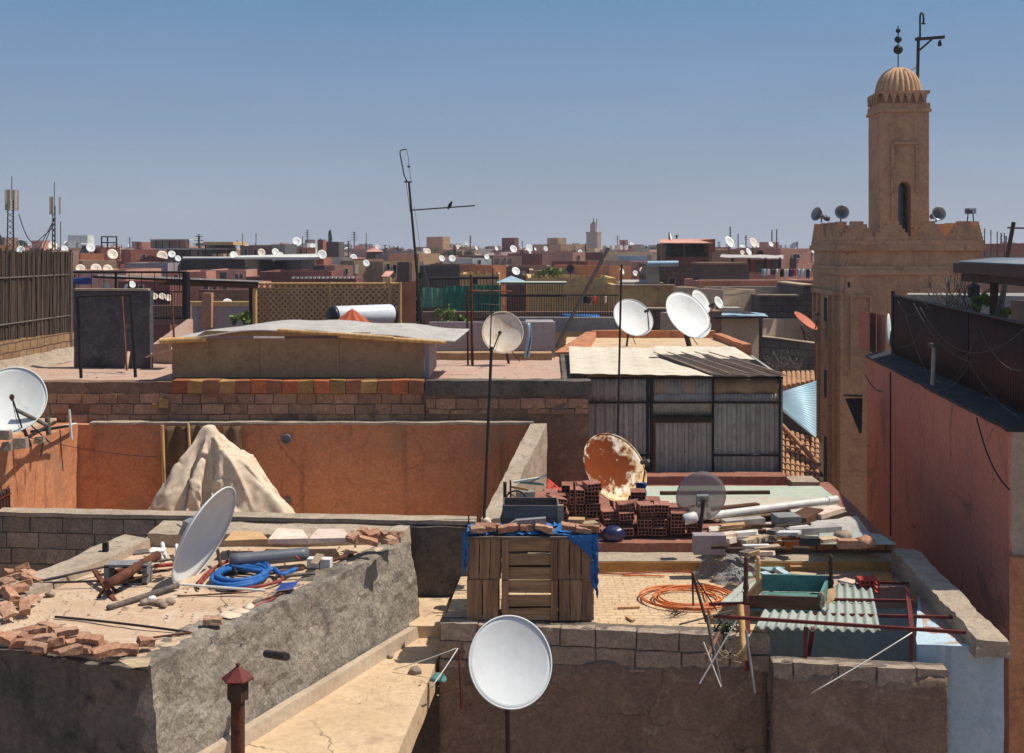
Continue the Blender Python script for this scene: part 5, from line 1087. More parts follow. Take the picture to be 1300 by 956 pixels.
# canvas as it settled over a heap: x, y, z of a 47 x 47 cloth in centimetres, each number the step from the one before
CLOTH = [
[-58,-5,-4,-5,-3,-3,-4,-2,-3,0,-1,0,1,7,1,-4,2,4,-5,-6,-6,4,3,-8,-4,-5,-1,0,-3,-8,-7,2,-1,-2,0,-1,-2,-7,-8,-7,-6,-6,-6,-6,-6,-6,-5,
141,-5,-5,-4,-3,-3,-3,-3,-2,-2,1,0,0,0,4,0,2,3,-6,-7,-6,3,-3,0,-4,-6,-1,2,-7,-7,-6,1,2,0,0,-1,-7,-7,-6,-7,-6,-6,-6,-6,-6,-4,-5,
140,-5,-5,-4,-3,-1,-3,-3,-3,-2,0,2,0,0,2,1,0,-2,-5,-3,-5,-2,1,1,-8,-4,-6,1,-2,-5,-6,-3,7,2,-3,-3,-6,-6,-7,-6,-6,-7,-5,-6,-4,-4,-5,
140,-6,-5,-5,-4,0,-2,-1,-3,-3,0,1,-1,0,0,5,-1,-2,-5,-4,-4,-1,0,-3,-7,-7,-6,-1,1,-7,-6,2,7,2,-2,-3,-7,-7,-5,-6,-6,-6,-5,-5,-4,-4,-5,
139,-6,-5,-6,-6,-3,4,-1,-3,-1,-2,1,1,0,-2,2,1,-2,-4,-6,-5,1,-1,-5,-8,-8,-2,-1,-2,-8,-4,6,5,-2,-3,-4,-6,-5,-2,-5,-7,-4,-5,-5,-3,-4,-4,
137,-6,-6,-6,-6,-5,-1,7,-2,-3,1,-3,2,2,-1,-1,2,-5,-3,-5,-6,-2,-1,-5,-7,-8,-2,-3,-2,-8,0,4,2,-1,-8,-5,-2,3,-3,-6,-5,-4,-5,-5,-4,-2,-4,
135,-6,-5,-6,-6,-5,-5,2,7,-3,-1,-4,3,1,3,-3,-1,-2,-6,-4,-3,-2,-4,-6,-8,-8,-4,-1,-3,-7,3,3,1,-6,-8,-3,5,0,-8,-4,0,-3,-4,-5,-5,-1,-4,
132,-6,-4,-7,-5,-3,-5,-5,4,5,-2,-6,-1,5,2,2,-6,-4,0,-5,-5,-1,-4,-7,-8,-8,-6,0,-3,-7,5,2,-2,-8,-5,3,2,-5,-2,-1,-1,-2,-5,-6,-3,-2,-1,
121,-6,0,-5,-6,-4,-2,-5,-3,6,2,-4,-5,-2,4,6,-1,-7,-1,-1,-6,-7,0,-8,-8,-8,-5,-2,-4,-4,5,0,-5,-7,2,3,-4,1,-2,0,-2,-6,-7,0,-1,-1,-2,
111,-8,-5,3,2,-4,-5,-3,-3,0,-1,2,-4,-6,1,6,3,-3,-6,1,-4,-6,-5,-6,-7,-8,-7,-2,-3,0,1,-2,-8,0,4,-2,-2,2,-3,-3,-4,-6,-1,2,2,-2,-3,
99,-6,-7,0,6,4,-2,-4,-4,-1,1,-4,-1,-5,-5,3,7,3,-6,-6,1,-5,-6,-6,-8,-8,-6,-3,-2,1,-1,-6,-3,4,-1,-2,-2,1,-5,-5,-6,-1,4,4,-3,-1,2,
91,-4,-6,-5,0,7,5,-3,-3,-3,-1,2,-4,-5,-4,-3,4,7,0,-7,-3,-1,-6,-7,-8,-8,-6,-1,-1,-1,-5,-6,3,0,0,-3,-1,-4,-5,-5,-1,3,4,0,0,-2,1,
92,-4,-6,-6,-4,0,4,4,-2,4,-2,-3,-1,-4,-6,-5,-1,6,6,-3,-7,-1,-5,-7,-8,-7,-5,1,-1,-4,-8,-1,4,-3,-3,-1,-5,-3,-5,-1,4,2,0,1,-2,0,3,
90,-6,-5,-2,-4,-5,-4,0,5,4,3,0,-3,-4,-3,-6,-5,0,7,4,-6,-6,-2,-6,-8,-8,-3,1,-2,-7,-4,2,2,-3,-4,-5,-5,-3,0,2,1,-1,0,0,1,3,0,
86,-3,-3,-1,-3,-5,-5,-4,-2,1,4,4,1,0,-5,-4,-5,-5,2,6,1,-7,-5,-3,-8,-8,-2,0,-4,-7,2,2,-2,-3,-6,-6,-3,0,0,1,0,1,1,1,1,-4,-2,
92,-3,1,-2,-6,-4,-2,-4,-3,-2,-3,-1,3,1,3,-1,-4,-6,-4,2,5,-3,-7,-3,-7,-8,-1,-1,-6,-2,3,-2,-2,-6,-7,-3,2,0,0,0,1,2,1,-1,-1,-3,-2,
84,3,3,-7,-7,-3,2,0,-2,-3,-4,-3,-3,0,-2,3,1,-2,-4,-5,3,3,-6,-6,-5,-8,0,-3,-5,2,-1,-1,-7,-7,-1,1,1,1,0,0,0,0,2,0,-1,-1,-3,
82,0,-2,-7,-4,0,-1,2,0,-1,-2,-4,-3,-3,-3,-1,-2,1,1,-4,-4,2,0,-7,-6,-7,0,-4,0,-3,0,-6,-6,1,1,1,1,0,1,0,0,0,-1,-2,-2,-3,-4,
86,0,-4,-4,-2,-2,-1,-1,-4,-1,1,1,-2,-2,-2,-3,-4,-3,-1,0,-2,-4,1,-3,-7,-6,-2,-2,-2,0,-6,-4,1,1,2,0,0,0,-1,-2,-2,-3,-4,-3,-4,-3,-3,
102,-7,-7,-2,3,-1,-2,-4,-3,-4,-2,-1,1,3,1,-2,-4,-3,-4,-3,-3,0,-3,-1,-7,-6,-1,-4,1,-6,-2,2,0,-1,-3,-2,-2,-3,-2,-3,-2,-2,-2,-1,-3,-2,1,
96,-5,-7,-5,0,3,-1,0,-2,-2,-1,-3,-3,-2,1,3,1,-1,-3,-3,-4,-4,-2,-3,-4,-7,-3,0,-4,-2,-1,-2,-3,-2,-3,-2,-1,-2,-1,-1,-1,-1,-1,-1,-1,-2,-1,
88,-6,-5,-4,-2,-1,-1,-1,-1,0,-1,1,0,-1,-1,-1,2,1,-1,-1,-2,-3,-4,-5,-3,-5,-6,-4,-3,-2,-1,-1,-1,-1,-1,-1,-2,-1,-1,-1,-2,-1,-2,-2,-1,-2,-2,
88,-4,-5,-2,-3,1,-1,-1,-1,0,-1,0,-1,0,-1,-1,-1,-1,-1,-2,-2,-1,-3,-3,-2,-3,-8,-5,-2,-3,-3,-2,0,-1,-1,-1,-2,-1,-1,0,-2,-2,-2,-2,-2,-1,-2,
86,0,-5,-7,1,3,0,-1,0,-1,0,-1,-1,-1,-1,-1,-1,-1,0,-2,-2,-4,-4,-3,-3,-5,-3,-4,-4,-3,-4,-5,-2,0,2,2,0,0,-1,-2,-1,-2,-2,-2,-2,-1,-2,
76,-1,-6,0,2,4,-1,-2,-1,-1,-1,-1,0,0,0,0,1,0,-1,-3,-3,-3,-3,-4,-6,-3,-7,-6,0,-2,-4,-3,-3,-4,-3,-2,-1,0,0,0,0,0,0,0,-1,-1,-4,
75,-2,0,3,0,1,1,0,1,-2,-2,0,0,1,0,0,0,0,-1,-3,-3,-4,-5,-5,-4,-6,-6,-6,-7,2,1,-4,-4,-3,-2,-4,-4,-5,-4,-1,-1,-1,1,1,-1,-1,-2,
87,1,0,1,0,0,0,0,0,1,0,1,0,0,0,0,1,0,-3,-4,-4,-4,-6,-4,-4,-8,-6,-5,-7,-6,2,3,-2,-4,-4,-4,-2,-3,-4,-5,-4,-4,-2,-2,-2,2,1,
100,1,-1,0,0,1,-1,0,1,0,1,0,1,0,1,0,0,-3,-4,-3,-4,-5,-4,-4,-7,-7,-8,-3,-7,-7,-6,2,6,0,-5,-5,-4,-3,-2,-3,-3,-5,-4,-4,0,-2,-7,
117,-1,0,0,1,0,0,0,0,1,1,0,1,0,1,-1,-3,-5,-3,-3,-4,-4,-4,-5,-7,-8,-8,-3,-6,-7,-7,-5,1,6,3,-3,-5,-5,-4,-3,-1,-3,-3,-4,-3,-6,-4,
123,-2,-1,1,2,-1,-1,1,1,1,0,1,1,0,-1,-3,-5,-4,-4,-3,-3,-4,-2,-8,-8,-8,-8,-7,-1,-6,-8,-5,-6,1,6,4,0,-5,-5,-6,-3,-2,-1,-2,-7,-4,-1,
126,-1,-2,0,0,0,2,0,1,0,1,1,1,-1,-5,-5,-4,-4,-4,-5,-3,-1,-4,-8,-7,-8,-8,-8,-3,-3,-7,-6,-6,-5,1,4,3,2,-1,-5,-5,-5,-4,-2,-3,-4,-6,
137,-2,-1,-1,0,1,0,0,1,2,1,1,-1,-6,-5,-4,-3,-5,-4,-5,-1,-2,-7,-7,-7,-8,-8,-8,-5,0,-6,-6,-6,-6,-5,1,5,-2,1,2,-1,-4,-5,-6,-3,-5,0,
136,1,0,-1,0,0,1,0,1,1,2,-1,-3,-6,-5,-4,-5,-5,-4,-4,0,-5,-8,-6,-7,-8,-7,-8,-7,1,-5,-6,-5,-6,-4,-6,1,3,-5,-1,2,2,0,-4,-7,-7,-6,
151,1,-2,1,-1,0,0,1,2,1,-2,-4,-1,-5,-5,-5,-6,-4,-5,-1,-3,-7,-9,-4,-7,-8,-7,-7,-8,-3,1,-7,-5,-6,-3,-5,-7,3,-2,-5,-2,1,2,1,-6,-7,-9,
164,-1,-1,0,0,-1,0,0,1,-1,-5,-2,-1,-4,-4,-5,-5,-5,-5,0,-6,-8,-9,-3,-8,-7,-8,-7,-7,-5,2,-4,-6,-5,-4,-4,-6,-5,1,-5,-2,-4,0,3,-7,-6,-7,
176,-1,-1,0,-2,-4,-1,2,0,-6,-3,0,-2,-4,-3,-3,-6,-6,-3,-4,-7,-8,-8,-2,-8,-7,-7,-7,-7,-7,3,-3,-6,-4,-7,-3,-2,-6,-6,-3,-1,-4,-4,-3,-2,-7,-7,
191,-2,-1,-3,-5,-3,3,-1,-7,-3,-2,0,-3,-3,-3,-2,-4,-6,-4,-8,-7,-8,-6,-3,-8,-7,-6,-5,-8,-7,1,-3,-5,-4,-5,-5,1,-6,-6,-3,-6,-3,-6,-6,-3,-6,-8,
205,-3,-1,-5,-4,-2,-1,-7,-4,-2,0,-4,-1,-3,-3,-2,-3,-5,-7,-7,-9,-6,-6,-3,-8,-7,-5,-5,-7,-8,-2,3,-6,-6,-5,-5,-2,-3,-4,-6,-5,-7,-8,-1,-6,-7,-7,
215,-3,-4,-4,-4,-4,-6,-5,-4,-2,-2,-2,1,-5,-2,-1,-5,-5,-9,-8,-6,-6,-6,-5,-6,-8,-4,-5,-7,-7,-1,3,-7,-5,-5,-4,-7,2,-3,-6,-7,-7,-8,-7,-2,-7,-9,
223,-3,-4,-4,-5,-5,-5,-6,-5,-4,-3,-1,0,-4,-2,-1,-6,-7,-9,-8,-5,-5,-6,-4,-7,-8,-5,-4,-6,-7,-3,3,-6,-1,-5,-5,-7,-5,0,-4,-6,-7,-8,-7,-7,-5,-7,
229,-4,-4,-5,-4,-6,-5,-6,-5,-6,-5,-1,-3,0,-2,-3,-7,-8,-9,-9,0,-6,-6,-4,-9,-8,-6,-3,-4,-6,-5,2,-2,-3,-2,-5,-7,-6,-6,-1,-6,-5,-7,-8,-7,-7,-6,
234,-4,-4,-5,-6,-5,-5,-6,-5,-6,-6,-4,-3,-2,-2,-3,-8,-8,-9,-5,0,-7,-6,-6,-8,-8,-5,-1,-4,-5,-6,-1,0,-4,1,-6,-6,-6,-6,-6,-4,-7,-7,-5,-6,-8,-7,
239,-4,-5,-5,-6,-5,-6,-5,-5,-6,-5,-5,-5,-3,-5,-5,-7,-8,-7,-3,-2,-4,-7,-8,-8,-8,-3,-5,-3,-1,-5,-3,0,-1,-5,-1,-6,-6,-6,-6,-6,-7,-7,-4,-7,-7,-8,
243,-5,-5,-6,-5,-5,-6,-5,-6,-5,-5,-6,-5,-4,-7,-5,-7,-7,-6,-2,-4,-7,-7,-6,-7,-8,-5,-4,-5,3,-2,-6,-2,-1,-4,0,-5,-6,-6,-6,-7,-6,-7,-7,-6,-7,-7,
245,-5,-5,-6,-5,-5,-6,-5,-6,-5,-6,-5,-5,-6,-7,-6,-6,-8,-6,-3,-5,-7,-9,-3,-6,-6,-7,-5,-5,4,1,-6,-5,-1,-4,0,-3,-6,-7,-6,-6,-7,-7,-7,-7,-7,-7,
248,-5,-5,-6,-5,-5,-6,-5,-6,-5,-6,-5,-6,-6,-7,-6,-7,-8,-6,-5,-7,-9,-8,-3,-2,-5,-7,-6,-5,3,3,-4,-5,-6,-3,-6,0,0,-7,-6,-7,-7,-7,-7,-7,-7,-7,
251,-6,-5,-5,-6,-5,-6,-5,-6,-5,-6,-6,-6,-7,-6,-7,-7,-7,-7,-8,-9,-9,-8,-1,2,-6,-7,-7,-2,-5,8,-1,-6,-5,-7,-7,-7,4,0,-7,-6,-7,-7,-7,-8,-7,-7],
[-166,8,7,8,8,8,8,9,8,9,9,9,7,-2,-1,6,6,0,1,2,2,-4,-6,-1,-9,1,9,9,4,-2,5,6,3,7,7,5,-8,2,5,5,6,6,-1,6,6,6,8,
-181,8,6,7,7,8,9,8,8,8,8,8,9,2,-4,1,7,3,4,4,-3,-5,-6,-6,-4,3,7,7,2,4,7,4,2,6,7,3,1,2,4,6,5,2,2,6,5,6,8,
-180,7,6,7,7,7,8,8,9,8,6,7,8,4,-3,0,6,3,7,-2,-2,-4,-8,-7,0,6,5,6,6,5,7,6,-3,5,7,7,1,2,6,5,2,4,2,4,5,7,8,
-179,7,7,6,6,6,8,8,8,7,4,7,6,7,3,-3,6,5,3,-4,1,-7,-8,-7,2,5,6,8,8,3,4,7,0,4,7,7,4,4,2,5,4,1,4,1,7,7,8,
-177,7,6,7,6,6,4,8,6,7,7,5,7,6,7,-3,-3,7,3,1,-1,-8,-9,-5,3,2,8,9,7,2,6,3,5,6,5,7,2,5,5,3,-2,5,1,6,8,7,8,
-175,6,7,7,6,6,5,4,6,7,6,7,6,4,7,-1,-6,3,4,4,-2,-8,-8,-3,4,0,9,8,7,2,5,6,6,7,1,5,5,4,5,-2,5,4,3,7,7,7,8,
-173,7,6,6,5,7,7,5,2,5,8,1,5,7,5,4,-4,-2,0,4,1,-8,-7,-1,4,1,7,8,7,3,6,6,7,5,1,5,1,4,2,7,5,0,7,7,6,7,8,
-168,4,6,5,6,7,7,7,3,0,4,0,5,5,7,4,4,-2,-3,-4,4,-5,-7,1,3,1,7,8,6,5,5,7,7,1,5,1,3,3,6,5,2,6,7,6,3,8,8,
-161,1,5,5,6,7,7,7,6,0,-1,-2,-2,8,7,5,6,2,-5,-5,2,-1,-6,-1,3,2,5,9,6,6,6,7,3,2,3,1,4,5,7,2,7,4,2,7,4,8,7,
-151,-1,2,6,6,6,7,5,7,4,-1,-6,-3,3,7,5,7,4,0,-5,-4,3,-5,-4,3,3,5,8,7,6,7,7,0,4,0,5,6,5,5,4,5,4,2,2,7,8,1,
-140,1,0,5,6,6,5,3,5,1,4,0,-4,-1,2,7,5,7,3,-2,-5,0,-5,-4,2,2,6,9,7,7,7,4,2,0,4,7,7,6,3,0,6,5,1,4,5,5,3,
-140,4,3,5,6,6,5,2,-3,-1,2,7,2,-1,-2,2,6,5,6,2,-3,-5,-3,-2,2,1,6,8,8,7,5,3,1,4,6,7,7,2,-1,6,4,4,4,5,6,5,4,
-142,5,5,5,6,6,3,0,0,-4,-2,1,6,5,0,-4,5,5,6,5,1,-5,-5,-1,1,1,6,8,8,6,4,4,1,7,7,6,1,-1,6,5,4,4,7,5,6,6,2,
-139,4,2,6,6,7,2,-1,-1,0,-2,-3,-1,5,5,0,-1,5,5,6,5,-1,-6,-4,2,0,7,8,7,5,6,3,4,7,7,-1,-1,6,4,4,6,7,7,6,4,0,-4,
-128,1,6,5,6,3,3,2,0,-1,0,-1,-2,-2,0,4,2,1,6,5,7,3,-4,-5,0,1,7,8,7,5,4,3,7,6,-1,0,7,4,5,6,7,6,5,2,-1,-4,-4,
-119,5,6,4,2,4,4,2,2,1,1,-1,-1,-3,0,-2,0,3,5,5,6,6,0,-4,-2,1,7,8,6,6,2,7,5,-1,2,6,2,5,7,7,5,3,2,-2,-2,0,-4,
-120,6,5,2,1,5,6,5,4,2,2,3,0,-1,-2,-1,-2,-2,3,4,6,7,4,-1,-4,1,7,8,6,4,5,5,0,2,5,2,4,7,6,2,1,2,2,2,1,1,-2,
-128,3,3,2,4,6,5,6,6,5,4,2,0,4,1,-2,0,-2,-2,1,3,6,7,4,-3,-1,8,7,6,4,4,0,4,4,0,3,6,5,3,1,2,3,3,3,4,2,2,
-129,-7,2,3,6,2,4,5,5,5,5,5,3,3,4,2,2,0,-1,-2,-1,2,6,6,1,-1,8,7,4,3,2,3,2,2,4,5,3,4,5,4,3,3,3,3,2,4,3,
-136,0,0,2,4,2,1,2,2,5,5,5,5,3,6,5,2,3,2,1,-1,-2,0,7,3,2,7,6,3,1,4,2,4,5,4,4,4,3,4,4,4,3,4,3,4,3,2,
-133,0,1,1,3,3,1,1,1,1,1,2,3,4,5,4,5,5,3,2,3,0,1,1,4,3,8,4,3,5,3,5,4,5,4,4,4,3,4,4,3,3,4,2,2,3,3,
-129,-1,2,2,2,2,2,1,1,1,0,2,1,0,-1,1,4,4,5,4,5,4,3,2,2,4,9,5,5,5,5,3,4,3,3,3,2,3,4,3,2,2,1,2,2,2,2,
-122,1,3,2,-1,0,3,2,0,1,2,0,1,0,0,0,1,2,5,4,4,5,6,7,5,7,8,4,3,2,3,1,2,2,3,3,2,4,3,2,2,2,2,2,2,2,2,
-122,6,0,0,4,4,1,1,1,1,1,2,1,1,1,1,1,1,0,5,6,7,7,7,5,7,8,0,4,6,4,3,1,1,2,1,1,2,1,2,2,2,3,2,4,0,3,
-128,1,0,3,5,4,1,1,1,0,2,2,3,1,2,2,2,2,3,7,7,7,6,6,7,6,5,5,0,0,4,5,6,4,3,1,1,1,1,2,2,1,3,2,2,0,0,
-135,-1,7,5,-2,2,2,3,4,4,5,2,1,2,1,1,3,2,5,7,7,7,7,7,6,5,2,6,2,1,-2,1,5,6,5,6,4,1,1,-1,0,0,1,1,4,0,4,
-146,9,7,3,4,3,2,3,1,1,2,2,1,3,3,3,3,2,7,7,7,7,7,7,6,2,2,6,3,1,0,0,-1,2,5,5,6,6,4,3,1,1,-1,0,-1,-1,3,
-146,9,6,6,4,3,0,1,2,3,3,3,3,2,3,1,2,7,7,7,7,7,7,7,5,-1,2,7,3,2,1,-1,1,-2,1,3,4,6,6,5,6,2,2,1,-4,0,1,
-149,7,7,5,5,1,2,4,1,3,2,2,2,4,1,4,6,7,7,7,7,8,7,6,2,-1,2,5,6,0,2,2,-1,0,0,-1,2,3,5,5,6,6,4,0,4,1,0,
-156,9,8,2,3,5,4,2,0,2,3,3,2,1,3,7,7,7,7,7,8,7,7,5,-1,1,1,2,8,3,-1,3,2,-2,2,0,-3,2,1,3,5,6,6,4,0,1,2,
-152,9,8,5,5,1,1,2,2,3,2,1,2,4,7,6,7,7,7,7,7,7,6,4,-1,1,0,1,7,7,-1,-1,6,1,-2,3,-2,1,-1,0,1,4,5,6,4,-5,2,
-144,9,8,6,4,1,5,2,0,1,-1,2,4,7,7,7,7,7,7,6,7,7,4,5,-3,3,0,-1,6,8,1,-3,3,6,1,-1,2,-3,2,1,-2,1,1,3,5,-1,-1,
-137,8,7,6,4,5,1,-2,0,1,3,5,7,7,6,7,7,7,7,6,7,6,2,5,-3,1,2,0,2,8,5,-2,-1,5,6,1,-2,0,-1,0,1,1,1,-1,1,1,-1,
-137,7,7,8,7,0,-3,0,3,4,5,7,7,7,7,6,7,7,6,7,6,4,1,5,-2,-2,4,1,0,7,7,2,-5,1,7,5,1,-1,-3,4,0,0,2,1,1,-1,-2,
-143,7,9,8,2,-2,3,5,4,3,5,8,7,7,7,6,7,7,6,6,4,2,2,5,-1,-3,2,3,1,4,7,6,-4,-3,5,7,5,-1,-3,1,8,-1,0,3,-2,2,-1,
-153,8,8,7,0,6,5,3,2,4,7,7,7,7,7,8,6,6,7,5,0,5,1,4,0,-4,3,4,-1,3,7,6,1,-4,-1,6,8,2,-3,-2,9,6,1,-2,2,0,1,
-160,8,8,4,6,7,2,2,3,7,7,7,7,7,7,7,7,6,7,2,-2,4,3,4,1,-4,2,6,-2,1,5,6,6,-3,-4,3,9,0,1,0,5,7,6,0,0,2,0,
-164,8,7,7,6,3,4,2,5,8,6,7,8,7,7,7,7,7,5,-3,0,5,3,3,1,-3,2,6,-3,1,5,6,4,2,-3,-2,8,4,3,3,1,3,4,6,4,2,1,
-171,8,8,8,3,6,0,5,7,7,7,7,7,7,7,7,7,6,3,-3,2,4,2,2,3,-3,1,5,0,-1,3,5,0,5,4,-3,4,7,3,5,4,4,4,5,5,2,2,
-177,8,8,6,6,1,5,7,7,7,7,6,7,7,7,7,6,5,-1,0,4,1,2,2,3,-2,1,7,-1,0,1,5,4,-3,3,6,3,6,6,5,5,4,5,4,4,3,3,
-182,7,8,6,2,6,6,7,7,7,7,6,6,7,8,6,5,2,0,2,3,4,-3,4,0,1,0,7,-1,-2,3,6,6,0,0,6,5,6,6,6,5,5,4,4,4,4,4,
-188,8,7,4,6,6,7,7,7,6,7,7,6,6,6,6,4,1,1,5,3,2,-4,3,-1,1,3,4,-1,2,3,6,6,3,0,5,6,6,6,5,5,5,4,5,4,5,4,
-192,7,5,7,7,7,7,6,7,7,7,6,6,4,5,3,4,4,4,6,4,-4,-3,0,3,4,4,3,0,-1,4,5,5,4,4,3,6,6,6,5,5,5,5,5,5,4,5,
-195,6,6,7,7,7,7,7,6,7,7,6,6,3,5,6,4,4,4,4,2,-2,-2,1,4,4,3,3,2,-3,1,7,6,3,6,2,6,6,5,6,5,5,5,6,5,4,5,
-199,7,7,6,8,7,6,7,7,7,6,7,6,3,6,5,6,3,5,4,-1,0,1,0,2,3,5,3,2,-4,0,6,7,3,6,4,4,6,6,6,5,5,5,6,5,5,4,
-201,7,7,7,7,7,7,7,6,7,7,6,6,5,5,6,5,4,5,5,0,0,1,-1,-1,5,4,5,1,-4,-1,5,6,6,6,4,4,6,5,6,6,5,6,5,5,5,5,
-203,6,8,6,7,7,7,7,7,7,6,7,6,5,6,6,5,5,5,3,2,1,1,-3,-2,6,4,3,1,-1,-3,5,6,6,6,5,5,5,5,6,6,6,5,5,5,5,5],
[1,0,0,0,0,0,1,0,0,-1,1,-1,2,1,4,1,0,-7,2,-2,0,0,-1,0,0,0,1,-1,1,0,1,-1,1,0,5,-3,-3,-1,1,-1,0,3,-2,-1,1,1,-2,
0,0,2,0,-1,-1,0,0,3,0,-2,0,-1,5,2,5,-3,-5,-3,2,6,1,-1,-4,0,2,-3,0,3,3,0,-4,-2,-3,5,-4,-2,2,-1,0,2,-1,0,2,-1,-3,1,
-1,2,-1,2,2,-4,0,0,0,1,5,-5,-2,5,-1,8,1,-4,0,0,5,5,-4,-4,3,-1,1,-1,0,-2,-1,0,-4,-4,0,1,1,-3,0,2,-2,0,6,-1,-4,-1,-1,
0,1,2,-2,2,4,-2,-3,1,-1,4,1,-3,-4,5,5,3,-5,4,4,2,1,0,1,2,1,0,-1,-3,1,0,-3,-4,-5,-3,-2,-1,-1,2,-1,0,4,2,-6,-2,1,-1,
1,0,1,0,-1,2,4,-1,1,-5,0,6,-2,-5,3,2,3,3,5,4,4,1,1,2,2,2,-1,-3,-1,1,0,-5,-5,-4,-1,-4,-2,-1,-5,2,3,2,-6,-1,-1,-1,0,
1,-1,1,0,1,-1,2,2,2,1,-6,0,4,-3,2,6,3,5,4,5,5,2,1,3,1,3,-2,-2,-1,1,-2,-6,-4,-4,-2,-2,-5,-5,-1,1,-2,-2,-4,1,0,-1,-1,
2,-1,0,1,-1,0,0,2,4,2,-1,-2,2,1,0,7,4,4,6,6,4,1,4,2,2,3,-1,-2,-1,1,-4,-6,-4,-2,-2,-4,-7,-4,-1,1,-7,-7,-1,0,4,-4,0,
0,4,-2,2,0,-4,0,1,4,4,4,1,2,-1,1,4,4,6,6,6,4,3,3,3,2,3,0,-2,-1,0,-5,-5,-4,-1,-3,-7,-6,-2,-5,-3,-7,-5,-2,2,-2,0,-2,
-1,2,6,3,0,-3,-4,-3,3,6,7,3,2,2,2,3,4,5,6,6,5,4,3,3,2,3,0,-2,0,-2,-5,-4,-3,-2,-6,-7,-3,-6,-3,-7,-6,-2,-1,-3,-7,1,2,
-4,1,4,4,1,0,0,-3,1,3,8,5,6,4,2,3,3,4,5,6,6,3,5,4,2,2,1,-1,-2,-4,-4,-3,-2,-5,-7,-4,-5,-6,-5,-5,-4,-3,-5,-6,-6,0,-1,
2,-2,-1,4,1,2,1,2,1,4,6,7,6,6,5,2,3,4,4,6,5,5,4,5,2,3,0,-1,-3,-4,-3,-2,-4,-7,-5,-5,-4,-6,-5,-4,-3,-5,-7,-7,-3,-3,-7,
2,0,-1,0,3,1,1,4,4,7,7,5,6,6,7,5,3,3,3,5,6,6,4,4,3,3,0,-3,-3,-3,-3,-2,-6,-5,-6,-5,-4,-5,-5,-3,-5,-7,-7,-6,-6,-6,-6,
2,-2,0,0,-1,2,4,8,5,6,8,7,6,6,6,7,5,3,3,4,5,5,6,4,3,3,-1,-4,-4,-2,0,-5,-7,-4,-5,-5,-4,-5,-4,-5,-7,-7,-5,-7,-6,-6,-8,
-5,1,4,-4,-1,2,7,7,7,7,8,8,7,6,6,7,6,4,4,3,4,5,6,5,2,4,-2,-4,-3,0,-3,-7,-7,-4,-3,-4,-5,-4,-6,-7,-6,-6,-6,-6,-7,-8,-8,
-5,1,-3,2,0,3,7,6,7,8,7,8,8,8,7,6,7,6,3,4,3,4,5,6,3,4,-3,-4,-2,0,-7,-7,-5,-3,-4,-3,-5,-6,-6,-7,-5,-7,-7,-7,-9,-6,-7,
-15,3,-3,7,2,3,4,7,8,8,8,8,7,9,7,8,7,7,5,4,3,4,4,6,4,3,-3,-3,-1,-4,-7,-6,-4,-3,-3,-5,-8,-6,-5,-6,-7,-8,-8,-9,-8,-6,-7,
-12,-2,3,3,5,2,6,7,7,8,7,8,8,8,8,8,8,8,6,6,4,3,4,5,5,3,-3,-3,-2,-7,-5,-5,-3,-3,-6,-8,-7,-6,-6,-8,-8,-9,-8,-8,-9,-8,-7,
-12,3,1,5,6,6,6,6,6,7,7,8,8,7,8,8,8,9,8,7,6,4,3,3,6,4,-4,-2,-5,-5,-6,-3,-3,-7,-9,-8,-6,-7,-7,-9,-9,-8,-8,-8,-8,-7,-8,
-14,3,7,6,4,6,7,7,6,7,7,7,8,7,7,7,8,8,9,8,8,6,4,3,5,4,-4,-3,-5,-6,-3,-4,-8,-9,-8,-7,-7,-8,-7,-8,-7,-8,-8,-7,-8,-7,-7,
-19,2,5,7,6,9,8,8,7,7,6,7,7,7,6,7,8,8,8,7,9,8,8,3,4,5,-5,-3,-7,-3,-6,-8,-8,-7,-7,-7,-8,-7,-8,-7,-8,-7,-8,-8,-7,-8,-8,
-20,1,3,5,8,8,9,9,8,8,9,8,7,7,7,7,7,7,7,8,7,8,7,8,5,6,-5,-6,-4,-6,-8,-7,-7,-7,-8,-8,-7,-8,-8,-8,-8,-8,-8,-8,-9,-8,-8,
-17,-3,0,7,8,9,8,9,9,8,9,9,9,8,9,7,7,7,8,7,7,8,7,6,10,5,-3,-7,-6,-7,-8,-8,-9,-8,-8,-8,-9,-8,-8,-8,-8,-9,-8,-9,-8,-8,-8,
-21,3,4,7,7,7,9,8,9,8,9,8,9,9,8,9,9,8,7,7,8,7,6,5,5,7,-2,-6,-8,-8,-8,-9,-8,-8,-9,-9,-8,-8,-8,-8,-8,-9,-8,-8,-8,-9,-8,
-13,1,7,5,4,7,8,9,8,9,9,8,9,8,9,9,8,9,8,8,5,4,3,5,5,3,3,-7,-6,-6,-7,-7,-8,-9,-8,-9,-9,-9,-9,-8,-9,-8,-8,-8,-8,-9,-8,
-16,7,4,7,6,7,8,8,9,8,9,8,8,9,9,8,9,8,8,5,4,4,5,4,2,4,-2,-2,-7,-7,-7,-6,-6,-6,-8,-8,-8,-9,-8,-9,-8,-9,-8,-9,-8,-9,-5,
-19,6,3,7,7,9,9,8,8,8,6,9,9,8,9,9,8,8,7,4,4,4,3,2,3,2,-3,-2,-4,-6,-8,-7,-6,-6,-6,-6,-7,-7,-8,-8,-9,-9,-8,-9,-7,-9,-6,
-19,2,3,8,8,8,9,8,9,8,8,9,8,9,8,8,8,9,4,3,4,3,2,3,3,-2,-2,-1,-4,-5,-6,-8,-7,-7,-6,-6,-5,-6,-7,-6,-8,-8,-8,-9,-8,-4,-5,
-22,-1,5,6,8,8,9,8,9,8,8,8,8,9,8,9,8,4,4,4,3,3,2,4,0,-3,-3,0,-3,-4,-6,-6,-7,-8,-7,-6,-6,-6,-6,-6,-6,-7,-7,-8,-6,-8,-3,
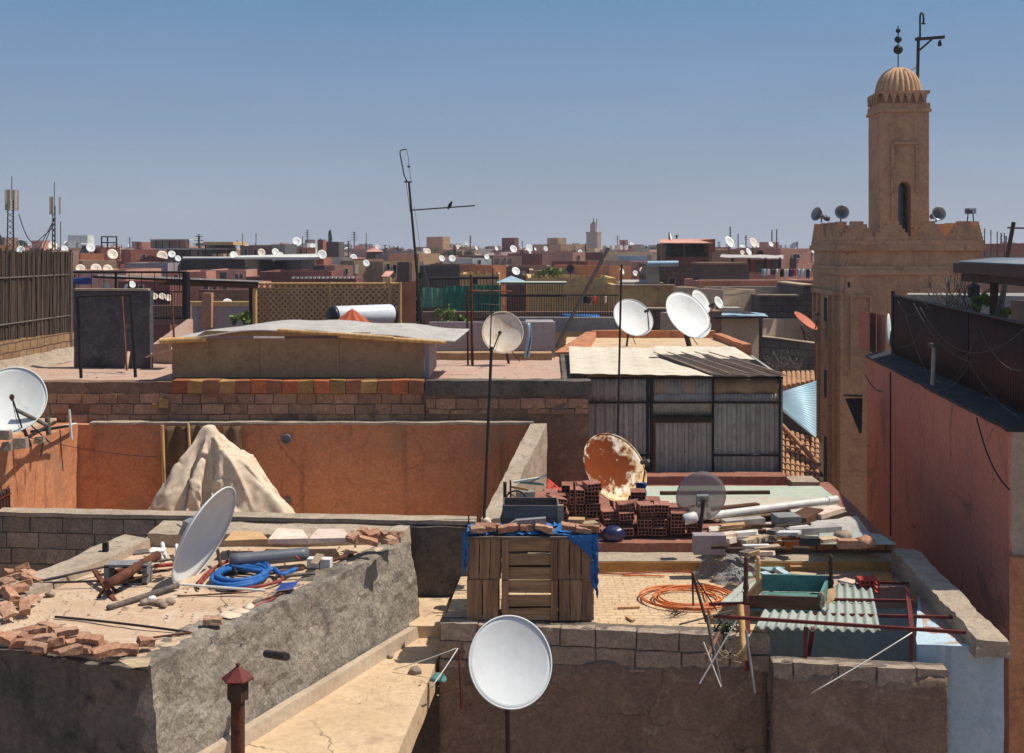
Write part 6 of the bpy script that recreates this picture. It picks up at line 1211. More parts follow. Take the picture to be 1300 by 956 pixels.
-20,1,4,7,6,8,8,8,8,8,9,8,9,8,9,6,5,3,4,4,4,3,3,3,-3,-3,-3,-1,-2,-4,-4,-5,-7,-7,-7,-8,-6,-6,-6,-6,-6,-6,-6,-6,-7,-5,-7,
-17,0,3,8,8,7,8,8,9,8,9,8,8,9,7,4,3,3,3,4,5,3,5,0,-4,-3,-2,-3,-1,-3,-5,-4,-5,-7,-6,-8,-7,-7,-7,-6,-6,-5,-6,-5,-4,-6,-6,
-14,1,1,6,8,8,9,8,9,8,8,9,8,7,3,3,3,4,3,3,4,5,3,-1,-3,-3,-3,-2,-1,-2,-5,-5,-3,-5,-7,-6,-7,-7,-8,-8,-6,-6,-6,-5,-5,-2,1,
-13,-2,0,6,8,8,8,8,9,9,8,9,6,2,3,3,4,3,3,3,6,4,0,0,-3,-3,-3,-3,-2,0,-4,-5,-4,-4,-5,-7,-5,-6,-7,-8,-8,-7,-7,-5,-6,0,4,
-11,0,-1,6,8,6,8,9,9,8,8,7,5,2,2,4,2,3,3,3,6,2,-1,0,-3,-2,-3,-4,-2,0,-2,-5,-5,-4,-3,-6,-6,-6,-3,-8,-8,-8,-8,-7,-6,1,4,
-7,3,3,2,3,9,8,9,8,7,6,4,6,3,3,2,2,3,2,5,4,0,-1,1,-3,-3,-2,-4,-3,0,-1,-4,-6,-4,-3,-4,-6,-6,-4,-2,-7,-9,-8,-6,-4,0,-2,
-1,4,-1,1,7,7,8,7,7,6,4,5,5,4,3,2,2,3,2,6,1,-1,-1,1,-3,-3,-2,-3,-3,-2,0,-2,-6,-5,-4,-2,-4,-7,-6,-1,-1,-8,-8,-6,-4,0,-2,
1,1,-1,5,4,4,6,8,6,3,5,5,5,4,4,4,2,1,3,4,-1,0,-1,0,-2,-3,-2,-1,-5,-3,1,-2,-4,-6,-5,-3,-2,-5,-7,-4,0,-1,-6,-6,-4,0,-1,
0,0,0,4,0,3,8,6,3,4,5,5,5,4,4,4,3,1,4,0,-1,0,-1,0,-2,-3,-1,-1,-5,-3,0,-2,-2,-6,-5,-4,-1,-5,-4,-7,-2,-1,0,-1,-5,1,-2,
-1,3,-1,0,-1,5,4,3,3,5,6,4,5,4,4,4,4,3,0,-1,-1,0,0,-1,-2,-2,-2,0,-4,-4,-1,2,-4,-5,-6,-6,-1,-3,-2,-4,-6,-1,0,3,-1,0,-2,
-1,2,-1,0,4,0,-2,2,4,4,6,4,6,3,4,5,3,2,0,-2,1,-1,-1,-1,-1,-3,-1,-1,-3,-4,-1,2,-3,-5,-6,-5,-4,1,-2,-4,-1,0,1,-1,3,-3,0,
0,0,0,2,0,-2,-1,1,2,3,5,5,5,3,5,5,2,0,-1,0,1,-1,-2,0,-2,-3,0,1,-4,-4,-1,2,-1,-6,-6,-3,-4,0,5,-2,-4,0,0,0,0,2,-2,
-1,1,2,1,-2,-2,0,0,1,1,2,5,4,4,5,4,0,0,-1,0,5,-1,-5,0,-3,-2,-1,1,-2,-2,-3,4,1,-6,-7,-3,0,0,0,5,1,-4,-2,2,-2,2,-3,
0,1,3,-1,-1,0,-1,-1,1,0,0,3,5,1,5,2,-1,0,0,3,4,-3,-4,-2,-3,-2,3,7,-6,-3,-4,3,2,0,-7,-3,0,0,0,1,4,1,-2,-3,0,-1,0,
-1,4,-2,-1,0,1,1,-2,0,-1,0,4,0,6,2,-5,-1,0,3,5,3,-5,-5,-3,-1,0,6,4,2,-7,-5,-1,3,6,-4,-6,0,0,0,1,1,-2,0,2,-2,0,-1,
1,2,-2,1,-1,0,2,-2,0,0,0,1,1,3,-1,3,-1,-3,1,8,-4,-5,-3,4,-3,0,5,7,-1,-4,-7,-1,2,6,1,-7,-1,0,0,-1,1,-1,0,0,1,-2,1,
0,0,0,0,0,1,-1,0,0,0,1,-1,2,-1,-1,2,2,-3,0,8,-6,-3,-1,6,-5,4,3,4,-1,-5,-4,-2,1,6,5,-6,-5,0,1,-1,0,1,-1,0,0,1,-1,
-1,0,1,0,0,0,0,0,0,0,0,1,0,-1,0,2,-1,-2,2,5,-4,-2,0,5,2,-2,2,3,-2,-6,0,-2,1,-1,5,2,-5,-2,0,-1,1,-1,1,0,0,-1,0,
0,0,0,0,0,0,0,0,1,-1,1,0,-1,0,0,0,1,0,0,0,0,1,0,5,2,-1,2,3,-6,-2,0,-3,-1,-1,1,3,0,-2,-1,-1,0,0,0,0,0,0,0]]
cl = [[], [], []]
for ax_ in range(3):
    k_ = 0
    for d_ in CLOTH[ax_]: k_ += d_; cl[ax_].append(k_/100)
nv_ = len(cl[0])
nn_ = int(round(nv_**.5))
V_ = [[Vector((x*(1.0 if x > 0 else 1.0+.16*max(0, 1-z/1.4)), max(-1.5, min(1.3, y)), z)) for x, y, z in zip(cl[0][i*nn_:(i+1)*nn_], cl[1][i*nn_:(i+1)*nn_], cl[2][i*nn_:(i+1)*nn_])] for i in range(nn_)]
pk = max(((i, j) for i in range(nn_) for j in range(nn_)), key=lambda q: V_[q[0]][q[1]].z); pu_, pv_ = pk[0]/(nn_-1), pk[1]/(nn_-1)
random.seed(40); folds = []
for k in range(26):                                            # creases running down from the peak
    a = k/26*6.283+rnd(-.15, .15); r0 = rnd(.03, .16); L_ = rnd(.14, .36); bend = rnd(-.5, .5)
    folds.append((pu_+math.cos(a)*r0, pv_+math.sin(a)*r0, pu_+math.cos(a)*r0+math.cos(a+bend)*L_, pv_+math.sin(a)*r0+math.sin(a+bend)*L_, rnd(.010, .022), rnd(.025, .055)*random.choice((1, 1, -1))))
for k in range(34):                                            # shorter creases across the panels
    a = rnd(0, 6.283); r0 = rnd(.08, .36); t_ = a+1.57+rnd(-.7, .7); L_ = rnd(.05, .15); x0_, y0_ = pu_+math.cos(a)*r0, pv_+math.sin(a)*r0
    folds.append((x0_, y0_, x0_+math.cos(t_)*L_, y0_+math.sin(t_)*L_, rnd(.007, .014), rnd(.018, .038)*random.choice((1, -1))))
def cr(p0, p1, p2, p3, t): return .5*((2*p1)+(p2-p0)*t+(2*p0-5*p1+4*p2-p3)*t*t+(3*p1-p0-3*p2+p3)*t*t*t)
NU = 184
def rowi(r, u):
    x = u*(nn_-1); i = min(nn_-2, int(x)); q = lambda k: r[max(0, min(nn_-1, k))]
    return cr(q(i-1), q(i), q(i+1), q(i+2), x-i)
half = [[rowi(r, j/NU) for j in range(NU+1)] for r in V_]
full_ = [[None]*(NU+1) for _ in range(NU+1)]
for j in range(NU+1):
    col_ = [half[i][j] for i in range(nn_)]
    for i in range(NU+1): full_[i][j] = rowi(col_, i/NU)
tv = []
for i in range(NU+1):
    for j in range(NU+1):
        du = full_[min(NU, i+1)][j]-full_[max(0, i-1)][j]; dw = full_[i][min(NU, j+1)]-full_[i][max(0, j-1)]; nr_ = du.cross(dw)
        nr_ = nr_.normalized() if nr_.length > 1e-9 else Vector((0, 0, 1))
        u, v, d = i/NU, j/NU, 0.0
        for ax0, ay0, ax1, ay1, w_, am in folds:
            if min(ax0, ax1)-w_ > u or max(ax0, ax1)+w_ < u or min(ay0, ay1)-w_ > v or max(ay0, ay1)+w_ < v: continue
            ex, ey = ax1-ax0, ay1-ay0; l2 = ex*ex+ey*ey; t_ = max(0, min(1, ((u-ax0)*ex+(v-ay0)*ey)/l2)); dd = math.hypot(u-ax0-ex*t_, v-ay0-ey*t_)
            if dd < w_: d += am*(1-dd/w_)**1.4*math.sin(math.pi*min(1, t_*1.0+.02))**.6
        q = tc0+full_[i][j]+nr_*d; q.z = max(q.z, tc0.z+.008); tv.append(q)
mbt = MB(); mbt.add(tv, [(i*(NU+1)+j, (i+1)*(NU+1)+j, (i+1)*(NU+1)+j+1, i*(NU+1)+j+1) for i in range(NU) for j in range(NU)], True)
to = one(mbt, 'tarpaulin', 'canvas', 'tall heap draped in a wrinkled cream tarpaulin in the orange courtyard', 'tarpaulin')
to.modifiers.new('thickness', 'SOLIDIFY').thickness = .006
# mats on the wall behind the tarpaulin
for i, (x0, x1, y0) in enumerate([(205, 236, 541), (236, 262, 540), (282, 306, 541)]):
    q = [(X(x0, 18.86), X(x1, 18.86))]
    one(MB().grid(lambda u, v: (q[0][0]+(q[0][1]-q[0][0])*u+.04*noise.noise(Vector((v*5, i, 0))), 18.9-.03*math.sin(u*9+i)-.03*noise.noise(Vector((u*3, v*4, i))), Zr(y0, 18.9)*(1-v)+(-4.43)*v), 16, 20, .012), 'mat', 'mat_brown',
        ['brown woven mat hung on the orange wall, leftmost of three', 'brown woven mat hung beside the bamboo pole', 'brown woven mat hung right of the tarpaulin peak'][i], 'mat')
one(MB().bar(P(206, 540, 18.75), P(209, 650, 18.75), .03, 8), 'pole', 'lattice_wood', 'upright bamboo pole in front of the brown mats', 'pole')
one(MB().bar(P(239, 538, 18.75), P(243, 600, 18.75), .02, 8), 'pole', 'lattice_wood', 'second bamboo pole left of the tarpaulin peak', 'pole')

# ================================================================ vegetable crates on the terrace
def crate(label, x, y, z, w, d, h, face, m='crate_wood_h', seed=0):
    random.seed(seed)
    t = thing('wooden_crate', label, 'crate', (x, y, z), 'wooden crates stacked on the crate terrace')
    if face == 'side':
        n = 3; gaps = [0, .31, .34, .63, .67, 1]
        for a, b2 in ((0, .30), (.35, .63), (.69, 1)):
            MB().hexa([(x-w/2, y, z+h*a), (x+w/2, y, z+h*a+rnd(-.006, .006)), (x+w/2, y+.012, z+h*a), (x-w/2, y+.012, z+h*a), (x-w/2, y, z+h*b2), (x+w/2, y, z+h*b2+rnd(-.008, .008)), (x+w/2, y+.012, z+h*b2), (x-w/2, y+.012, z+h*b2)], .1, .004).build('slat', 'crate_wood_h', t)
        for sx in (-1, 1): MB().box((x+sx*(w/2-.04), y-.012, z+h/2), (.07, .02, h*.99)).build('corner_post', 'crate_wood_v', t)
    else:
        k = 3 if seed % 2 else 2
        for i in range(k):
            a, b2 = i/k, (i+1)/k-.03
            MB().hexa([(x-w/2+w*a, y, z), (x-w/2+w*b2, y, z), (x-w/2+w*b2, y+.014, z), (x-w/2+w*a, y+.014, z), (x-w/2+w*a+rnd(-.005, .005), y, z+h), (x-w/2+w*b2+rnd(-.008, .004), y, z+h), (x-w/2+w*b2, y+.014, z+h), (x-w/2+w*a, y+.014, z+h)], .08, .005).build('end_board', 'crate_wood_v', t)
        MB().box((x, y+.02, z+h*.93), (w, .02, .05)).build('cross_batten', 'crate_wood_h', t); MB().box((x, y+.02, z+h*.07), (w, .02, .05)).build('cross_batten', 'crate_wood_h', t)
    for sx in (-1, 1):
        for a, b2 in ((0, .34), (.37, .66), (.70, 1)):
            MB().box((x+sx*(w/2-.006), y+d/2+.016, z+h*(a+b2)/2), (.012, d-.02, h*(b2-a))).build('side_slat', 'crate_wood_v', t)
    for a, b2 in ((0, .27), (.38, .60), (.72, 1)) if face == 'side' else ((0, 1),): MB().box((x, y+d-.006, z+h*(a+b2)/2), (w-.02, .012, h*(b2-a))).build('back_board', 'crate_wood_h', t)
    MB().box((x, y+d/2, z+.012), (w-.03, d-.03, .012)).build('bottom_board', 'brown_wood', t)
    return t
yc = 12.98; zc0 = zE+.035
w1, w2, w3 = X(635, yc)-X(594, yc), X(708, yc)-X(637, yc), X(754, yc)-X(710, yc)
x1_, x2_, x3_ = X(614.5, yc), X(672.5, yc), X(732, yc); hh = .445
crate('lower left crate end with one reddish cracked board', x1_-.01, yc, zc0, w1, .5, hh, 'end', seed=4)
crate('upper left crate end of narrow upright boards', x1_+.01, yc+.01, zc0+hh+.004, w1, .5, hh, 'end', seed=5)
crate('lower middle crate seen from its long side', x2_, yc, zc0, w2, .5, hh, 'side', seed=6)
crate('upper middle crate with stones on its top', x2_, yc+.01, zc0+hh+.004, w2, .5, hh, 'side', seed=7)
crate('lower right crate end beside the blue net', x3_, yc-.01, zc0, w3, .5, hh, 'end', seed=9)
crate('upper right crate end hung with blue net', x3_-.01, yc, zc0+hh+.004, w3, .5, hh, 'end', seed=11)
ztop = zc0+2*hh+.01
one(MB().slab([(X(593, yc), yc-.02), (X(756, yc), yc-.02), (X(756, yc), yc+.5), (X(593, yc), yc+.5)], ztop, ztop+.022, .1, .006), 'board', 'grey_wood', 'thin board sheet covering the stacked crates', 'board')
# grey crate behind and concrete slab piece
t = thing('grey_crate', 'weathered grey wooden crate behind the concrete slab', 'crate', (X(676, 13.6), 13.7, ztop))
Dg = 13.55; zg0, zg1 = ztop-.2, Zr(641, Dg)
for k in range(3): MB().box((X(674, Dg), Dg, zg0+(zg1-zg0)*(k+.5)/3), (X(706, Dg)-X(637, Dg), .02, (zg1-zg0)/3-.012)).build('slat', 'grey_wood', t)
MB().box((X(711.5, Dg), Dg, (zg0+zg1)/2), (.07, .05, zg1-zg0)).build('post', 'pale_wood', t); MB().box((X(674, Dg), Dg+.4, (zg0+zg1)/2), (X(706, Dg)-X(637, Dg), .02, zg1-zg0)).build('back_board', 'grey_wood', t)
MB().box((X(639, Dg), Dg+.2, (zg0+zg1)/2), (.02, .38, zg1-zg0)).build('side_board', 'grey_wood', t); MB().box((X(709, Dg), Dg+.22, (zg0+zg1)/2), (.02, .36, zg1-zg0)).build('side_board', 'grey_wood', t)
c = MB(); Dk = 13.1; zz0 = ztop+.02
pr = [(638, 672), (655, 661), (693, 658), (695, 690), (638, 692)]
fr_ = [P(px, py, Dk) for px, py in pr]; bk_ = [p_+Vector((0, .09, 0)) for p_ in fr_]
c.add(fr_+bk_, [(4, 3, 2, 1, 0), (5, 6, 7, 8, 9)]+[(i, (i+1) % 5, 5+(i+1) % 5, 5+i) for i in range(5)]); one(c, 'concrete_slab', 'concrete_grey', 'broken grey concrete slab standing on the crates', 'slab')
random.seed(6)
for i, (px, w_) in enumerate([(617, .09), (607, .07), (645, .09), (668, .085), (690, .085), (725, .07), (740, .08), (748, .07), (628, .06)]):
    q = Vector((X(px, yc+.06), yc+rnd(.05, .12), ztop+.06)); brick(i, q, (rnd(-.2, .2), rnd(-.2, .2), rnd(-.3, .3)), 'half brick weighing down the top of the stacked crates', 'half bricks on top of the crates')
for i, (px, py, dy) in enumerate([(732, 670, .3), (748, 675, .25), (742, 682, .15)]):
    one(MB().box((X(px, yc+dy), yc+dy, ztop+.12-.03*i), (.18, .14, .07), rnd(-.4, .4)), 'tile_piece', 'pale_wood' if i else 'cardboard', ['flat tan tile piece on the blue net', 'pale tile piece at the crate corner', 'lower pale tile piece at the crate corner'][i], 'tile')
# blue net draped on the crates
c = MB()
def net_top(u, v): 
    x = X(592, yc)+(X(757, yc)-X(592, yc))*u; return (x, yc+.02+.5*v, ztop+.035+.05*abs(noise.noise(Vector((u*14, v*5, 2))))+.02*noise.noise(Vector((u*40, v*20, 2))))
c.grid(net_top, 70, 16, hole=lambda i, j: noise.noise(Vector((i*.16, j*.3, 7))) > .12)
def net_r(u, v):
    return (X(757, yc)+.02-.10*u*(.5+v*.4)+.02*noise.noise(Vector((u*5, v*12, 1))), yc-.03-.02*u+.03*noise.noise(Vector((u*9, v*9, 4)))+.0, ztop+.05-.72*v*(1-.35*u)-.05*noise.noise(Vector((u*4, 3, 1))))
c.grid(net_r, 14, 36)
def net_c(u, v):
    return (X(757, yc)+.02-.34*u, yc-.035+.02*noise.noise(Vector((u*9, v*9, 14))), ztop+.05-(.42-.38*u**.6)*v)
c.grid(net_c, 20, 14)
def net_l(u, v):
    return (X(590, yc)-.03+.07*u, yc+.1-.12*u+.04*noise.noise(Vector((u*9, v*9, 24))), ztop+.05-.5*v*(1-.4*u))
c.grid(net_l, 10, 24)
one(c, 'plastic_net', 'tarp_blue', 'bright blue plastic net draped over the stacked crates', 'net')

# ================================================================ hollow bricks on the junk roof
def hollow():
    w, h, l, t_ = .198, .098, .28, .009
    mb = MB()
    for k in range(3): mb.box((0, 0, (k-1)*(h-t_)/2), (w, l, t_))
    for i in range(5): 
        for k in (-1, 1): mb.box((-w/2+t_/2+i*(w-t_)/4, 0, k*h/4), (t_, l-.003, h/2-t_*1.02))
    return mb
hb = one(hollow(), 'hollow_brick', 'hollow_brick', '', 'hollow brick'); first = [True]
random.seed(31)
HG = 'red hollow bricks stacked on the junk roof'
def hput(px, D, z, rz, ry=0, rx=0, label=None):
    o = hb if first[0] else copy_tree(hb); first[0] = False
    put(o, (X(px, D), D, z), (rx, ry, rz)); o['label'] = label or 'red hollow brick in the stack below the rusty dish'; o['group'] = HG
cols = [(689, 5), (710, 5), (731, 6), (751, 6), (773, 3), (796, 4), (817, 4), (838, 4), (860, 3), (881, 2)]
for px, n in cols:
    lean = rnd(-.03, .03)
    for k in range(n):
        if px == 773 and k < 1: continue
        hput(px+rnd(-2.5, 2.5)+lean*k*18, 15.85+rnd(-.09, .09)+.02*k, zF+.052+k*.1, rnd(-.2, .2), lean+rnd(-.02, .02))
for px, n in [(700, 4), (722, 5), (742, 5), (808, 4), (830, 3), (852, 2)]:
    for k in range(n-2, n+1): hput(px+rnd(-2, 2), 16.2+rnd(-.04, .04), zF+.052+k*.1, rnd(-.2, .2))
for px, py, D in ((685, 640, 15.75), (706, 640, 15.75), (752, 621, 15.9), (800, 646, 15.9), (826, 648, 16.0), (866, 664, 16.0)):
    hput(px, D, Zr(py, D), rnd(-.4, .4), rnd(-.25, .25), label='red hollow brick lying loose on top of the brick stack')
# purple-blue sack, blue tarp, orange cloth
sc_ = Vector((X(779, 15.6), 15.62, zF+.09))
one(MB().grid(lambda u, v: sc_+Vector((.16*math.cos(u*2*math.pi)*math.cos((v-.5)*math.pi), .12*math.sin(u*2*math.pi)*math.cos((v-.5)*math.pi), .11*math.sin((v-.5)*math.pi)))+noise.noise_vector(Vector((math.cos(u*6.28)*2, math.sin(u*6.28)*2, v*4)))*.015, 24, 12), 'sack', 'navy', 'shiny dark blue plastic sack in front of the hollow bricks', 'sack')
one(MB().grid(lambda u, v: P(806+14*u+noise.noise(Vector((v*4, u, 0)))*3, 648-v*35, 16.7)+Vector((0, .1*noise.noise(Vector((u*5, v*5, 1))), 0)), 8, 14, .01), 'tarp', 'cobalt_plastic', 'dark blue plastic sheet hanging behind the rusty dish', 'tarp')
one(MB().grid(lambda u, v: P(692+22*u*(1-.2*v)+(v*4), 630-v*18*(1-u*.8), 16.6)+Vector((0, .3*v+.05*noise.noise(Vector((u*6, v*6, 1))), 0)), 16, 12, .008), 'cloth', 'red_cloth', 'orange red cloth spread left of the hollow bricks', 'cloth')
t = thing('junk_bench', 'cluttered grey bench against the sloping wall', 'bench', (X(668, 15.3), 15.4, zF))
MB().box((X(668, 15.4), 15.4, zF+.42), (.62, .35, .03)).build('top', 'grey_wood', t)
for px in (640, 694): MB().box((X(px, 15.3), 15.3, zF+.2), (.05, .05, .42)).build('leg', 'dark_wood', t)
for i, (a, b2, m, w_, lb) in enumerate([((652, 612), (690, 606), 'white_paint', .05, 'white lath on the cluttered bench'), ((660, 612), (690, 615), 'turquoise_paint', .05, 'green board on the cluttered bench'), ((672, 612), (694, 603), 'galv', .02, 'metal bar sticking up from the cluttered bench'), ((645, 625), (668, 640), 'pale_wood', .03, 'pale stick leaning on the cluttered bench'), ((648, 618), (670, 622), 'ochre_paint', .04, 'yellow stick in the cluttered bench')]):
    one(MB().plank(P(*a, 15.25), P(*b2, 15.3), w_, .025), 'lath', m, lb, 'lath')
one(MB().box((X(667, 15.5), 15.5, zF+.56), (.22, .16, .25), .2), 'concrete_block', 'concrete_grey', 'upright grey concrete block on the cluttered bench', 'block')
one(MB().tube([P(655+12*math.cos(a), 632+9*math.sin(a), 15.1+.02*math.sin(3*a)) for a in [k*.5 for k in range(14)]], .012, 5), 'wire_loop', 'black_metal', 'tangled black wire loop under the cluttered bench', 'wire')
cloth_heap('cream crumpled paper bag at the foot of the sloping wall', 'paper_bag', 'canvas', 618, 676, .13, .1, .2, 5, 'paper bag', -3.45)
for px0, py0, px1, py1, D, r, m, lb in ((624, 440, 614, 672, 15.05, .02, 'dark_pipe', 'tall dark pole in front of the orange courtyard wall'), (648, 610, 649, 700, 14.2, .012, 'rust_metal', 'rusty rebar standing left of the grey crate'), (641, 612, 641, 676, 14.3, .022, 'dark_wood', 'dark stake left of the cluttered bench'),
        (595, 654, 595, 672, 14.9, .010, 'rust_metal', 'short rebar end on the block parapet'), (606, 652, 607, 674, 14.8, .010, 'rust_metal', 'short rebar end beside the blue net'), (729, 612, 731, 690, 15.5, .016, 'rust_metal', 'rusty rebar standing among the hollow bricks'), (789, 336, 783, 602, 19.6, .018, 'dark_pipe', 'tall thin rusty pole in front of the corrugated shed')):
    one(MB().bar(P(px0, py0, D), P(px1, py1, D), r, 6), 'pole' if r > .015 else 'rebar', m, lb, 'pole' if r > .015 else 'rebar')

# ================================================================ sheets and boards on the junk roof
def sheet(pts, z, m, label, th=.012, tilt=(0, 0, 0, 0), wav=0.0, name='sheet', cat='sheet', group=None):
    q = [PZ(px, py, z+dz) for (px, py), dz in zip(pts, tilt)]
    if wav:
        mb = MB().corr(q[0], q[1], q[2], q[3], wav, wav*.16, .006, per=8)
    else:
        mb = MB().hexa([v-Vector((0, 0, th)) for v in q]+q, .18, .005)
    return one(mb, name, m, label, cat, group)
zf_ = zF+.03
sheet([(800, 640), (1062, 634), (1042, 617), (815, 617)], zf_+.02, 'green_sheet', 'long green and white painted sheet at the back of the junk roof')
sheet([(812, 662), (1075, 650), (1052, 631), (812, 632)], zf_+.05, 'asbestos', 'wide pale asbestos sheet across the junk roof', tilt=(0, .0, .02, .0))
sheet([(900, 690), (1108, 682), (1088, 655), (900, 668)], zf_+.03, 'asbestos', 'pale grey sheet at the front right of the junk roof')
sheet([(1040, 690), (1138, 690), (1118, 678), (1040, 672)], zf_+.11, 'fibre_sheet', 'thin pale sheet sticking out over the right end of the junk roof')
sheet([(1015, 680), (1110, 683), (1082, 657), (1022, 662)], zf_+.09, 'felt_roof', 'pale stained sheet under the dark bricks at the roof end')
def board(a, b2, w_, t_, z, m, label, dz=(0, 0), name='board', group=None):
    return one(MB().plank(PZ(a[0], a[1], z+dz[0]), PZ(b2[0], b2[1], z+dz[1]), w_, t_), name, m, label, name, group)
board((838, 626), (977, 625), .07, .05, zf_+.1, 'brown_wood', 'long dark plank across the green sheet')
board((905, 647), (962, 641), .10, .06, zf_+.12, 'brown_wood', 'short brown plank behind the white pipe')
one(MB().bar(PZ(900, 655, zf_+.16), PZ(1050, 636, zf_+.18), .055, 14).bar(PZ(1050, 636, zf_+.18), PZ(1062, 634.5, zf_+.18), .065, 14), 'drain_pipe', 'white_plastic', 'thick white plastic pipe lying across the junk roof', 'pipe')
board((905, 660), (1000, 648), .14, .03, zf_+.1, 'pale_wood', 'pale wide board in front of the white pipe')
board((918, 664), (968, 660), .16, .08, zf_+.08, 'corr_grey', 'grey tarred beam end on the junk roof')
one(MB().box(PZ(998, 660, zf_+.13), (.32, .3, .14), .15), 'concrete_block', 'concrete_grey', 'pale grey speckled block on the junk roof', 'block')
board((1012, 664), (1034, 652), .26, .16, zf_+.1, 'brown_wood', 'dark red beam end beside the pale grey block')
board((1034, 655), (1064, 646), .22, .07, zf_+.12, 'paper_slab', 'pink flat board tilted towards the minaret')
board((1020, 667), (1072, 652), .08, .06, zf_+.06, 'dark_wood', 'dark timber under the pink flat board')
board((930, 668), (1010, 668), .09, .05, zf_+.06, 'brown_wood', 'rough brown lath in front of the grey beam')
board((1000, 676), (1066, 672), .12, .10, zf_+.13, 'corr_grey', 'grey square hollow section on the stained sheet')
board((1016, 687), (1040, 687), .10, .09, zf_+.14, 'felt_dark', 'short black tube on the front edge of the junk roof')
board((1040, 686), (1062, 684), .16, .05, zf_+.13, 'pale_wood', 'pale wood offcut beside the black tube')
one(MB().box(PZ(1078, 690, zf_+.14), (.28, .14, .10), -.05), 'brick_block', 'clay_brick', 'brown red block at the front edge of the junk roof', 'block')
stone(PZ(1100, 688, zf_+.16), .13, 'rounded reddish boulder at the end of the junk roof', None, 'clay_brick'); stone(PZ(1070, 680, zf_+.15), .11, 'rough brown clod behind the brown red block', None)
one(MB().box(PZ(900, 690, zf_+.13), (.4, .18, .24), .0), 'concrete_block', 'lilac_plaster', 'smooth lilac grey block at the foot of the mesh dish', 'block')
random.seed(17)
for i in range(34):
    px, py = rnd(900, 1008), rnd(664, 704); L_ = rnd(10, 34); z = zf_+rnd(.04, .16)
    m = ['pale_wood', 'brown_wood', 'grey_wood', 'white_paint', 'cardboard', 'dark_wood', 'paper_slab'][i % 7]
    a, b2 = PZ(px, py, z), PZ(px+L_, py-rnd(-2, 5), z+rnd(-.03, .05))
    one(MB().plank(a, b2, rnd(.05, .16), rnd(.02, .07)), 'offcut', m, 'wood or board scrap in the heap right of the mesh dish post', 'scrap', 'scrap heap on the junk roof')
for i in range(12):
    px, py = rnd(812, 880), rnd(652, 668); z = zf_+rnd(.25, .5)
    one(MB().plank(P(px, py-8, 16.3), P(px+rnd(8, 20), py-8-rnd(-3, 4), 16.4), rnd(.06, .14), rnd(.02, .05)), 'offcut', ['clay_brick', 'paper_slab', 'pale_wood', 'red_hose'][i % 4], 'pink or pale scrap lying on the hollow brick stack', 'scrap', 'scrap on the hollow bricks')
one(MB().ring([(.05, 0), (.07, .02), (.07, .16), (.05, .18), (.0, .18)], 14, PZ(868, 660, zf_+.35), ax=(1, .2, .2)), 'bottle', 'white_plastic', 'white plastic bottle beside the mesh dish', 'bottle')

# ================================================================ stairwell awning and its clutter
aw = thing('awning', 'sheet roofing awning on a red iron frame over the blue stairwell', 'awning', tuple(P(1040, 836, 12.3)))
q = [P(958, 797, 12.28), P(1118, 801, 12.28), P(1106, 742, 14.2), P(985, 742, 14.2)]
MB().corr(q[0], q[1], q[2], q[3], .105, .018, .006, per=10, nv=4).build('sheet', 'fibre_sheet', aw)
q = [P(912, 767, 13.0), P(962, 767, 13.0), P(990, 738, 14.4), P(946, 736, 14.4)]
MB().corr(q[0], q[1], q[2], q[3], .105, .016, .006, per=10, nv=4).build('sheet', 'fibre_sheet', aw)
def ib(a, b2, r=.016, nm='rail'): MB().plank(a, b2, r*2, r*2).build(nm, 'red_rail', aw)
ib(P(905, 782, 12.3), P(1226, 803, 12.22)); ib(P(1030, 780, 12.9), P(1225, 784, 12.8)); ib(P(1040, 761, 13.4), P(1160, 763, 13.4)); ib(P(1100, 739, 14.3), P(1158, 741, 14.3)); ib(P(900, 767, 13.0), P(960, 766, 13.0))
ib(P(1151, 744, 14.1), P(1158, 801, 12.25), .024); ib(P(1158, 800, 12.22), P(1157, 838, 12.15), .022, 'post'); ib(P(1023, 796, 12.28), P(1022, 838, 12.2), .02, 'post'); ib(P(1032, 797, 12.3), P(1026, 835, 12.5), .018, 'post')
ib(P(948, 770, 12.9), P(950, 850, 12.4), .03, 'post')
# upturned table with turned legs
tb = thing('upturned_table', 'upside-down turquoise and brown table with turned legs on the awning', 'table', tuple(P(1005, 772, 13.2)))
za = lambda px, py, D: P(px, py, D)
def apron(a, b2, h, m): 
    a, b2 = Vector(a), Vector(b2); d = (b2-a).normalized(); nn = Vector((-d.y, d.x, 0))*.03
    MB().hexa([a, b2, b2+nn, a+nn]+[v+Vector((0, 0, h)) for v in (a, b2, b2+nn, a+nn)], .2, .003).build('apron', m, tb)
zt0 = Zr(772, 13.0)
A0, A1, B0, B1 = (X(950, 13.0), 13.0, zt0), (X(1042, 12.95), 12.95, zt0-.01), (X(968, 13.65), 13.65, zt0), (X(1052, 13.6), 13.6, zt0)
apron(A0, A1, .14, 'brown_wood'); apron(B0, B1, .19, 'turquoise_paint'); apron(A0, B0, .15, 'brown_wood'); apron(A1, B1, .15, 'turquoise_paint')
MB().slab([A0[:2], A1[:2], B1[:2], B0[:2]], zt0-.03, zt0-.005, .3, .002).build('top', 'turquoise_paint', tb)
def leg(px, py0, py1, D, m):
    b0, b1 = P(px, py0, D), P(px+rnd(-1, 1), py1, D); l = (b1-b0).length
    prof = [(.034, 0), (.034, .22), (.022, .25), (.036, .32), (.030, .40), (.022, .52), (.028, .66), (.022, .74), (.034, .80), (.020, .86), (.026, .93), (.012, 1.0), (.0, 1.0)]
    MB().ring([(r, k*l) for r, k in prof], 12, b0, ax=b1-b0).build('leg', m, tb)
leg(947, 766, 705, 13.02, 'brown_wood'); leg(963, 750, 706, 13.63, 'lattice_wood'); leg(1055, 757, 704, 13.58, 'dark_wood'); leg(1043, 770, 752, 12.97, 'pale_wood')
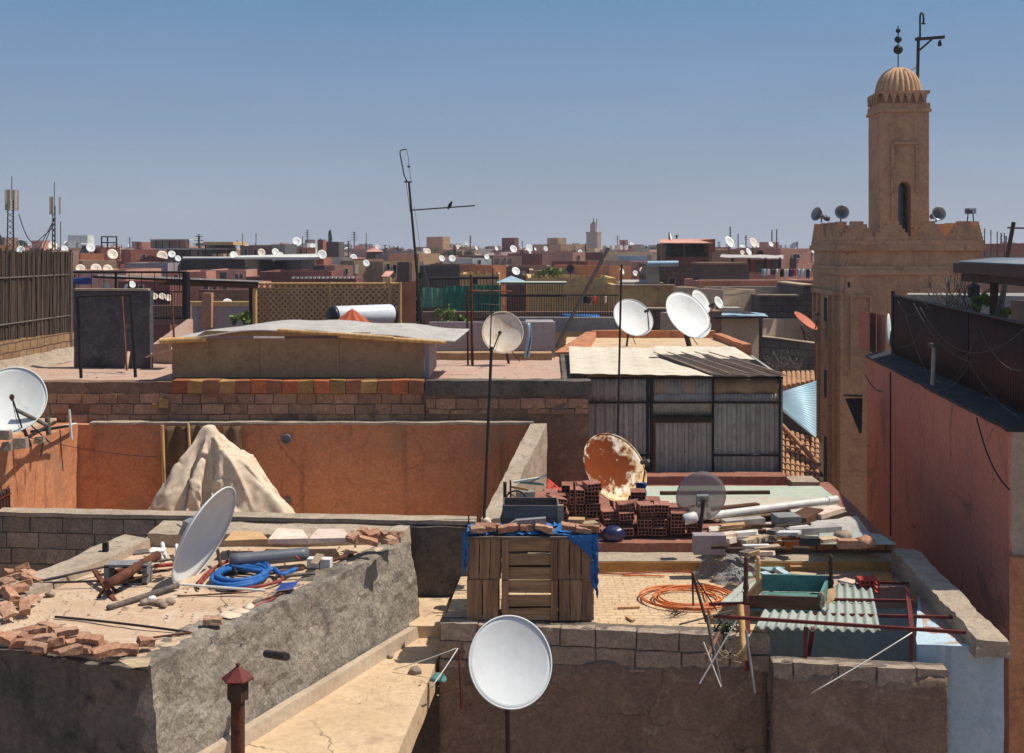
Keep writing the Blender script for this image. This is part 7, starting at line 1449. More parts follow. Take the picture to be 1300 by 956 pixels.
one(MB().hexa([P(1049, 768, 12.9), P(1058, 762, 13), P(1060, 746, 13.1), P(1051, 748, 12.95), P(1050, 768, 12.92), P(1059, 762, 13.02), P(1061, 746, 13.12), P(1052, 748, 12.97)]), 'board', 'cardboard', 'pale cut board leaning on the corner of the upturned table', 'board')
for i, (a, b2, w_, t_, z, m, lb) in enumerate([((966, 722), (996, 716), .26, .02, .06, 'corr_blue', 'bluish white sheet metal piece behind the upturned table'), ((968, 728), (1000, 743), .1, .05, .08, 'blue_paint', 'blue white beam slanting behind the upturned table'), ((985, 722), (1012, 738), .09, .05, .08, 'blue_paint', 'second blue beam slanting behind the upturned table'),
        ((1000, 717), (1032, 716), .24, .015, .08, 'cardboard', 'tan cardboard sheet on the floor behind the upturned table'), ((1003, 728), (1036, 731), .12, .03, .05, 'pale_wood', 'pale board lying on the pink floor'), ((985, 735), (1040, 738), .10, .04, .04, 'cardboard', 'orange brown lath behind the upturned table'),
        ((1010, 741), (1052, 745), .08, .04, .05, 'brown_wood', 'brown lath behind the turned legs'), ((1068, 736), (1092, 742), .16, .03, .08, 'paper_slab', 'cream tray piece on the awning edge'), ((1066, 742), (1098, 750), .06, .05, .06, 'grey_wood', 'grey rim piece beside the red toy crate'),
        ((1000, 748), (1035, 746), .08, .04, .05, 'clay_brick', 'red brown strip of tile behind the upturned table'), ((940, 716), (950, 732), .12, .02, .08, 'fibre_sheet', 'greenish sheet scrap by the grey fishing net')]):
    one(MB().plank(PZ(*a, zE+z), PZ(*b2, zE+z), w_, t_), 'board', m, lb, 'board')
t = thing('toy_crate', 'small red plastic crate on the awning edge', 'crate', tuple(PZ(1101, 742, zE)))
q = PZ(1101, 743, zE+.1)
c = MB()
for k in range(4): c.box(q+Vector((0, 0, -.07+.05*k)), (.22, .18, .014))
for dx in (-.11, -.05, .0, .05, .11):
    for dy in (-.09, .09): c.box(q+Vector((dx, dy, 0)), (.014, .014, .16))
c.build('basket', 'red_cloth', t)
stone(PZ(1040, 719, zE+.05), .06, 'pinkish white knotted bag on the pink floor', None, 'white_paint', 'bag', .9)
stone(PZ(1132, 716, zE+.05), .05, 'small grey lump at the far end of the pink floor', None, 'concrete_grey', 'lump', .8)
one(MB().grid(lambda u, v: PZ(1108+26*u, 737-9*v, zE+.03)+Vector((0, 0, .05*abs(noise.noise(Vector((u*4, v*3, 8)))))), 12, 6, .01), 'rag', 'ochre_paint', 'flat yellow rag on the pink floor', 'rag')
# fishing net
nc = PZ(924, 732, zE)
def netf(u, v):
    a = u*2*math.pi; p_ = Vector((math.cos(a)*.36*v*(1+.3*math.sin(3*a)), math.sin(a)*.42*v, .34*(1-v)**.7)); p_ += noise.noise_vector(p_*7)*.07; p_.z = max(.01, p_.z)
    return nc+p_
one(MB().grid(netf, 60, 18), 'fishing_net', 'grey_net', 'grey gauzy net bundled on the terrace kerb', 'net')
# orange hose coil, wire tangle, sticks on the woven floor
oc = PZ(872, 762, zE); pts = []; random.seed(9)
ph = [rnd(0, 6) for _ in range(4)]
for i in range(220):
    a = i/220*2*math.pi*5.2; rr = .43+.10*math.sin(a*.37+ph[0])+.03*math.sin(a*.9+ph[1])
    pts.append((oc.x+rr*1.05*math.cos(a)+.05*math.sin(a*.21), oc.y+rr*.95*math.sin(a)+.06*math.cos(a*.17), zE+.02+.03*abs(math.sin(a*.6+ph[2]))))
pts += [Vector(pts[-1]).lerp(PZ(905, 790, zE+.02), k/8) for k in range(1, 9)]
one(MB().tube(pts, .011, 6), 'hose', 'orange_hose', 'thin orange hose lying in a loose coil on the terrace', 'hose')
one(MB().tube([PZ(755+px*1.0, 727+1.5*math.sin(px*.05), zE+.02) for px in range(0, 160, 8)], .010, 5), 'cable', 'red_hose', 'dull red cable along the foot of the yellow kerb', 'cable')
one(MB().tube([PZ(790+px, 730+px*.02, zE+.02) for px in range(0, 60, 6)], .010, 5), 'hose', 'orange_hose', 'short orange hose end near the yellow kerb', 'hose')
c = MB(); wc = PZ(858, 778, zE+.05)
for i in range(16):
    a = rnd(0, 6.28); d = Vector((math.cos(a), math.sin(a)*.8, rnd(0, .5)))*rnd(.10, .2); c.tube(curve(wc-d*.4, wc+d, rnd(-.04, .04), 5), .003, 4)
one(c, 'twig_tangle', 'dark_wood', 'small dark tangle of dry twigs on the terrace floor', 'twigs')
one(MB().plank(PZ(785, 771, zE+.02), PZ(812, 770, zE+.02), .05, .02), 'stick', 'cardboard', 'orange wood chip lying on the terrace floor', 'stick'); one(MB().plank(PZ(796, 783, zE+.02), PZ(804, 788, zE+.02), .04, .02), 'stick', 'cardboard', 'smaller orange wood chip near the block wall', 'stick')
# lashed sticks in front of the block wall
for i, (a, b2, r, m, lb) in enumerate([((879, 727, 12.3), (897, 790, 12.2), .016, 'rust_metal', 'thin brown stake slanting beside the orange hose'), ((897, 780, 12.2), (915, 872, 12.0), .018, 'grey_wood', 'grey stake leaning in front of the block wall'), ((879, 729, 12.3), (880, 768, 12.3), .010, 'dark_pipe', 'short dark stick left of the slanting stake'),
        ((884, 735, 12.3), (910, 775, 12.3), .008, 'dark_pipe', 'thin dark cross stick above the block wall'), ((862, 793, 12.25), (930, 775, 12.3), .010, 'grey_wood', 'pale stick lying across the lashed stakes'), ((947, 800, 12.0), (958, 880, 11.9), .014, 'galv', 'shiny thin metal tube in front of the stairwell'), ((935, 788, 12.0), (888, 868, 11.9), .008, 'string_white', 'white cord crossing the lashed stakes'),
        ((893, 815, 12.0), (915, 872, 11.9), .007, 'string_white', 'second white cord below the lashed stakes'), ((940, 768, 12.6), (945, 838, 12.3), .035, 'lattice_wood', 'pale wooden prop under the awning corner'), ((896, 838, 12.1), (914, 800, 12.3), .02, 'clay_brick', 'red strip hanging beside the lashed stakes')]):
    one(MB().bar(P(*a), P(*b2), r, 6), 'stake' if r > .009 else 'cord', m, lb, 'stake' if r > .009 else 'cord')
c = MB(); random.seed(23)
for i in range(40):
    b0 = P(rnd(898, 945), rnd(826, 842), 12.25+rnd(-.1, .2)); c.tube(curve(b0, b0+Vector((rnd(-.12, .12), rnd(-.1, .1), rnd(.0, .1))), rnd(-.03, .03), 4), .004, 4)
one(c, 'dry_twigs', 'pale_wood', 'heap of dry pale twigs on the block wall at the stairwell', 'twigs')
def leaf_heap(mb, c, r, n, s_, zs=1.0):
    for _ in range(n):
        d = Vector((random.gauss(0, 1), random.gauss(0, 1), random.gauss(0, 1))).normalized()*r*random.random()**.5; d.z *= zs
        p_ = Vector(c)+d; nn = Vector((rnd(-1, 1), rnd(-1, 1), rnd(-.2, 1))).normalized(); a = nn.orthogonal().normalized(); b2 = nn.cross(a); k = s_*rnd(.6, 1.3)
        mb.add([p_-a*k, p_-b2*k*.5, p_+a*k, p_+b2*k*.5], [(0, 1, 2, 3)])
    return mb
t = thing('pot_plant', 'dark green plant growing in the shade under the awning corner', 'plant', tuple(P(918, 822, 12.7)))
leaf_heap(MB(), P(920, 800, 12.7), .16, 120, .035).build('leaves', 'leaf_dark', t); MB().bar(P(920, 826, 12.7), P(920, 800, 12.7), .012, 5).build('stem', 'bark', t)

# grit and crumbs swept about the roofs: nobody could count them
random.seed(301)
c = MB()
def crumb(q, s_):
    vs = [q+Vector((rnd(-1, 1), rnd(-1, 1), rnd(0, .8)))*s_ for _ in range(4)]
    c.add(vs, [(0, 1, 2), (0, 3, 1), (1, 3, 2), (0, 2, 3)])
for i in range(520):
    D = rnd(10.7, 13.9); k = (D-10)/4; x = rnd(-5.2+.9*k, -2.75+1.35*k)
    crumb(Vector((x, D, zA+.012)), rnd(.006, .022) if rnd(0, 1) < .85 else rnd(.022, .04))
for i in range(260): crumb(Vector((rnd(.75, 2.9), rnd(12.85, 15.0), zE+.006)), rnd(.005, .018))
for i in range(160): crumb(PZ(rnd(430, 560), rnd(805, 900), zC+.006), rnd(.005, .016))
for i in range(200): crumb(Vector((rnd(-9, 1.0), rnd(19.7, 23.5), zH+.012)), rnd(.01, .035))
for i in range(200): crumb(Vector((rnd(-.2, 4.8), rnd(15.55, 19.0), zF+.01)), rnd(.01, .04))
kind(c.build('rubble_grit', 'grit', loc=(0, 13, zA)), 'stuff')
# ================================================================ roofs in the middle distance
def house(label, px0, px1, yt, D, depth, m, wins=(), rot=0.0, par=.3, name='house', cat='house', floor=None, group=None, zb=G0, yb=None, sills=True):
    """a flat-roofed house whose front spans px0..px1 with its parapet top at yt"""
    x0, x1, zt = X(px0, D), X(px1, D), Zr(yt, D); w = x1-x0
    if yb is not None: zb = Zr(yb, D)
    t = thing(name, label, cat, (x0, D, zb), group)
    ca, sa = math.cos(rot), math.sin(rot)
    T = lambda a, b, z: Vector((x0+a*ca-b*sa, D+a*sa+b*ca, z))
    def bx(mb, a0, a1, b0, b1, z0, z1, cell=0, amp=0):
        return mb.hexa([T(a0, b0, z0), T(a1, b0, z0), T(a1, b1, z0), T(a0, b1, z0), T(a0, b0, z1), T(a1, b0, z1), T(a1, b1, z1), T(a0, b1, z1)], cell, amp)
    mb = MB(); k = .22 if w > 2 else .1
    mid = zt-par
    bx(mb, 0, w, 0, depth, zb, mid)
    if par > 0:
        am = .02 if D < 70 else 0; ce = .5 if am else 0
        bx(mb, 0, w, 0, k, mid, zt, ce, am); bx(mb, 0, w, depth-k, depth, mid, zt, ce, am); bx(mb, 0, k, k, depth-k, mid, zt); bx(mb, w-k, w, k, depth-k, mid, zt)
    mb.build('wall', TOWN[m] if m in TOWN else m, t)
    if par > 0: bx(MB(), k, w-k, k, depth-k, mid+.002, mid+.02).build('roof_floor', TOWN[floor] if floor else 'cap_cement', t)
    for wn in wins:
        a0, a1, y0, y1 = wn[:4]
        a0, a1 = (a0-px0)/(px1-px0)*w, (a1-px0)/(px1-px0)*w
        z0, z1 = Zr(y1, D), Zr(y0, D)
        o = bx(MB(), a0, a1, -.02, .02, z0, z1).build('window' if len(wn) < 5 else wn[4], 'glass_void_dark' if len(wn) < 6 else wn[5], t)
        if len(wn) < 5 and sills:
            f = MB(); e = (a1-a0)*.08
            bx(f, a0-e, a0, -.04, .02, z0-e, z1+e); bx(f, a1, a1+e, -.04, .02, z0-e, z1+e); bx(f, a0, a1, -.04, .02, z1, z1+e); bx(f, a0, a1, -.05, .02, z0-e, z0)
            if a1-a0 > .7: bx(f, (a0+a1)/2-e/2, (a0+a1)/2+e/2, -.035, .02, z0, z1); bx(f, a0, a1, -.033, .02, (z0+z1)/2-e/2, (z0+z1)/2+e/2)
            f.build('window_frame', 'town_frame', t)
    t['_T'] = (x0, D, rot)
    return t
simple('town_frame', (206, 200, 190), .7)
def part_box(t, px0, px1, y0, y1, D, d, name, m):
    return MB().hexa([P(px0, y1, D), P(px1, y1, D), P(px1, y1, D)+Vector((0, d, 0)), P(px0, y1, D)+Vector((0, d, 0)), P(px0, y0, D), P(px1, y0, D), P(px1, y0, D)+Vector((0, d, 0)), P(px0, y0, D)+Vector((0, d, 0))]).build(name, TOWN[m] if m in TOWN else m, t)
def wall_thing(label, px0, px1, y0, y1, D, d, m, name='wall', cat='wall', rot=0):
    t = thing(name, label, cat, tuple(P(px0, y1, D))); part_box(t, px0, px1, y0, y1, D, d, 'wall', m); return t
_dc = {}
def fdish(px, py, D, r, m='dish_white', n=(.35, -.75, .5), label=None, group=None, foot=1.0):
    """distant dish: reflector, feed arm and mast of the right size on its roof"""
    rr = r/F*D; n = Vector(n).normalized(); c = P(px, py, D)
    t = thing('satellite_dish', label or 'small white satellite dish far off on the town roofs', 'satellite dish', (c.x, c.y, c.z-rr*(1+foot)), group or (None if label else 'small white dishes far off on the town roofs'))
    up = (Vector((0, 0, 1))-n*n.z).normalized(); rt = up.cross(n); vx = c-n*rr*.26
    MB().bowl(vx, rt, up, n, rr, .22*rr, 1.07, rr*.03, 24, 4).build('reflector', m, t)
    MB().bar((c.x-n.x*rr*.3, c.y-n.y*rr*.3+.02, c.z-rr*(1.0+foot)), vx-n*.05, max(.02, rr*.06), 6).build('mast', 'dark_pipe', t)
    if r > 3.5: MB().bar(c-up*rr, c-up*rr*.3+n*rr*1.05, rr*.03, 5).build('feed_arm', 'dark_pipe', t)
    return t
def antenna(px, y0, y1, D, label, bars=5, w=8, lean=0, group=None, r=.03):
    t = thing('aerial', label, 'aerial', tuple(P(px, y1, D)), group)
    a, b2 = P(px, y1, D), P(px+lean, y0, D)
    MB().bar(a, b2, r, 6).build('mast', 'dark_pipe', t)
    c = MB()
    for i in range(bars):
        k = .98-.12*i; q = a.lerp(b2, k); h = w/F*D*(.5+.1*i)*.5
        c.bar(q-Vector((h, 0, 0)), q+Vector((h, 0, 0)), r*.5, 4)
    if bars: c.build('elements', 'dark_pipe', t)
    return t
# ---- right behind house D
lt = thing('lattice_screen', 'tan diagonal wooden lattice screen behind the rooftop shed', 'screen', (X(325, 31), 31, Zr(412, 31)))
DL = 31.0
def lat(pa, pb, y0, y1, nm):
    x0, x1, z0, z1 = X(pa, DL), X(pb, DL), Zr(y1, DL), Zr(y0, DL); c = MB(); hgt = z1-z0; st = .155
    k = x0-hgt
    while k < x1:
        for s_ in (1, -1):
            a0, a1 = (k, k+hgt) if s_ > 0 else (k+hgt, k)
            q0, q1 = Vector((a0, 0, z0)), Vector((a1, 0, z1))
            lo, hi = 0.0, 1.0
            d = q1.x-q0.x
            for lim, sg in ((x0, 1), (x1, -1)):
                tt = (lim-q0.x)/d
                if (d > 0) == (sg > 0): lo = max(lo, tt)
                else: hi = min(hi, tt)
            if hi-lo > .02:
                p0, p1 = q0.lerp(q1, lo), q0.lerp(q1, hi); yy = DL-.008*s_
                c.plank((p0.x, yy, p0.z), (p1.x, yy, p1.z), .038, .012, up=(0, 1, 0))
        k += st
    c.build(nm, 'lattice_wood', lt)
lat(327, 418, 361, 411, 'lattice'); lat(420, 507, 361, 411, 'lattice')
c = MB()
for px in (325, 419, 495, 508): c.bar(P(px, 414, DL-.03), P(px, 358 if px != 495 else 352, DL-.03), .04, 6)
c.bar(P(322, 360, DL-.04), P(509, 360, DL-.04), .03, 6); c.build('frame', 'lattice_wood', lt)
one(MB().hexa([P(508, 416, 31.6), P(528, 416, 31.6), P(528, 416, 32.2), P(508, 416, 32.2), P(507, 358, 31.6), P(528, 357, 31.6), P(528, 357, 32.2), P(507, 358, 32.2)]), 'pillar', TOWN['orange'], 'square terracotta pillar at the right end of the lattice screen', 'pillar')
wall_thing('brown wall seen through the wooden lattice', 325, 508, 366, 420, 33, .3, 'brown')
# reed blind roll on poles, left of the lattice
t = thing('rolled_blind', 'long rolled brown blind on a beam left of the lattice screen', 'blind', tuple(P(200, 420, 29.5)))
MB().bar(P(118, 350, 27.5), P(327, 359, 30.5), .05, 8).build('beam', 'dark_wood', t); MB().plank(P(118, 349, 27.5), P(327, 357, 30.5), .5, .04).build('cover', 'felt_roof', t)
for i in range(3): MB().bar(P(200+i*.3, 357+i, 29), P(327, 362+i, 30.4), .05, 7).build('roll', 'mat_brown', t)
MB().hexa([P(316, 415, 30.5), P(322, 415, 30.5), P(322, 415, 30.7), P(316, 415, 30.7), P(316, 358, 30.5), P(322, 358, 30.5), P(322, 358, 30.7), P(316, 358, 30.7)]).build('post', 'corr_maroon', t)
MB().bar(P(323.5, 415, 30.4), P(323.5, 360, 30.4), .06, 8).build('post', 'lattice_wood', t)
# black railing frame
t = thing('railing_frame', 'tall black iron railing frame above the black rendered wall', 'railing', tuple(P(165, 410, 26)))
c = MB(); c.bar(P(90, 345.5, 26), P(237, 345.5, 26), .025, 6); c.build('top_rail', 'black_metal', t)
for px, y0, y1, r in ((147, 345, 405, .03), (236, 345, 405, .09), (190, 370, 405, .02), (236.5, 352, 404, .1)): MB().bar(P(px, y1, 26), P(px, y0, 26), r, 6).build('post', 'black_metal', t)
c = MB()
for i in range(14): c.bar(P(191+i*3.4, 404, 26.02), P(191+i*3.4, 371 if i < 8 else 352, 26.02), .008, 4)
c.bar(P(190, 370.5, 26), P(236, 370.5, 26), .015, 5).bar(P(190, 404, 26), P(236, 404, 26), .02, 5); c.build('bars', 'black_metal', t)
c = MB()
for px in range(100, 236, 16): c.bar(P(px, 371, 26.01), P(px, 346, 26.01), .009, 4)
c.build('bars', 'black_metal', t)
fdish(168, 361, 31, 4.5, label='small white dish behind the black railing frame', n=(.6, -.6, .4)); fdish(160, 364, 31, 3.4, 'dish_grey', label='smaller white dish at the left of the railing, beside another', n=(-.5, -.7, .4))
one(MB().hexa([P(92, 361, 33), P(116, 361, 33), P(116, 361, 34), P(92, 361, 34), P(93, 354, 33), P(117, 353, 33), P(115, 352, 34), P(92, 353, 34)], .1, .03), 'tarp', 'cobalt_plastic', 'small bright blue tarp behind the reed fence corner', 'tarp')
one(MB().hexa([P(129, 372, 28), P(141, 372, 28), P(141, 372, 28.4), P(129, 372, 28.4), P(130, 358, 28), P(139, 359, 28), P(139, 359, 28.4), P(130, 358, 28.4)]), 'box', 'white_paint', 'white box peeking over the black rendered wall', 'box')
t = house('grey walled terrace with a yellow band behind the lattice post', 238, 322, 388, 37, 5, 'lilac_plaster', par=.25); part_box(t, 238, 322, 383, 389, 36.98, .3, 'yellow_band', 'ochre'); part_box(t, 256, 268, 372, 416, 36.7, .3, 'brick_pilaster', 'clay_brick')
wall_thing('dark brown block wall above the yellow band', 252, 317, 368, 384, 40, .3, 'brown_block')
fdish(289, 385, 39.5, 6.5, label='pale dish half sunk behind the yellow band', foot=.3)
t = wall_thing('brown walled terrace behind the black railing frame', 190, 240, 388, 412, 33, .3, 'brown'); 
for i, (px, py) in enumerate(((196, 376), (206, 376), (214, 378))): fdish(px, py, 33, 4.5, 'dish_cream', label='pale dish in a row behind the black railing bars', group='pale dishes behind the railing bars', foot=.6)
def bush(label, px, py, D, rpx, m='leaf', n=260, s_=.05, zs=1.2, name='bush'):
    c = P(px, py, D); r = rpx/F*D
    t = thing(name, label, 'plant', (c.x, c.y, c.z-r*zs))
    mb = MB()
    for k in range(5): leaf_heap(mb, c+Vector((rnd(-.7, .7)*r, rnd(-.4, .4)*r, rnd(-.6, .6)*r*zs)), r*rnd(.35, .65), n//5, s_, zs)
    mb.build('leaves', m, t); 
    st = MB()
    for k in range(3): st.bar((c.x+rnd(-.1, .1)*r, c.y, c.z-r*zs), (c.x+rnd(-.5, .5)*r, c.y+rnd(-.2, .2)*r, c.z+r*.4), .012, 5)
    st.build('stems', 'bark', t)
    return t
random.seed(77)
bush('small green plant beside the wooden lattice post', 310, 403, 30, 8); bush('spiky green plant in front of the grey terrace wall', 297, 406, 30, 6, n=120)
# solar water heater and orange cloth
t = thing('solar_tank', 'white cylindrical water heater tank with a black end on the shed side roof', 'water tank', tuple(P(462, 412, 29)))
a, b2 = P(424, 402, 28.6), P(496, 399, 29.6); ax = (b2-a).normalized(); L_ = (b2-a).length
MB().ring([(.0, 0), (.24, 0), (.255, .02), (.255, L_-.03), (.23, L_+.03), (.0, L_+.04)], 28, a, ax=ax).build('tank', 'tank_white', t)
MB().ring([(.0, -.13), (.2, -.12), (.255, -.06), (.262, .015), (.25, .015)], 28, a, ax=ax).build('end_cap', 'tank_black', t)
MB().ring([(.25, 0), (.262, .0), (.255, .05), (.0, .06)], 28, b2+ax*.02, ax=ax).build('end_cap', 'tank_black', t)
for k in (.25, .75): q = a.lerp(b2, k); MB().box((q.x, q.y, q.z-.35), (.06, .4, .3)).build('stand', 'black_metal', t)
oc_ = P(447, 411, 27.6)
def ocl(u, v): 
    a = u*2*math.pi; rr = .42*v*(1+.10*math.sin(a*9)); return oc_+Vector((rr*math.cos(a), rr*.6*math.sin(a), .36*(1-v)))
one(MB().grid(ocl, 54, 8, .01), 'cloth', 'orange_cloth', 'orange cloth gathered to a point in front of the white tank', 'cloth')
# aerial mast with yagi
t = thing('tv_aerial', 'tall leaning aerial mast with a long boom, rising into the sky', 'aerial', tuple(P(536, 418, 22.4)))
DA = 22.4
MB().bar(P(536, 420, DA), P(519, 231, DA), .032, 7, r2=.02).build('mast', 'dark_pipe', t)
c = MB(); c.bar(P(520, 267, DA), P(603, 261, DA-.3), .013, 5)
for i in range(13):
    q = P(524+i*6.3, 266.7-i*.44, DA-.3*i/13); h = .10-.003*i; c.bar(q-Vector((.0, h*2.2, h*.2)), q+Vector((.0, h*2.2, h*.2)), .006, 4)
c.build('boom', 'dark_pipe', t)
c = MB(); c.tube([P(517, 231, DA), P(513, 222, DA), P(508, 196, DA), P(508, 191, DA), P(516, 189, DA)], .012, 5); c.bar(P(513, 231, DA), P(523, 231, DA), .014, 5)
c.tube([P(516, 189, DA), P(519, 203, DA), P(519, 212, DA), P(522, 230, DA)], .006, 4).box(P(519, 211.5, DA), (.05, .04, .03)); c.build('loop', 'dark_pipe', t)
MB().tube(curve(P(515, 228, DA), P(523, 280, DA), .02, 8, side=.03)+[P(530, 330, DA), P(534, 400, DA)], .006, 4).build('cable', 'cable_black', t)
MB().tube([P(526, 262, DA-.1), P(534, 320, DA-.3), P(548, 380, DA-.8), P(558, 415, DA-1)], .005, 4).build('guy_wire', 'cable_grey', t)
bd = thing('bird', 'small dark bird perched on the long aerial boom', 'bird', tuple(P(571, 263, DA-.2)))
bc = P(571, 261, DA-.2)
MB().ring([(.001, -.08), (.012, -.075), (.028, -.03), (.034, .01), (.028, .04), (.02, .055), (.022, .07), (.018, .085), (.004, .09), (.002, .105)], 10, bc, ax=(.45, 0, .9)).build('body', 'cable_black', bd)
# green sheets, railings, cypress
t = thing('slender_cypress', 'narrow dark green cypress behind the leaning aerial mast', 'tree', tuple(P(531, 418, 33)))
mb = MB()
for k in range(14): leaf_heap(mb, P(531+rnd(-2, 2), 350+k*5, 33), .12 if k > 2 else .07, 60, .045, 1.4)
mb.build('crown', 'leaf_dark', t); MB().bar(P(531, 420, 33), P(531, 352, 33), .04, 6, r2=.015).build('trunk', 'bark', t)
t = thing('green_screen', 'fence of green sheet panels behind the shed, pale at its left', 'fence', tuple(P(585, 398, 40)))
for a, b2, y0, y1, m in ((534, 550, 365, 390, 'green_pale'), (551, 562, 366, 389, 'green_pale'), (563, 600, 363, 397, 'green_panel'), (600, 636, 362, 398, 'green_panel')):
    MB().corr(P(a, y1, 40), P(b2, y1, 40), P(b2, y0, 40), P(a, y0, 40), .26, .02, .01, prof='box').build('panel', m, t)
t = thing('roof_railing', 'black iron railing above the green sheet fence', 'railing', tuple(P(590, 366, 41)))
c = MB(); c.bar(P(544, 353.5, 41), P(633, 352.5, 41), .05, 6); c.build('top_rail', 'black_metal', t); c = MB()
for px in range(546, 633, 4): c.bar(P(px, 366, 41), P(px, 353, 41), .014, 4)
c.build('bars', 'black_metal', t)
for (a, b2, y0, y1, D, lb) in ((601, 785, 374, 405, 31.5, 'long black iron railing in front of the ochre wall'), (636, 719, 359, 376, 36, 'black railing under the pale green roof edge')):
    t = thing('iron_railing', lb, 'railing', tuple(P((a+b2)/2, y1, D)))
    c = MB(); c.bar(P(a, y0, D), P(b2, y0+.5, D), .02, 5).bar(P(a, y1, D), P(b2, y1, D), .02, 5); c.build('rails', 'black_metal', t); c = MB()
    for i in range(int((b2-a)/3.1)): c.bar(P(a+i*3.1, y1, D), P(a+i*3.1, y0, D), .011, 4)
    c.build('bars', 'black_metal', t)
wall_thing('brown wall under the long black railing', 536, 790, 396, 418, 36, .3, 'brown'); wall_thing('grey brown low wall in front of the long railing', 640, 792, 403, 421, 31, .25, 'grey_plaster')
one(MB().hexa([P(636, 361, 37), P(719, 361, 37), P(719, 359, 39), P(636, 359, 39), P(637, 358.5, 37), P(719, 358.5, 37), P(719, 357, 39), P(637, 357, 39)]), 'roof_sheet', 'green_sheet', 'thin pale green roof edge over the black railing', 'roof')
c = MB(); ap = P(649, 350, 50); bs = [P(631, 359, 48), P(668, 359, 48), P(670, 358, 52), P(630, 358, 52)]; c.add([ap]+bs, [(0, 1, 2), (0, 2, 3), (0, 3, 4), (0, 4, 1), (4, 3, 2, 1)]); one(c, 'skylight', 'corr_blue', 'bluish pyramid skylight behind the green roof edge', 'skylight')
one(MB().hexa([P(711, 404, 33), P(762, 404, 33), P(760, 402, 35), P(711, 402, 35), P(712, 400, 33), P(762, 402, 33), P(758, 399, 35), P(713, 399, 35)], .1, .03), 'tarp', 'tarp_blue', 'flat bright blue tarp at the foot of the ochre wall', 'tarp')
for px, nm, m in ((745, 'black cloth drying on the long railing', 'cable_black'), (754, 'red cloth drying on the long railing', 'red_cloth'), (771, 'narrow pink cloth drying on the long railing', 'paper_slab')):
    one(MB().grid(lambda u, v: P(px-4+8*u*(.4 if px == 771 else 1), 376+v*9, 31.45+.03*math.sin(u*9)), 8, 6, .01), 'drying_cloth', m, nm, 'laundry')
random.seed(5)
bush('pale green bush at the foot of the green fence', 566, 403, 34, 14, n=420); bush('bright yellow green shrub beside the rusty post frame', 588, 404, 32, 7, n=200); 
one(MB().hexa([P(536, 417, 33.5), P(620, 413, 33.5), P(620, 411, 34), P(536, 414, 34), P(536, 415, 33.5), P(620, 410.5, 33.5), P(620, 409, 34), P(536, 412.5, 34)]), 'beam', 'pale_wood', 'long pale beam lying above the shed roof', 'beam')
t = thing('post_frame', 'rusty square post frame standing on the brown roof', 'frame', tuple(P(597, 482, 22.6)))
for px, r in ((592.5, .02), (598, .028)): MB().bar(P(px+2, 481, 22.6), P(px, 349 if px > 595 else 369, 22.6), r, 6).build('post', 'rust_metal', t)
MB().bar(P(592, 369, 22.6), P(650, 370, 23.4), .018, 5).build('rail', 'rust_metal', t)
t = thing('small_aerial', 'small double aerial on a thin pole in front of the cream dish', 'aerial', tuple(P(624, 446, 21)))
MB().bar(P(622, 446, 21), P(626, 340, 21), .012, 5).build('mast', 'dark_pipe', t); c = MB(); c.bar(P(612, 386, 20.9), P(640, 388, 21.1), .010, 5).bar(P(614, 399, 20.9), P(641, 398, 21.1), .010, 5); c.build('elements', 'dark_pipe', t)
for a, b2, lb, r in (((706, 440, 25.2), (772, 315, 26.5), 'long dark pole leaning right behind the terracotta terrace', .035), ((748, 390, 27), (774, 334, 28), 'thin dark pole crossing behind the leaning pole', .016)):
    one(MB().bar(P(*a), P(*b2), r, 7), 'pole', 'dark_pipe', lb, 'pole')
one(MB().grid(lambda u, v: P(667+6*u+2*math.sin(v*4), 410+v*44, 23.6+.05*math.sin(u*9+v*3)), 8, 12, .01), 'cloth', 'corr_blue', 'narrow pale blue cloth hanging beside the cream dish', 'cloth')
t = house('white and grey low hut behind the cream dish', 668, 704, 410, 24.5, 1.2, 'lilac_plaster', par=.0, zb=zH)
# ---- ochre house row
t = house('long ochre house wall with pointed battlements in mid distance', 671, 782, 353, 54, 9, 'ochre', par=.4)
for i in range(13): part_box(t, 674+i*6, 677+i*6, 350.2, 353.5, 54, .25, 'battlement', 'ochre')
t = house('lower ochre house wall right of the leaning poles', 780, 856, 362.5, 50, 7, 'ochre', par=.3); part_box(t, 779, 857, 361.5, 363.5, 49.9, .4, 'coping', 'beige')
c = wall_thing('brown brick wall with a pale ledge below the ochre house', 820, 906, 392, 424, 38, .3, 'brown_block'); part_box(c, 818, 850, 391, 393, 37.9, .4, 'ledge', 'beige')
wall_thing('brown wall behind the biggest white dish', 893, 916, 395, 446, 33.5, 1.5, 'brown')
t = house('yellow house with battlements behind the green fence', 584, 634, 348, 58, 6, 'ochre', par=.4, wins=((600, 606, 352, 361),))
for px in (586, 597, 606, 616, 630): part_box(t, px, px+2, 344.5, 348.3, 58, .3, 'battlement', 'ochre')
house('orange plaster cube house behind the yellow house', 626, 645, 337, 62, 4, 'orange', rot=.5)
fdish(655, 344, 60, 5.5, label='white dish right of the orange cube house'); fdish(665, 347, 60, 3.2, 'dark_pipe', label='small dark dish right of the orange cube house')
bush('green shrubs on the ochre roof', 700, 346, 58, 11, 'leaf', n=300, s_=.14, zs=.6); bush('green shrubs on a roof left of the ochre wall', 682, 350, 58, 8, 'leaf', n=150, s_=.14, zs=.6)
t = fdish(724, 341, 53, 5, 'tank_black', label='black bowl dish on the ochre roof, seen from behind', n=(-.2, -.9, .2))
house('terracotta house behind the ochre battlements', 773, 806, 338, 60, 6, 'orange', rot=.45)
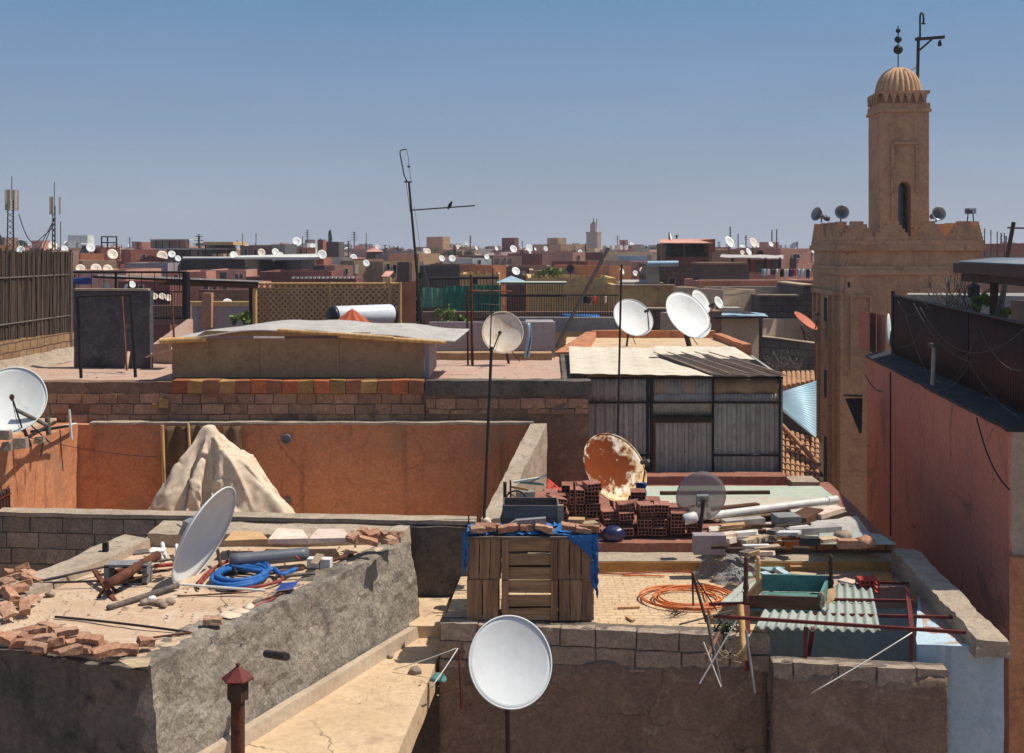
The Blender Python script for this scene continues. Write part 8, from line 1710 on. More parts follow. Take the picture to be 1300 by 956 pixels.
fdish(790, 344, 58, 4.5, label='white dish at the left of three on the terracotta house', n=(.7, -.5, .4)); fdish(807, 347, 58, 4, label='lower white dish of the pair beside the tall brick house'); fdish(817, 344, 57.5, 5.5, 'dish_cream', label='bigger cream dish of the pair beside the tall brick house')
one(MB().hexa([P(785, 361, 51.5), P(842, 360, 51.5), P(842, 358, 54), P(785, 358, 54), P(788, 358, 51.5), P(842, 359, 51.5), P(842, 355, 54), P(788, 355, 54)]), 'roof_sheet', 'felt_roof', 'dark and white rolled roof sheet above the lower ochre wall', 'roof')
# tall brick house
t = house('tall grey brick house with a peach topped upper storey and two small windows', 836, 906, 336, 52, 8, 'town_brick', par=.1, wins=((849.5, 857, 353, 361), (880, 887.5, 353, 361)))
MB().hexa([P(838, 309.5, 51.8), P(905, 309.5, 51.8), P(905, 305, 57), P(838, 305, 57), P(838, 308.3, 51.8), P(905, 308.3, 51.8), P(905, 303.2, 57), P(838, 303.2, 57)]).build('sloping_roof', TOWN['rose'], t); part_box(t, 840, 844, 309, 337, 52, .5, 'pier', 'brown'); part_box(t, 900, 904, 309, 337, 52, .5, 'pier', 'brown'); part_box(t, 868, 870, 309, 327, 52, .2, 'post', 'dark')
part_box(t, 844, 900, 309, 337, 54.5, 3, 'recessed_wall', 'dark'); part_box(t, 840, 904, 326, 337, 52.02, .15, 'balcony_wall', 'maroon'); part_box(t, 845, 866, 312, 326, 54.3, .1, 'window', 'glass_void_dark'); part_box(t, 872, 898, 312, 326, 54.3, .1, 'window', 'glass_void_dark')
part_box(t, 904, 908, 303.5, 320, 52, 5, 'side_wall', 'red')
fdish(852, 300, 55, 4.5, label='white dish on the peach topped storey', n=(.9, -.3, .3)); antenna(849.5, 295, 304, 55, 'short aerial on the peach topped storey', bars=2, w=3)
one(MB().bar(P(822, 335, 50), P(861, 334.5, 50), .12, 10), 'drain_pipe', 'corr_blue', 'pale horizontal pipe across the tall brick house', 'pipe')
one(MB().hexa([P(822, 362, 50.5), P(838, 362, 50.5), P(838, 362, 52), P(822, 362, 52), P(818, 337, 50.5), P(836, 335, 50.5), P(836, 335, 52), P(818, 337, 52)]), 'lean_to', TOWN['grey'], 'grey slanted lean-to left of the tall brick house', 'lean-to')
# right of it
t = house('dark terrace hung with laundry under the pink house', 888, 1034, 357, 46, 4, 'pink', par=.2); part_box(t, 888, 1034, 355.5, 357.5, 45.9, .4, 'coping', 'rose')
part_box(t, 889, 951, 335, 356, 47.5, 2, 'dark_store', 'dark'); part_box(t, 888, 950, 333.5, 336, 47.4, 2.2, 'store_roof', 'brown')
part_box(t, 896, 901, 374, 382, 45.98, .1, 'window', 'glass_void_dark')
t = house('pink upper house with one square window, left of the minaret', 991, 1036, 315.5, 62, 7, 'rose', rot=.36, par=.25, wins=((1009, 1019, 323, 328),)); part_box(t, 1003, 1011, 328, 345, 61.9, .1, 'door', 'dark')
house('tan roof house behind the tin roof', 903, 966, 317, 66, 6, 'tan', par=.2); house('brown red house behind the tin roof', 962, 994, 317, 68, 6, 'red', par=.2)
t = thing('tin_roof', 'ragged pale tin roof left of the pink upper house', 'roof', tuple(P(950, 345, 56))); MB().hexa([P(914, 327, 54), P(995, 329.5, 54), P(994, 325, 59), P(916, 324, 59), P(914, 326, 54), P(995, 328.5, 54), P(994, 324, 59), P(916, 323, 59)], .4, .05).build('sheet', 'felt_roof', t)
for px in (930, 951, 972, 990): MB().bar(P(px, 346, 54.3), P(px, 327, 54.3), .06, 5).build('post', 'dark_wood', t)
part_box(t, 950, 992, 330, 346, 56, .3, 'rear_wall', 'red'); part_box(t, 981, 989, 331, 346, 55.9, .1, 'doorway', 'glass_void_dark'); part_box(t, 962, 972, 333, 346, 55.9, .1, 'doorway', 'glass_void_dark')
random.seed(41)
lc = ['corr_blue', 'white_paint', 'navy', 'paper_slab', 'cable_black', 'dish_cream', 'cobalt_plastic', 'red_cloth']
for i, px in enumerate([967, 973, 979, 985, 990, 996, 1001, 1006, 1012, 1018, 1023, 1028]):
    h = rnd(6, 13); one(MB().grid(lambda u, v: P(px+5*u, 341.5+h*v, 48.2+.05*math.sin(u*8+i)), 6, 5, .01), 'drying_cloth', lc[i % 8], 'cloth drying on the line of the dark terrace left of the minaret', 'laundry', 'laundry drying on the dark terrace')
one(MB().tube([P(955, 341, 48.2), P(990, 342, 48.2), P(1032, 341, 48.2)], .012, 4), 'washing_line', 'cable_grey', 'washing line with clothes on the dark terrace', 'washing line')
fdish(927, 307, 64, 8, label='big white dish on the tan roof house', n=(.55, -.65, .5)); fdish(957, 308, 64, 6.5, 'dish_cream', label='orange stained cream dish right of the big white one', n=(.5, -.7, .45)); fdish(951, 319.5, 60, 5, label='white dish below the stained one at the tin roof', n=(.6, -.6, .45)); fdish(943, 321, 60, 3.6, 'dish_cream', label='small tan dish at the tin roof edge'); fdish(965, 322.5, 60, 4.5, 'tank_black', label='black round dish above the tin roof', n=(-.3, -.9, .1))
fdish(1007, 312, 63, 5.5, 'dish_grey', label='grey dish on the pink upper house', n=(-.7, -.5, .5)); fdish(979, 310, 66, 3.5, label='small white dish between two aerial masts'); fdish(943, 312.5, 66, 4, label='white flat dish behind the tin roof', n=(.1, -.4, .9))
antenna(927, 288, 318, 68, 'lattice aerial mast behind the big white dish', 7, 5); antenna(937, 297, 318, 70, 'thin bare aerial rod right of the big white dish', 0); antenna(947, 299, 318, 66, 'short forked aerial above the stained dish', 3, 6); antenna(980, 292, 318, 70, 'lattice aerial left of its twin near the minaret', 5, 4); antenna(986, 291, 318, 71, 'lattice aerial right of its twin near the minaret', 5, 4)
antenna(1012, 307, 316, 62, 'curled blue aerial on the pink upper house', 2, 5)
# grey and beige roofs left of the minaret
t = house('beige boarded roof hut with a tan side, left of the minaret', 918, 964, 368, 42, 4, 'beige', par=.15, rot=.32); part_box(t, 917, 940, 390.5, 392.5, 41.4, .5, 'ledge', 'white')
t = house('grey block house with a stepped white edged parapet beside the minaret', 964, 1034, 375, 41, 5, 'dark_block', par=.2); part_box(t, 964, 1014, 374, 376, 40.9, .3, 'coping', 'beige'); part_box(t, 1020, 1034, 362, 376, 41, 4, 'raised_wall', 'dark_block'); part_box(t, 1020, 1034, 361, 363, 40.9, 4, 'coping', 'beige')
wall_thing('long grey wall with a pale top behind the beige hut', 903, 1004, 364, 378, 44.6, .3, 'grey_plaster')
fdish(913, 384, 40, 8, label='white dish at the left of the beige hut', n=(.55, -.6, .4))
t = house('square grey plaster hut with a blue sheet on its roof', 909, 971, 404, 33.5, 3.5, 'beige_plaster', par=.0, rot=.34)
part_box(t, 908, 974, 402, 404.5, 33.3, 3.6, 'roof_edge', 'felt_dark')
one(MB().hexa([P(914, 402, 33.6), P(975, 402.5, 33.6), P(968, 400, 36), P(920, 400, 36), P(914, 399.5, 33.6), P(975, 401, 33.6), P(968, 397, 36), P(920, 397, 36)], .2, .03), 'tarp', 'corr_blue', 'crumpled pale blue sheet on the grey hut roof', 'tarp')
t = thing('wall', 'sunlit cream wall right of the grey hut', 'wall', tuple(P(1000, 434, 36)))
MB().hexa([P(968, 436, 35.4), P(1040, 436, 36.8), P(1040, 434, 37.2), P(968, 434, 35.8), P(968, 405, 35.4), P(1040, 406, 36.8), P(1040, 405, 37.2), P(968, 404, 35.8)], .3, .01).build('wall', 'beige_plaster', t)
t = thing('block_wall', 'dark grey block wall with a pale top below the cream wall', 'wall', tuple(P(1000, 478, 32)))
MB().hexa([P(968, 480, 32.2), P(1034, 480, 31.2), P(1034, 480, 31.6), P(968, 480, 32.6), P(968, 428, 32.2), P(1034, 437, 31.2), P(1034, 436, 31.6), P(968, 428, 32.6)], .2, .01).build('wall', 'dark_block', t); MB().hexa([P(968, 428, 32.15), P(1034, 437, 31.15), P(1034, 435, 31.7), P(968, 427, 32.7), P(968, 427, 32.15), P(1034, 435.5, 31.15), P(1034, 434, 31.7), P(968, 426, 32.7)], .2, .01).build('coping', 'cap_cement', t)
dish('reddish dish turned to the sky beside the minaret shaft', P(1023, 407, 33), (.5, -.35, .75), .72, 'dish_red', (X(1025, 33.2), 33.3, Zr(436, 33)), arm=True, detail=(28, 6), group='large satellite dishes on the near roofs')
random.seed(12)
c = MB()
for i in range(70):
    b0 = P(rnd(975, 1018), rnd(462, 476), 30.5+rnd(-.4, .4)); c.tube(curve(b0, b0+Vector((rnd(-.4, .4), rnd(-.3, .3), rnd(.05, .45))), rnd(-.06, .06), 4), .007, 4)
one(c, 'dry_branches', 'grey_wood', 'grey dry branches heaped behind the corrugated shed', 'branches')
# blue tin roof, clay tiles
t = thing('blue_tin_roof', 'pale blue corrugated roof sheet between the shed and the minaret', 'roof', tuple(P(1010, 545, 26)))
MB().corr(P(994, 522, 26), P(1034, 556, 25), P(1034, 484, 28), P(994, 500, 27.5), .5, .0, .01, per=2).build('underlay', 'corr_blue', t)
c = MB(); a0, a1, b0, b1 = P(993, 520, 25.9), P(993, 498, 27.4), P(1036, 556, 24.9), P(1036, 484, 27.9)
c.corr(a0, a1, b1, b0, .16, .025, .006, per=8); c.build('sheet', 'corr_blue', t)
t = thing('tile_roof', 'small clay tiled roof at the foot of the minaret', 'roof', tuple(P(1010, 640, 23)))
def tiles(mb, q0, q1, q2, q3, nc, nr_):
    q0, q1, q2, q3 = map(Vector, (q0, q1, q2, q3))
    for i in range(nc):
        for k in range(nr_):
            u = (i+.5)/nc; a = q0.lerp(q1, u).lerp(q3.lerp(q2, u), k/nr_); b2 = q0.lerp(q1, u).lerp(q3.lerp(q2, u), (k+1.15)/nr_)
            nn = (q1-q0).cross(q3-q0).normalized(); w_ = (q1-q0).length/nc*.42
            ax = (b2-a); s_ = ax.cross(nn).normalized(); vs = []; 
            for p_, kk in ((a, 1.0), (b2, .8)):
                for m_ in range(6): t_ = math.pi*m_/5; vs.append(p_+s_*w_*kk*math.cos(t_)+nn*(w_*kk*math.sin(t_)+.02*(kk == 1.0)))
            mb.add(vs, [(m_, m_+1, 7+m_, 6+m_) for m_ in range(5)]+[(5, 4, 3, 2, 1, 0)], False)
c = MB(); tiles(c, P(990, 640, 22.4), P(1040, 640, 22.8), P(1040, 560, 25.4), P(990, 545, 25.0), 8, 12); c.build('tiles', 'tile_clay', t)
MB().add([P(985, 645, 22.3)-Vector((0, 0, .05)), P(1045, 645, 22.8)-Vector((0, 0, .05)), P(1045, 560, 25.5)-Vector((0, 0, .05)), P(985, 545, 25.0)-Vector((0, 0, .05))], [(0, 1, 2, 3)]).build('deck', 'dark_wood', t)
MB().bar(P(993, 540, 25.0), P(1040, 590, 23.9), .05, 7).build('ridge', 'tile_clay', t)
t = thing('tile_coping', 'row of clay coping tiles above the blue tin roof', 'roof', tuple(P(1010, 492, 29)))
c = MB(); tiles(c, P(992, 494, 28.2), P(1034, 486, 28.8), P(1034, 474, 29.8), P(992, 476, 29.4), 7, 1); c.build('tiles', 'tile_clay', t); MB().hexa([P(990, 520, 29), P(1034, 520, 29.4), P(1034, 520, 30.4), P(990, 520, 30), P(990, 478, 29), P(1034, 476, 29.4), P(1034, 475, 30.4), P(990, 477, 30)]).build('wall', 'beige_plaster', t)
# plants on the red house roof
random.seed(15)
bush('yellow green leafy plant beside the pergola post', 1243, 387, 18.6, 13, 'leaf', n=420, s_=.045); bush('green leafy plant at the far right behind the fence', 1276, 398, 16.6, 7, 'leaf', n=120, s_=.04)
c = MB()
for i in range(60):
    b0 = P(rnd(1190, 1232), rnd(390, 400), 20+rnd(-.6, .6)); c.tube(curve(b0, b0+Vector((rnd(-.5, .5), rnd(-.3, .3), rnd(.2, .7))), rnd(-.1, .1), 5), .006, 4)
one(c, 'dry_shrub', 'grey_wood', 'tangle of dry grey stems behind the maroon fence', 'shrub')
t = thing('roof_lantern', 'small dark lantern standing behind the leafy plant', 'lantern', tuple(P(1236, 380, 21)))
MB().box(P(1236, 371, 21), (.16, .16, .2)).build('body', 'black_metal', t); MB().ring([(.15, 0), (.0, .09)], 6, P(1236, 364, 21), smooth=False).build('cap', 'black_metal', t)
c = thing('white_dish_edge', 'narrow white dish seen edge-on behind the dark red gate panels', 'satellite dish', tuple(P(1130, 432, 23.8)))
MB().grid(lambda u, v: P(1130, 417, 23.9)+Vector((.075*math.cos(u*6.283)*v, .12*math.cos(u*6.283)*v, .3*math.sin(u*6.283)*v))+Vector((-.04*v*v, 0, 0)), 24, 5, .01).build('reflector', 'dish_white', c); MB().bar(P(1131, 440, 23.9), P(1131, 420, 23.9), .02, 5).build('mast', 'dark_pipe', c)
t = thing('leaning_pole', 'dark pole with a cross bar at the far right above the pergola', 'pole', tuple(P(1277, 330, 40)))
MB().bar(P(1277, 335, 40), P(1287, 282, 40), .07, 6).build('pole', 'dark_wood', t); MB().bar(P(1279, 289, 40), P(1310, 290, 40), .03, 5).build('cross_bar', 'dark_wood', t)
# ================================================================ houses of the far town one can tell apart
HS = [  # px0 px1 ytop D depth colour label windows
 (92, 130, 322, 92, 7, 'orange', 'orange walled house under the solar heater, far left', ()),
 (105, 146, 331, 82, 6, 'tan', 'low brown brick house below the orange house, far left', ()),
 (128, 151, 314, 96, 5, 'red', 'red brown tower block with an iron frame on its roof', ()),
 (166, 200, 317, 90, 7, 'red', 'plain red house right of the tower with the iron frame', ((180, 184, 323, 330),)),
 (159, 212, 334, 72, 5, 'lilac_plaster', 'lilac grey wall house with a pale vertical strip', ()),
 (212, 309, 328.5, 76, 8, 'dark_block', 'very long dark grey house with a white roof edge', ()),
 (96, 160, 343, 58, 6, 'rose', 'pale pink roof behind the railing with arched dishes', ()),
 (212, 262, 345, 62, 6, 'pink', 'pink house with arched windows above the rolled blind', ((221, 226, 349, 356), (233, 238, 349, 356))),
 (262, 312, 343, 64, 6, 'rose', 'rosy house with dark arched openings beside the large white roofed house', ((279, 287, 346, 356, 'arch', 'glass_void_dark'), (298, 302, 348, 354), (304, 308, 348, 354))),
 (150, 215, 357, 44, 5, 'maroon', 'dark red wall house behind the black railing', ((176, 182, 362, 370),)),
 (205, 316, 361, 46, 5, 'pink', 'long pink wall with openings under the rolled blind', ((258, 264, 362, 372), (270, 275, 362, 372), (282, 288, 362, 372))),
 (305, 362, 312, 92, 7, 'brown', 'brown house row with dishes along its roof', ((310, 314, 316, 324), (322, 326, 316, 324))),
 (362, 377, 310, 88, 5, 'grey', 'bare grey cube house under a tall white dish', ()),
 (377, 401, 314, 94, 6, 'red', 'red brick terrace house right of the grey cube', ((382, 384, 316, 322), (388, 390, 316, 322))),
 (409, 430, 307, 112, 6, 'dark', 'dark narrow house with a white side below the cypress', ()),
 (398, 426, 338, 68, 5, 'dark_block', 'dark grey wall house behind the battlements', ()),
 (425, 449, 337, 66, 5, 'rose', 'small rosy house with one dark window and battlements', ((439, 442, 341, 348),)),
 (411, 448, 327, 78, 5, 'grey', 'grey striped house behind the small rosy house', ()),
 (449, 472, 331, 76, 6, 'tan', 'tan house with a pale door, left of the pink slanted roof', ((451, 455, 336, 348, 'door', 'white_paint'),)),
 (465, 488, 329, 88, 5, 'pink', 'salmon pink house behind an aerial dish', ()),
 (486, 508, 332, 74, 5, 'tan', 'tan house with two tall windows beside the dark wall', ((491, 495, 335, 343), (499, 504, 336, 347))),
 (504, 524, 333, 70, 6, 'dark', 'dark brown block left of the tan pier', ()),
 (523, 533, 332, 69.5, 2, 'tan', 'narrow tan pier behind the leaning aerial', ()),
 (533, 606, 337, 72, 9, 'dark', 'long dark brown house wall behind the green fence', ()),
 (505, 536, 323, 96, 6, 'grey', 'grey flat house behind the aerial mast', ()),
 (546, 566, 326, 92, 6, 'orange', 'yellow orange house with two dishes', ()),
 (566, 600, 327, 90, 7, 'rose', 'rosy low house behind the long dark wall', ()),
 (600, 626, 328, 84, 6, 'white', 'bright white and green house with gable steps', ((608, 611, 330, 336),)),
 (626, 666, 325, 98, 8, 'brown', 'dark flat house with small white windows', ((630, 634, 328, 331), (640, 644, 328, 331), (648, 652, 328, 331))),
 (666, 690, 324, 104, 8, 'green_panel', 'house wrapped in dark green netting', ()),
 (687, 709, 322, 100, 7, 'red', 'brick red house with a pale green roof edge', ()),
 (709, 729, 322, 98, 7, 'dark', 'dark house between the brick red and the orange cube', ()),
 (727, 745, 320, 84, 5, 'rose', 'salmon cube house with one narrow window', ((734.5, 737, 324, 330),)),
 (744, 772, 322, 108, 8, 'beige', 'beige house at the foot of the distant minaret', ()),
 (746, 766, 332, 72, 5, 'red', 'dark red low house left of the terracotta house', ()),
 (765, 805, 331, 84, 7, 'brown', 'brown wall house with a pale top behind the terracotta house', ()),
 (800, 838, 325, 96, 7, 'corr_blue', 'house under pale blue roof sheets left of the tall brick house', ()),
 (672, 745, 343, 64, 7, 'tan', 'tan house with green plants in front, behind the battlements', ((690, 693, 346, 351),)),
 (640, 700, 338, 70, 6, 'brown', 'brown flat house behind the white dish', ()),
 (330, 420, 345, 60, 6, 'maroon', 'dark red house behind the large white roofed house', ()),
 (1246, 1300, 322, 74, 8, 'brown', 'brown house under scaffolding at the far right', ()),
 (1284, 1330, 309, 88, 8, 'red', 'red house at the right edge behind the leaning pole', ()),
 (-30, 12, 311, 88, 8, 'orange', 'pale orange house at the left edge below the tower', ()),
 (-30, 60, 318, 76, 7, 'brown', 'brown flat house at the left edge behind the reed fence', ()),
 (60, 96, 317, 94, 7, 'maroon', 'dull red house behind the reed fence top', ()),
]
for a in HS: house(a[6], a[0], a[1], a[2], a[3], a[4], a[5], a[7], rot=(.42 if a[5] in ('rose', 'orange', 'white', 'pink', 'tan', 'beige', 'red', 'brown', 'grey') and a[1]-a[0] < 44 else rnd(-.05, .1)), par=.3)
# long dark house white roof edge; large white roofed house
one(MB().hexa([P(232, 329, 75), P(309, 329, 75), P(309, 328, 80), P(232, 328, 80), P(232, 327, 75), P(309, 327, 75), P(309, 326, 80), P(232, 326, 80)]), 'roof_slab', 'white_paint', 'thin white roof slab on the very long dark house', 'roof')
t = thing('large_house', 'large white roofed house with grey pillars and a deep dark opening', 'house', tuple(P(355, 360, 70)))
MB().hexa([P(298, 329, 68), P(405, 330, 68), P(405, 325, 75), P(300, 327, 75), P(298, 326.5, 68), P(405, 326.5, 68), P(405, 322, 75), P(300, 324.5, 75)]).build('roof', TOWN['white'], t)
part_box(t, 311, 328, 329, 352, 69, 4, 'pillar', 'grey'); part_box(t, 383, 398, 329, 352, 69, 4, 'pillar', 'grey'); part_box(t, 328, 349, 332, 352, 71, 2, 'inner_wall', 'maroon'); part_box(t, 349, 383, 330, 352, 73, 2, 'rear_wall', 'glass_void_dark'); part_box(t, 300, 311, 331, 345, 70, 3, 'side_wall', 'dark'); part_box(t, 398, 411, 327, 338, 70, 3, 'red_box', 'red')
part_box(t, 302, 398, 352, 400, 69, 7, 'base', 'maroon')
for px in (303, 325, 347, 371, 377): part_box(t, px, px+4, 344 if px < 360 else 343, 352.5, 68.5, .4, 'pier', 'rose')
t = house('dark red wall with white tipped battlements behind the lattice', 368, 452, 353, 60, 3, 'maroon', par=.2)
for i in range(15): part_box(t, 370+i*5.4, 373+i*5.4, 351.5, 354, 59.9, .3, 'battlement', 'white')
house('plain dark red parapet house left of the white tipped battlements', 312, 370, 351.5, 61, 3, 'maroon', par=.2)
# terrace pavilion
t = thing('roof_pavilion', 'roof terrace pavilion with pale panels and a thin white roof line', 'pavilion', tuple(P(250, 330, 98)))
part_box(t, 196, 290, 315, 317, 96, 6, 'roof', 'white'); 
for px in (197, 205, 214, 226, 238, 250, 262, 275, 288): part_box(t, px, px+1.5, 304 if px < 240 else 316, 330, 96.2, .2, 'post', 'dark')
for a, b2, m in ((191, 204, 'grey'), (207, 213, 'white'), (215, 225, 'rose'), (228, 237, 'rose')): part_box(t, a, b2, 305, 315, 97, .2, 'panel', m)
part_box(t, 190, 240, 303.5, 305, 96, 3, 'canopy', 'white'); part_box(t, 212, 262, 317, 330, 100, 3, 'rear_wall', 'dark'); part_box(t, 242, 256, 318, 329, 96.4, 1, 'panel', 'grey')
t = thing('reed_roof', 'straw coloured reed roof on posts right of the pavilion', 'roof', tuple(P(278, 322, 95))); part_box(t, 258, 296, 307, 311, 94, 5, 'thatch', 'lattice_wood'); part_box(t, 262, 292, 311, 322, 97, 2, 'rear_wall', 'dark')
for px in (260, 294): part_box(t, px, px+1, 311, 324, 94.2, .2, 'post', 'dark_wood')
one(MB().hexa([P(173, 332, 70), P(212, 332, 70), P(212, 332, 70.5), P(173, 332, 70.5), P(190, 324, 70), P(212, 329, 70), P(212, 329, 70.5), P(190, 324, 70.5)]), 'tent', TOWN['maroon'], 'dark red slanted cloth roof left of the white dishes', 'tent')
t = thing('roof_frame', 'empty iron frame on top of the red brown tower block', 'frame', tuple(P(139, 316, 95)))
c = MB()
for px in (129, 136.5, 148): c.bar(P(px, 316, 95), P(px, 300, 95), .06, 5)
for py in (300.5, 308): c.bar(P(129, py, 95), P(148, py, 95), .05, 5)
c.build('frame', 'black_metal', t)
t = thing('roof_kiosk', 'small roof kiosk with a pink pyramid roof', 'kiosk', tuple(P(477, 328, 108)))
part_box(t, 466, 484, 319, 329, 107, 1.2, 'wall', 'dark'); c = MB(); ap = P(475, 314, 107.6); bs = [P(464, 319.5, 106.6), P(486, 319.5, 106.6), P(486, 319, 108.8), P(464, 319, 108.8)]; c.add([ap]+bs, [(0, 1, 2), (0, 2, 3), (0, 3, 4), (0, 4, 1), (4, 3, 2, 1)]); c.build('roof', TOWN['rose'], t)
one(MB().hexa([P(484, 352, 70), P(494, 352, 70), P(500, 345, 73), P(490, 345, 73), P(484, 351, 70), P(494, 351, 70), P(500, 344, 73), P(490, 344, 73)]), 'roof_sheet', TOWN['rose'], 'slanted pink roof sheet beside the tan house with tall windows', 'roof')
house('brown red square tower behind the lattice end', 403, 410, 304, 110, 2, 'red', par=.2)
t = thing('solar_heater', 'white solar water heater with dark panels on the far left roof', 'water heater', tuple(P(108, 322, 92)))
MB().bar(P(103, 310.5, 92), P(113, 311, 92), .1, 8).build('tank', 'tank_white', t); MB().hexa([P(101, 321, 91.5), P(112, 321, 91.5), P(113, 312, 92.2), P(105, 312, 92.2)]+[v+Vector((0, .1, .05)) for v in (P(101, 321, 91.5), P(112, 321, 91.5), P(113, 312, 92.2), P(105, 312, 92.2))]).build('panel', 'glass_void_dark', t)
# dishes one can tell apart
for px, py, D, r, m, lb in [(26, 317, 74, 5, 0, 'white dish beside the left cell tower'), (67, 312, 92, 6, 'dish_cream', 'big cream dish at the foot of the slender cell mast'), (82, 316, 90, 4.5, 0, 'white dish right of the slender cell mast'), (115, 314.5, 91, 5.5, 0, 'white dish beside the far left solar heater'), (143, 322.5, 88, 6.8, 'dish_cream', 'pale dish in front of the tower with the iron frame'),
        (206, 325, 74, 7, 'dish_cream', 'large cream dish below the pavilion, left of its pair'), (218, 322.5, 78, 4.8, 0, 'smaller white dish below the pavilion'), (226, 328, 74, 4, 'dish_grey', 'bluish white dish right of the pavilion pair'), (297, 324, 76, 5.2, 0, 'white dish at the right end of the long dark house'),
        (332, 320.5, 82, 5, 'dish_cream', 'cream dish left of two on the brown house row'), (350, 320, 82, 5, 0, 'cream white dish right of two on the brown house row'), (357, 323, 80, 3.2, 0, 'narrow dish seen sideways on the brown house row'), (377, 306.5, 90, 6, 0, 'tall white dish on the bare grey cube'), (409, 323, 68, 6, 0, 'white dish above the red box of the large house'),
        (397, 312, 96, 3.5, 0, 'small white dish on the red brick terrace'), (543, 319, 96, 4.2, 'dish_cream', 'cream dish right of the aerial mast'), (561, 328, 80, 4.2, 0, 'white dish on the yellow orange house'), (574, 328, 80, 4.5, 0, 'white dish right of the yellow orange house'), (672, 315, 96, 5, 'dish_grey', 'grey white dish above the green netting'), (693, 316, 100, 3.6, 'dish_grey', 'half hidden dish on the brick red house'),
        (102, 341, 60, 6, 'dish_cream', 'half round pale dish left of three above the railing'), (122, 341, 60, 6.8, 'dish_cream', 'half round pale dish in the middle above the railing'), (137, 341.5, 60, 6.2, 'dish_cream', 'half round pale dish at the right above the railing'), (465, 334, 74, 4.5, 0, 'white dish on a pole in front of the salmon house'), (652, 316, 100, 5, 0, 'flat white dish on the dark flat house'), (618, 326, 82, 3.5, 0, 'white dish on the gabled white house')]:
    fdish(px, py, D, r, m or 'dish_white', (rnd(.2, .6), -.75, rnd(.35, .55)), lb, foot=.7)
# cell towers
def cell(px, yb, yt, D, label, panels, lean=0):
    t = thing('cell_mast', label, 'cell tower', tuple(P(px, yb, D)))
    c = MB(); s_ = .22 if panels > 3 else .10
    for sx, sy in ((-1, -1), (1, -1), (0, 1)): c.bar(P(px, yb, D)+Vector((sx*s_, sy*s_, 0)), P(px, yt+12, D)+Vector((sx*s_*.7, sy*s_*.7, 0)), .035, 5)
    n = 10
    for i in range(n):
        for (ax_, ay_), (bx_, by_) in (((-1, -1), (1, -1)), ((1, -1), (0, 1)), ((0, 1), (-1, -1))):
            z0 = yb+(yt+12-yb)*i/n; z1 = yb+(yt+12-yb)*(i+1)/n
            c.bar(P(px, z0, D)+Vector((ax_*s_, ay_*s_, 0)), P(px, z1, D)+Vector((bx_*s_*.9, by_*s_*.9, 0)), .02, 4)
    c.build('lattice', 'dark_pipe', t)
    MB().bar(P(px, yt+12, D), P(px, yt-18, D), .025, 5).build('spike', 'dark_pipe', t)
    for i in range(panels):
        a = i/panels*2*math.pi+.5; q = P(px, yt+12, D)+Vector((math.cos(a)*.34, math.sin(a)*.34, .0)); MB().box(q, (.17, .1, 1.25 if panels > 3 else 1.15), a+math.pi/2).build('panel_antenna', 'pale_panel', t)
    return t
simple('pale_panel', (196, 186, 166), .6)
cell(15, 330, 242, 72, 'thick lattice cell mast with many panels at the left edge', 6); t = cell(69, 330, 249, 78, 'slender cell mast with three panels behind the reed fence', 3)
for a, b2 in (((48, 318), (68, 280)), ((52, 322), (69, 278)), ((49, 305), (66, 290))): MB().bar(P(*a, 77), P(*b2, 78), .03, 4).build('stay', 'dark_pipe', t)
one(MB().tube(curve(P(24, 272, 72), P(50, 304, 77), .8), .03, 4), 'cable', 'cable_black', 'dark cable slung between the two cell masts', 'cable')
antenna(77, 281, 322, 80, 'thin rod aerial right of the slender cell mast', 0); antenna(308, 297, 312, 94, 'short lattice aerial left of its twin above the brown row', 3, 3); antenna(325, 296, 312, 94, 'short lattice aerial right of its twin above the brown row', 3, 3); antenna(384, 300, 314, 98, 'lollipop shaped aerial by the tall white dish', 1, 4); antenna(465, 296, 330, 104, 'thin tall aerial left of the roof kiosk', 1, 3); antenna(663, 306, 322, 100, 'thin aerial above the dark flat house', 2, 4); antenna(696, 310, 320, 100, 'tiny aerial on the pale green roof edge', 1, 4)
for px, r_ in ((1250, 0), (1258, 1), (1266, 2), (1275, 3)):
    antenna(px, 290+r_*2, 325, 74, 'thin scaffold pole beside the minaret parapet', 2, 5, group='scaffold poles right of the minaret')
# distant minaret
t = thing('distant_minaret', 'small far minaret with a narrow lantern on the skyline', 'minaret', (X(753, 420), 420, G0))
Dm = 420
def rbox(x0, x1, y0, y1, nm, m, rot=.42):
    w = X(x1, Dm)-X(x0, Dm); s_ = w/(math.cos(rot)+math.sin(rot)); cx_ = X((x0+x1)/2, Dm); q = []
    for a, b2 in ((-1, -1), (1, -1), (1, 1), (-1, 1)):
        q.append((cx_+(a*math.cos(-rot)-b2*math.sin(-rot))*s_/2, Dm+(a*math.sin(-rot)+b2*math.cos(-rot))*s_/2))
    zb_ = G0 if y1 is None else Zr(y1, Dm)
    return MB().hexa([(a, b2, zb_) for a, b2 in q]+[(a, b2, Zr(y0, Dm)) for a, b2 in q]).build(nm, m, t)
rbox(744, 763.5, 296, None, 'shaft', 'far_stone'); rbox(743.4, 764, 294.6, 296.4, 'cornice', 'far_stone'); rbox(749, 758, 284, 295, 'lantern', 'far_stone'); rbox(751, 756, 282, 284, 'cap', 'dark_wood')
MB().bar(P(753.5, 283, Dm), P(753.5, 277, Dm), .2, 5).build('finial', 'dark_pipe', t); MB().bar(P(757, 290, Dm), P(757.5, 278, Dm), .15, 5).bar(P(757.5, 279, Dm), P(759, 279, Dm), .12, 4).build('flag_mast', 'dark_pipe', t)
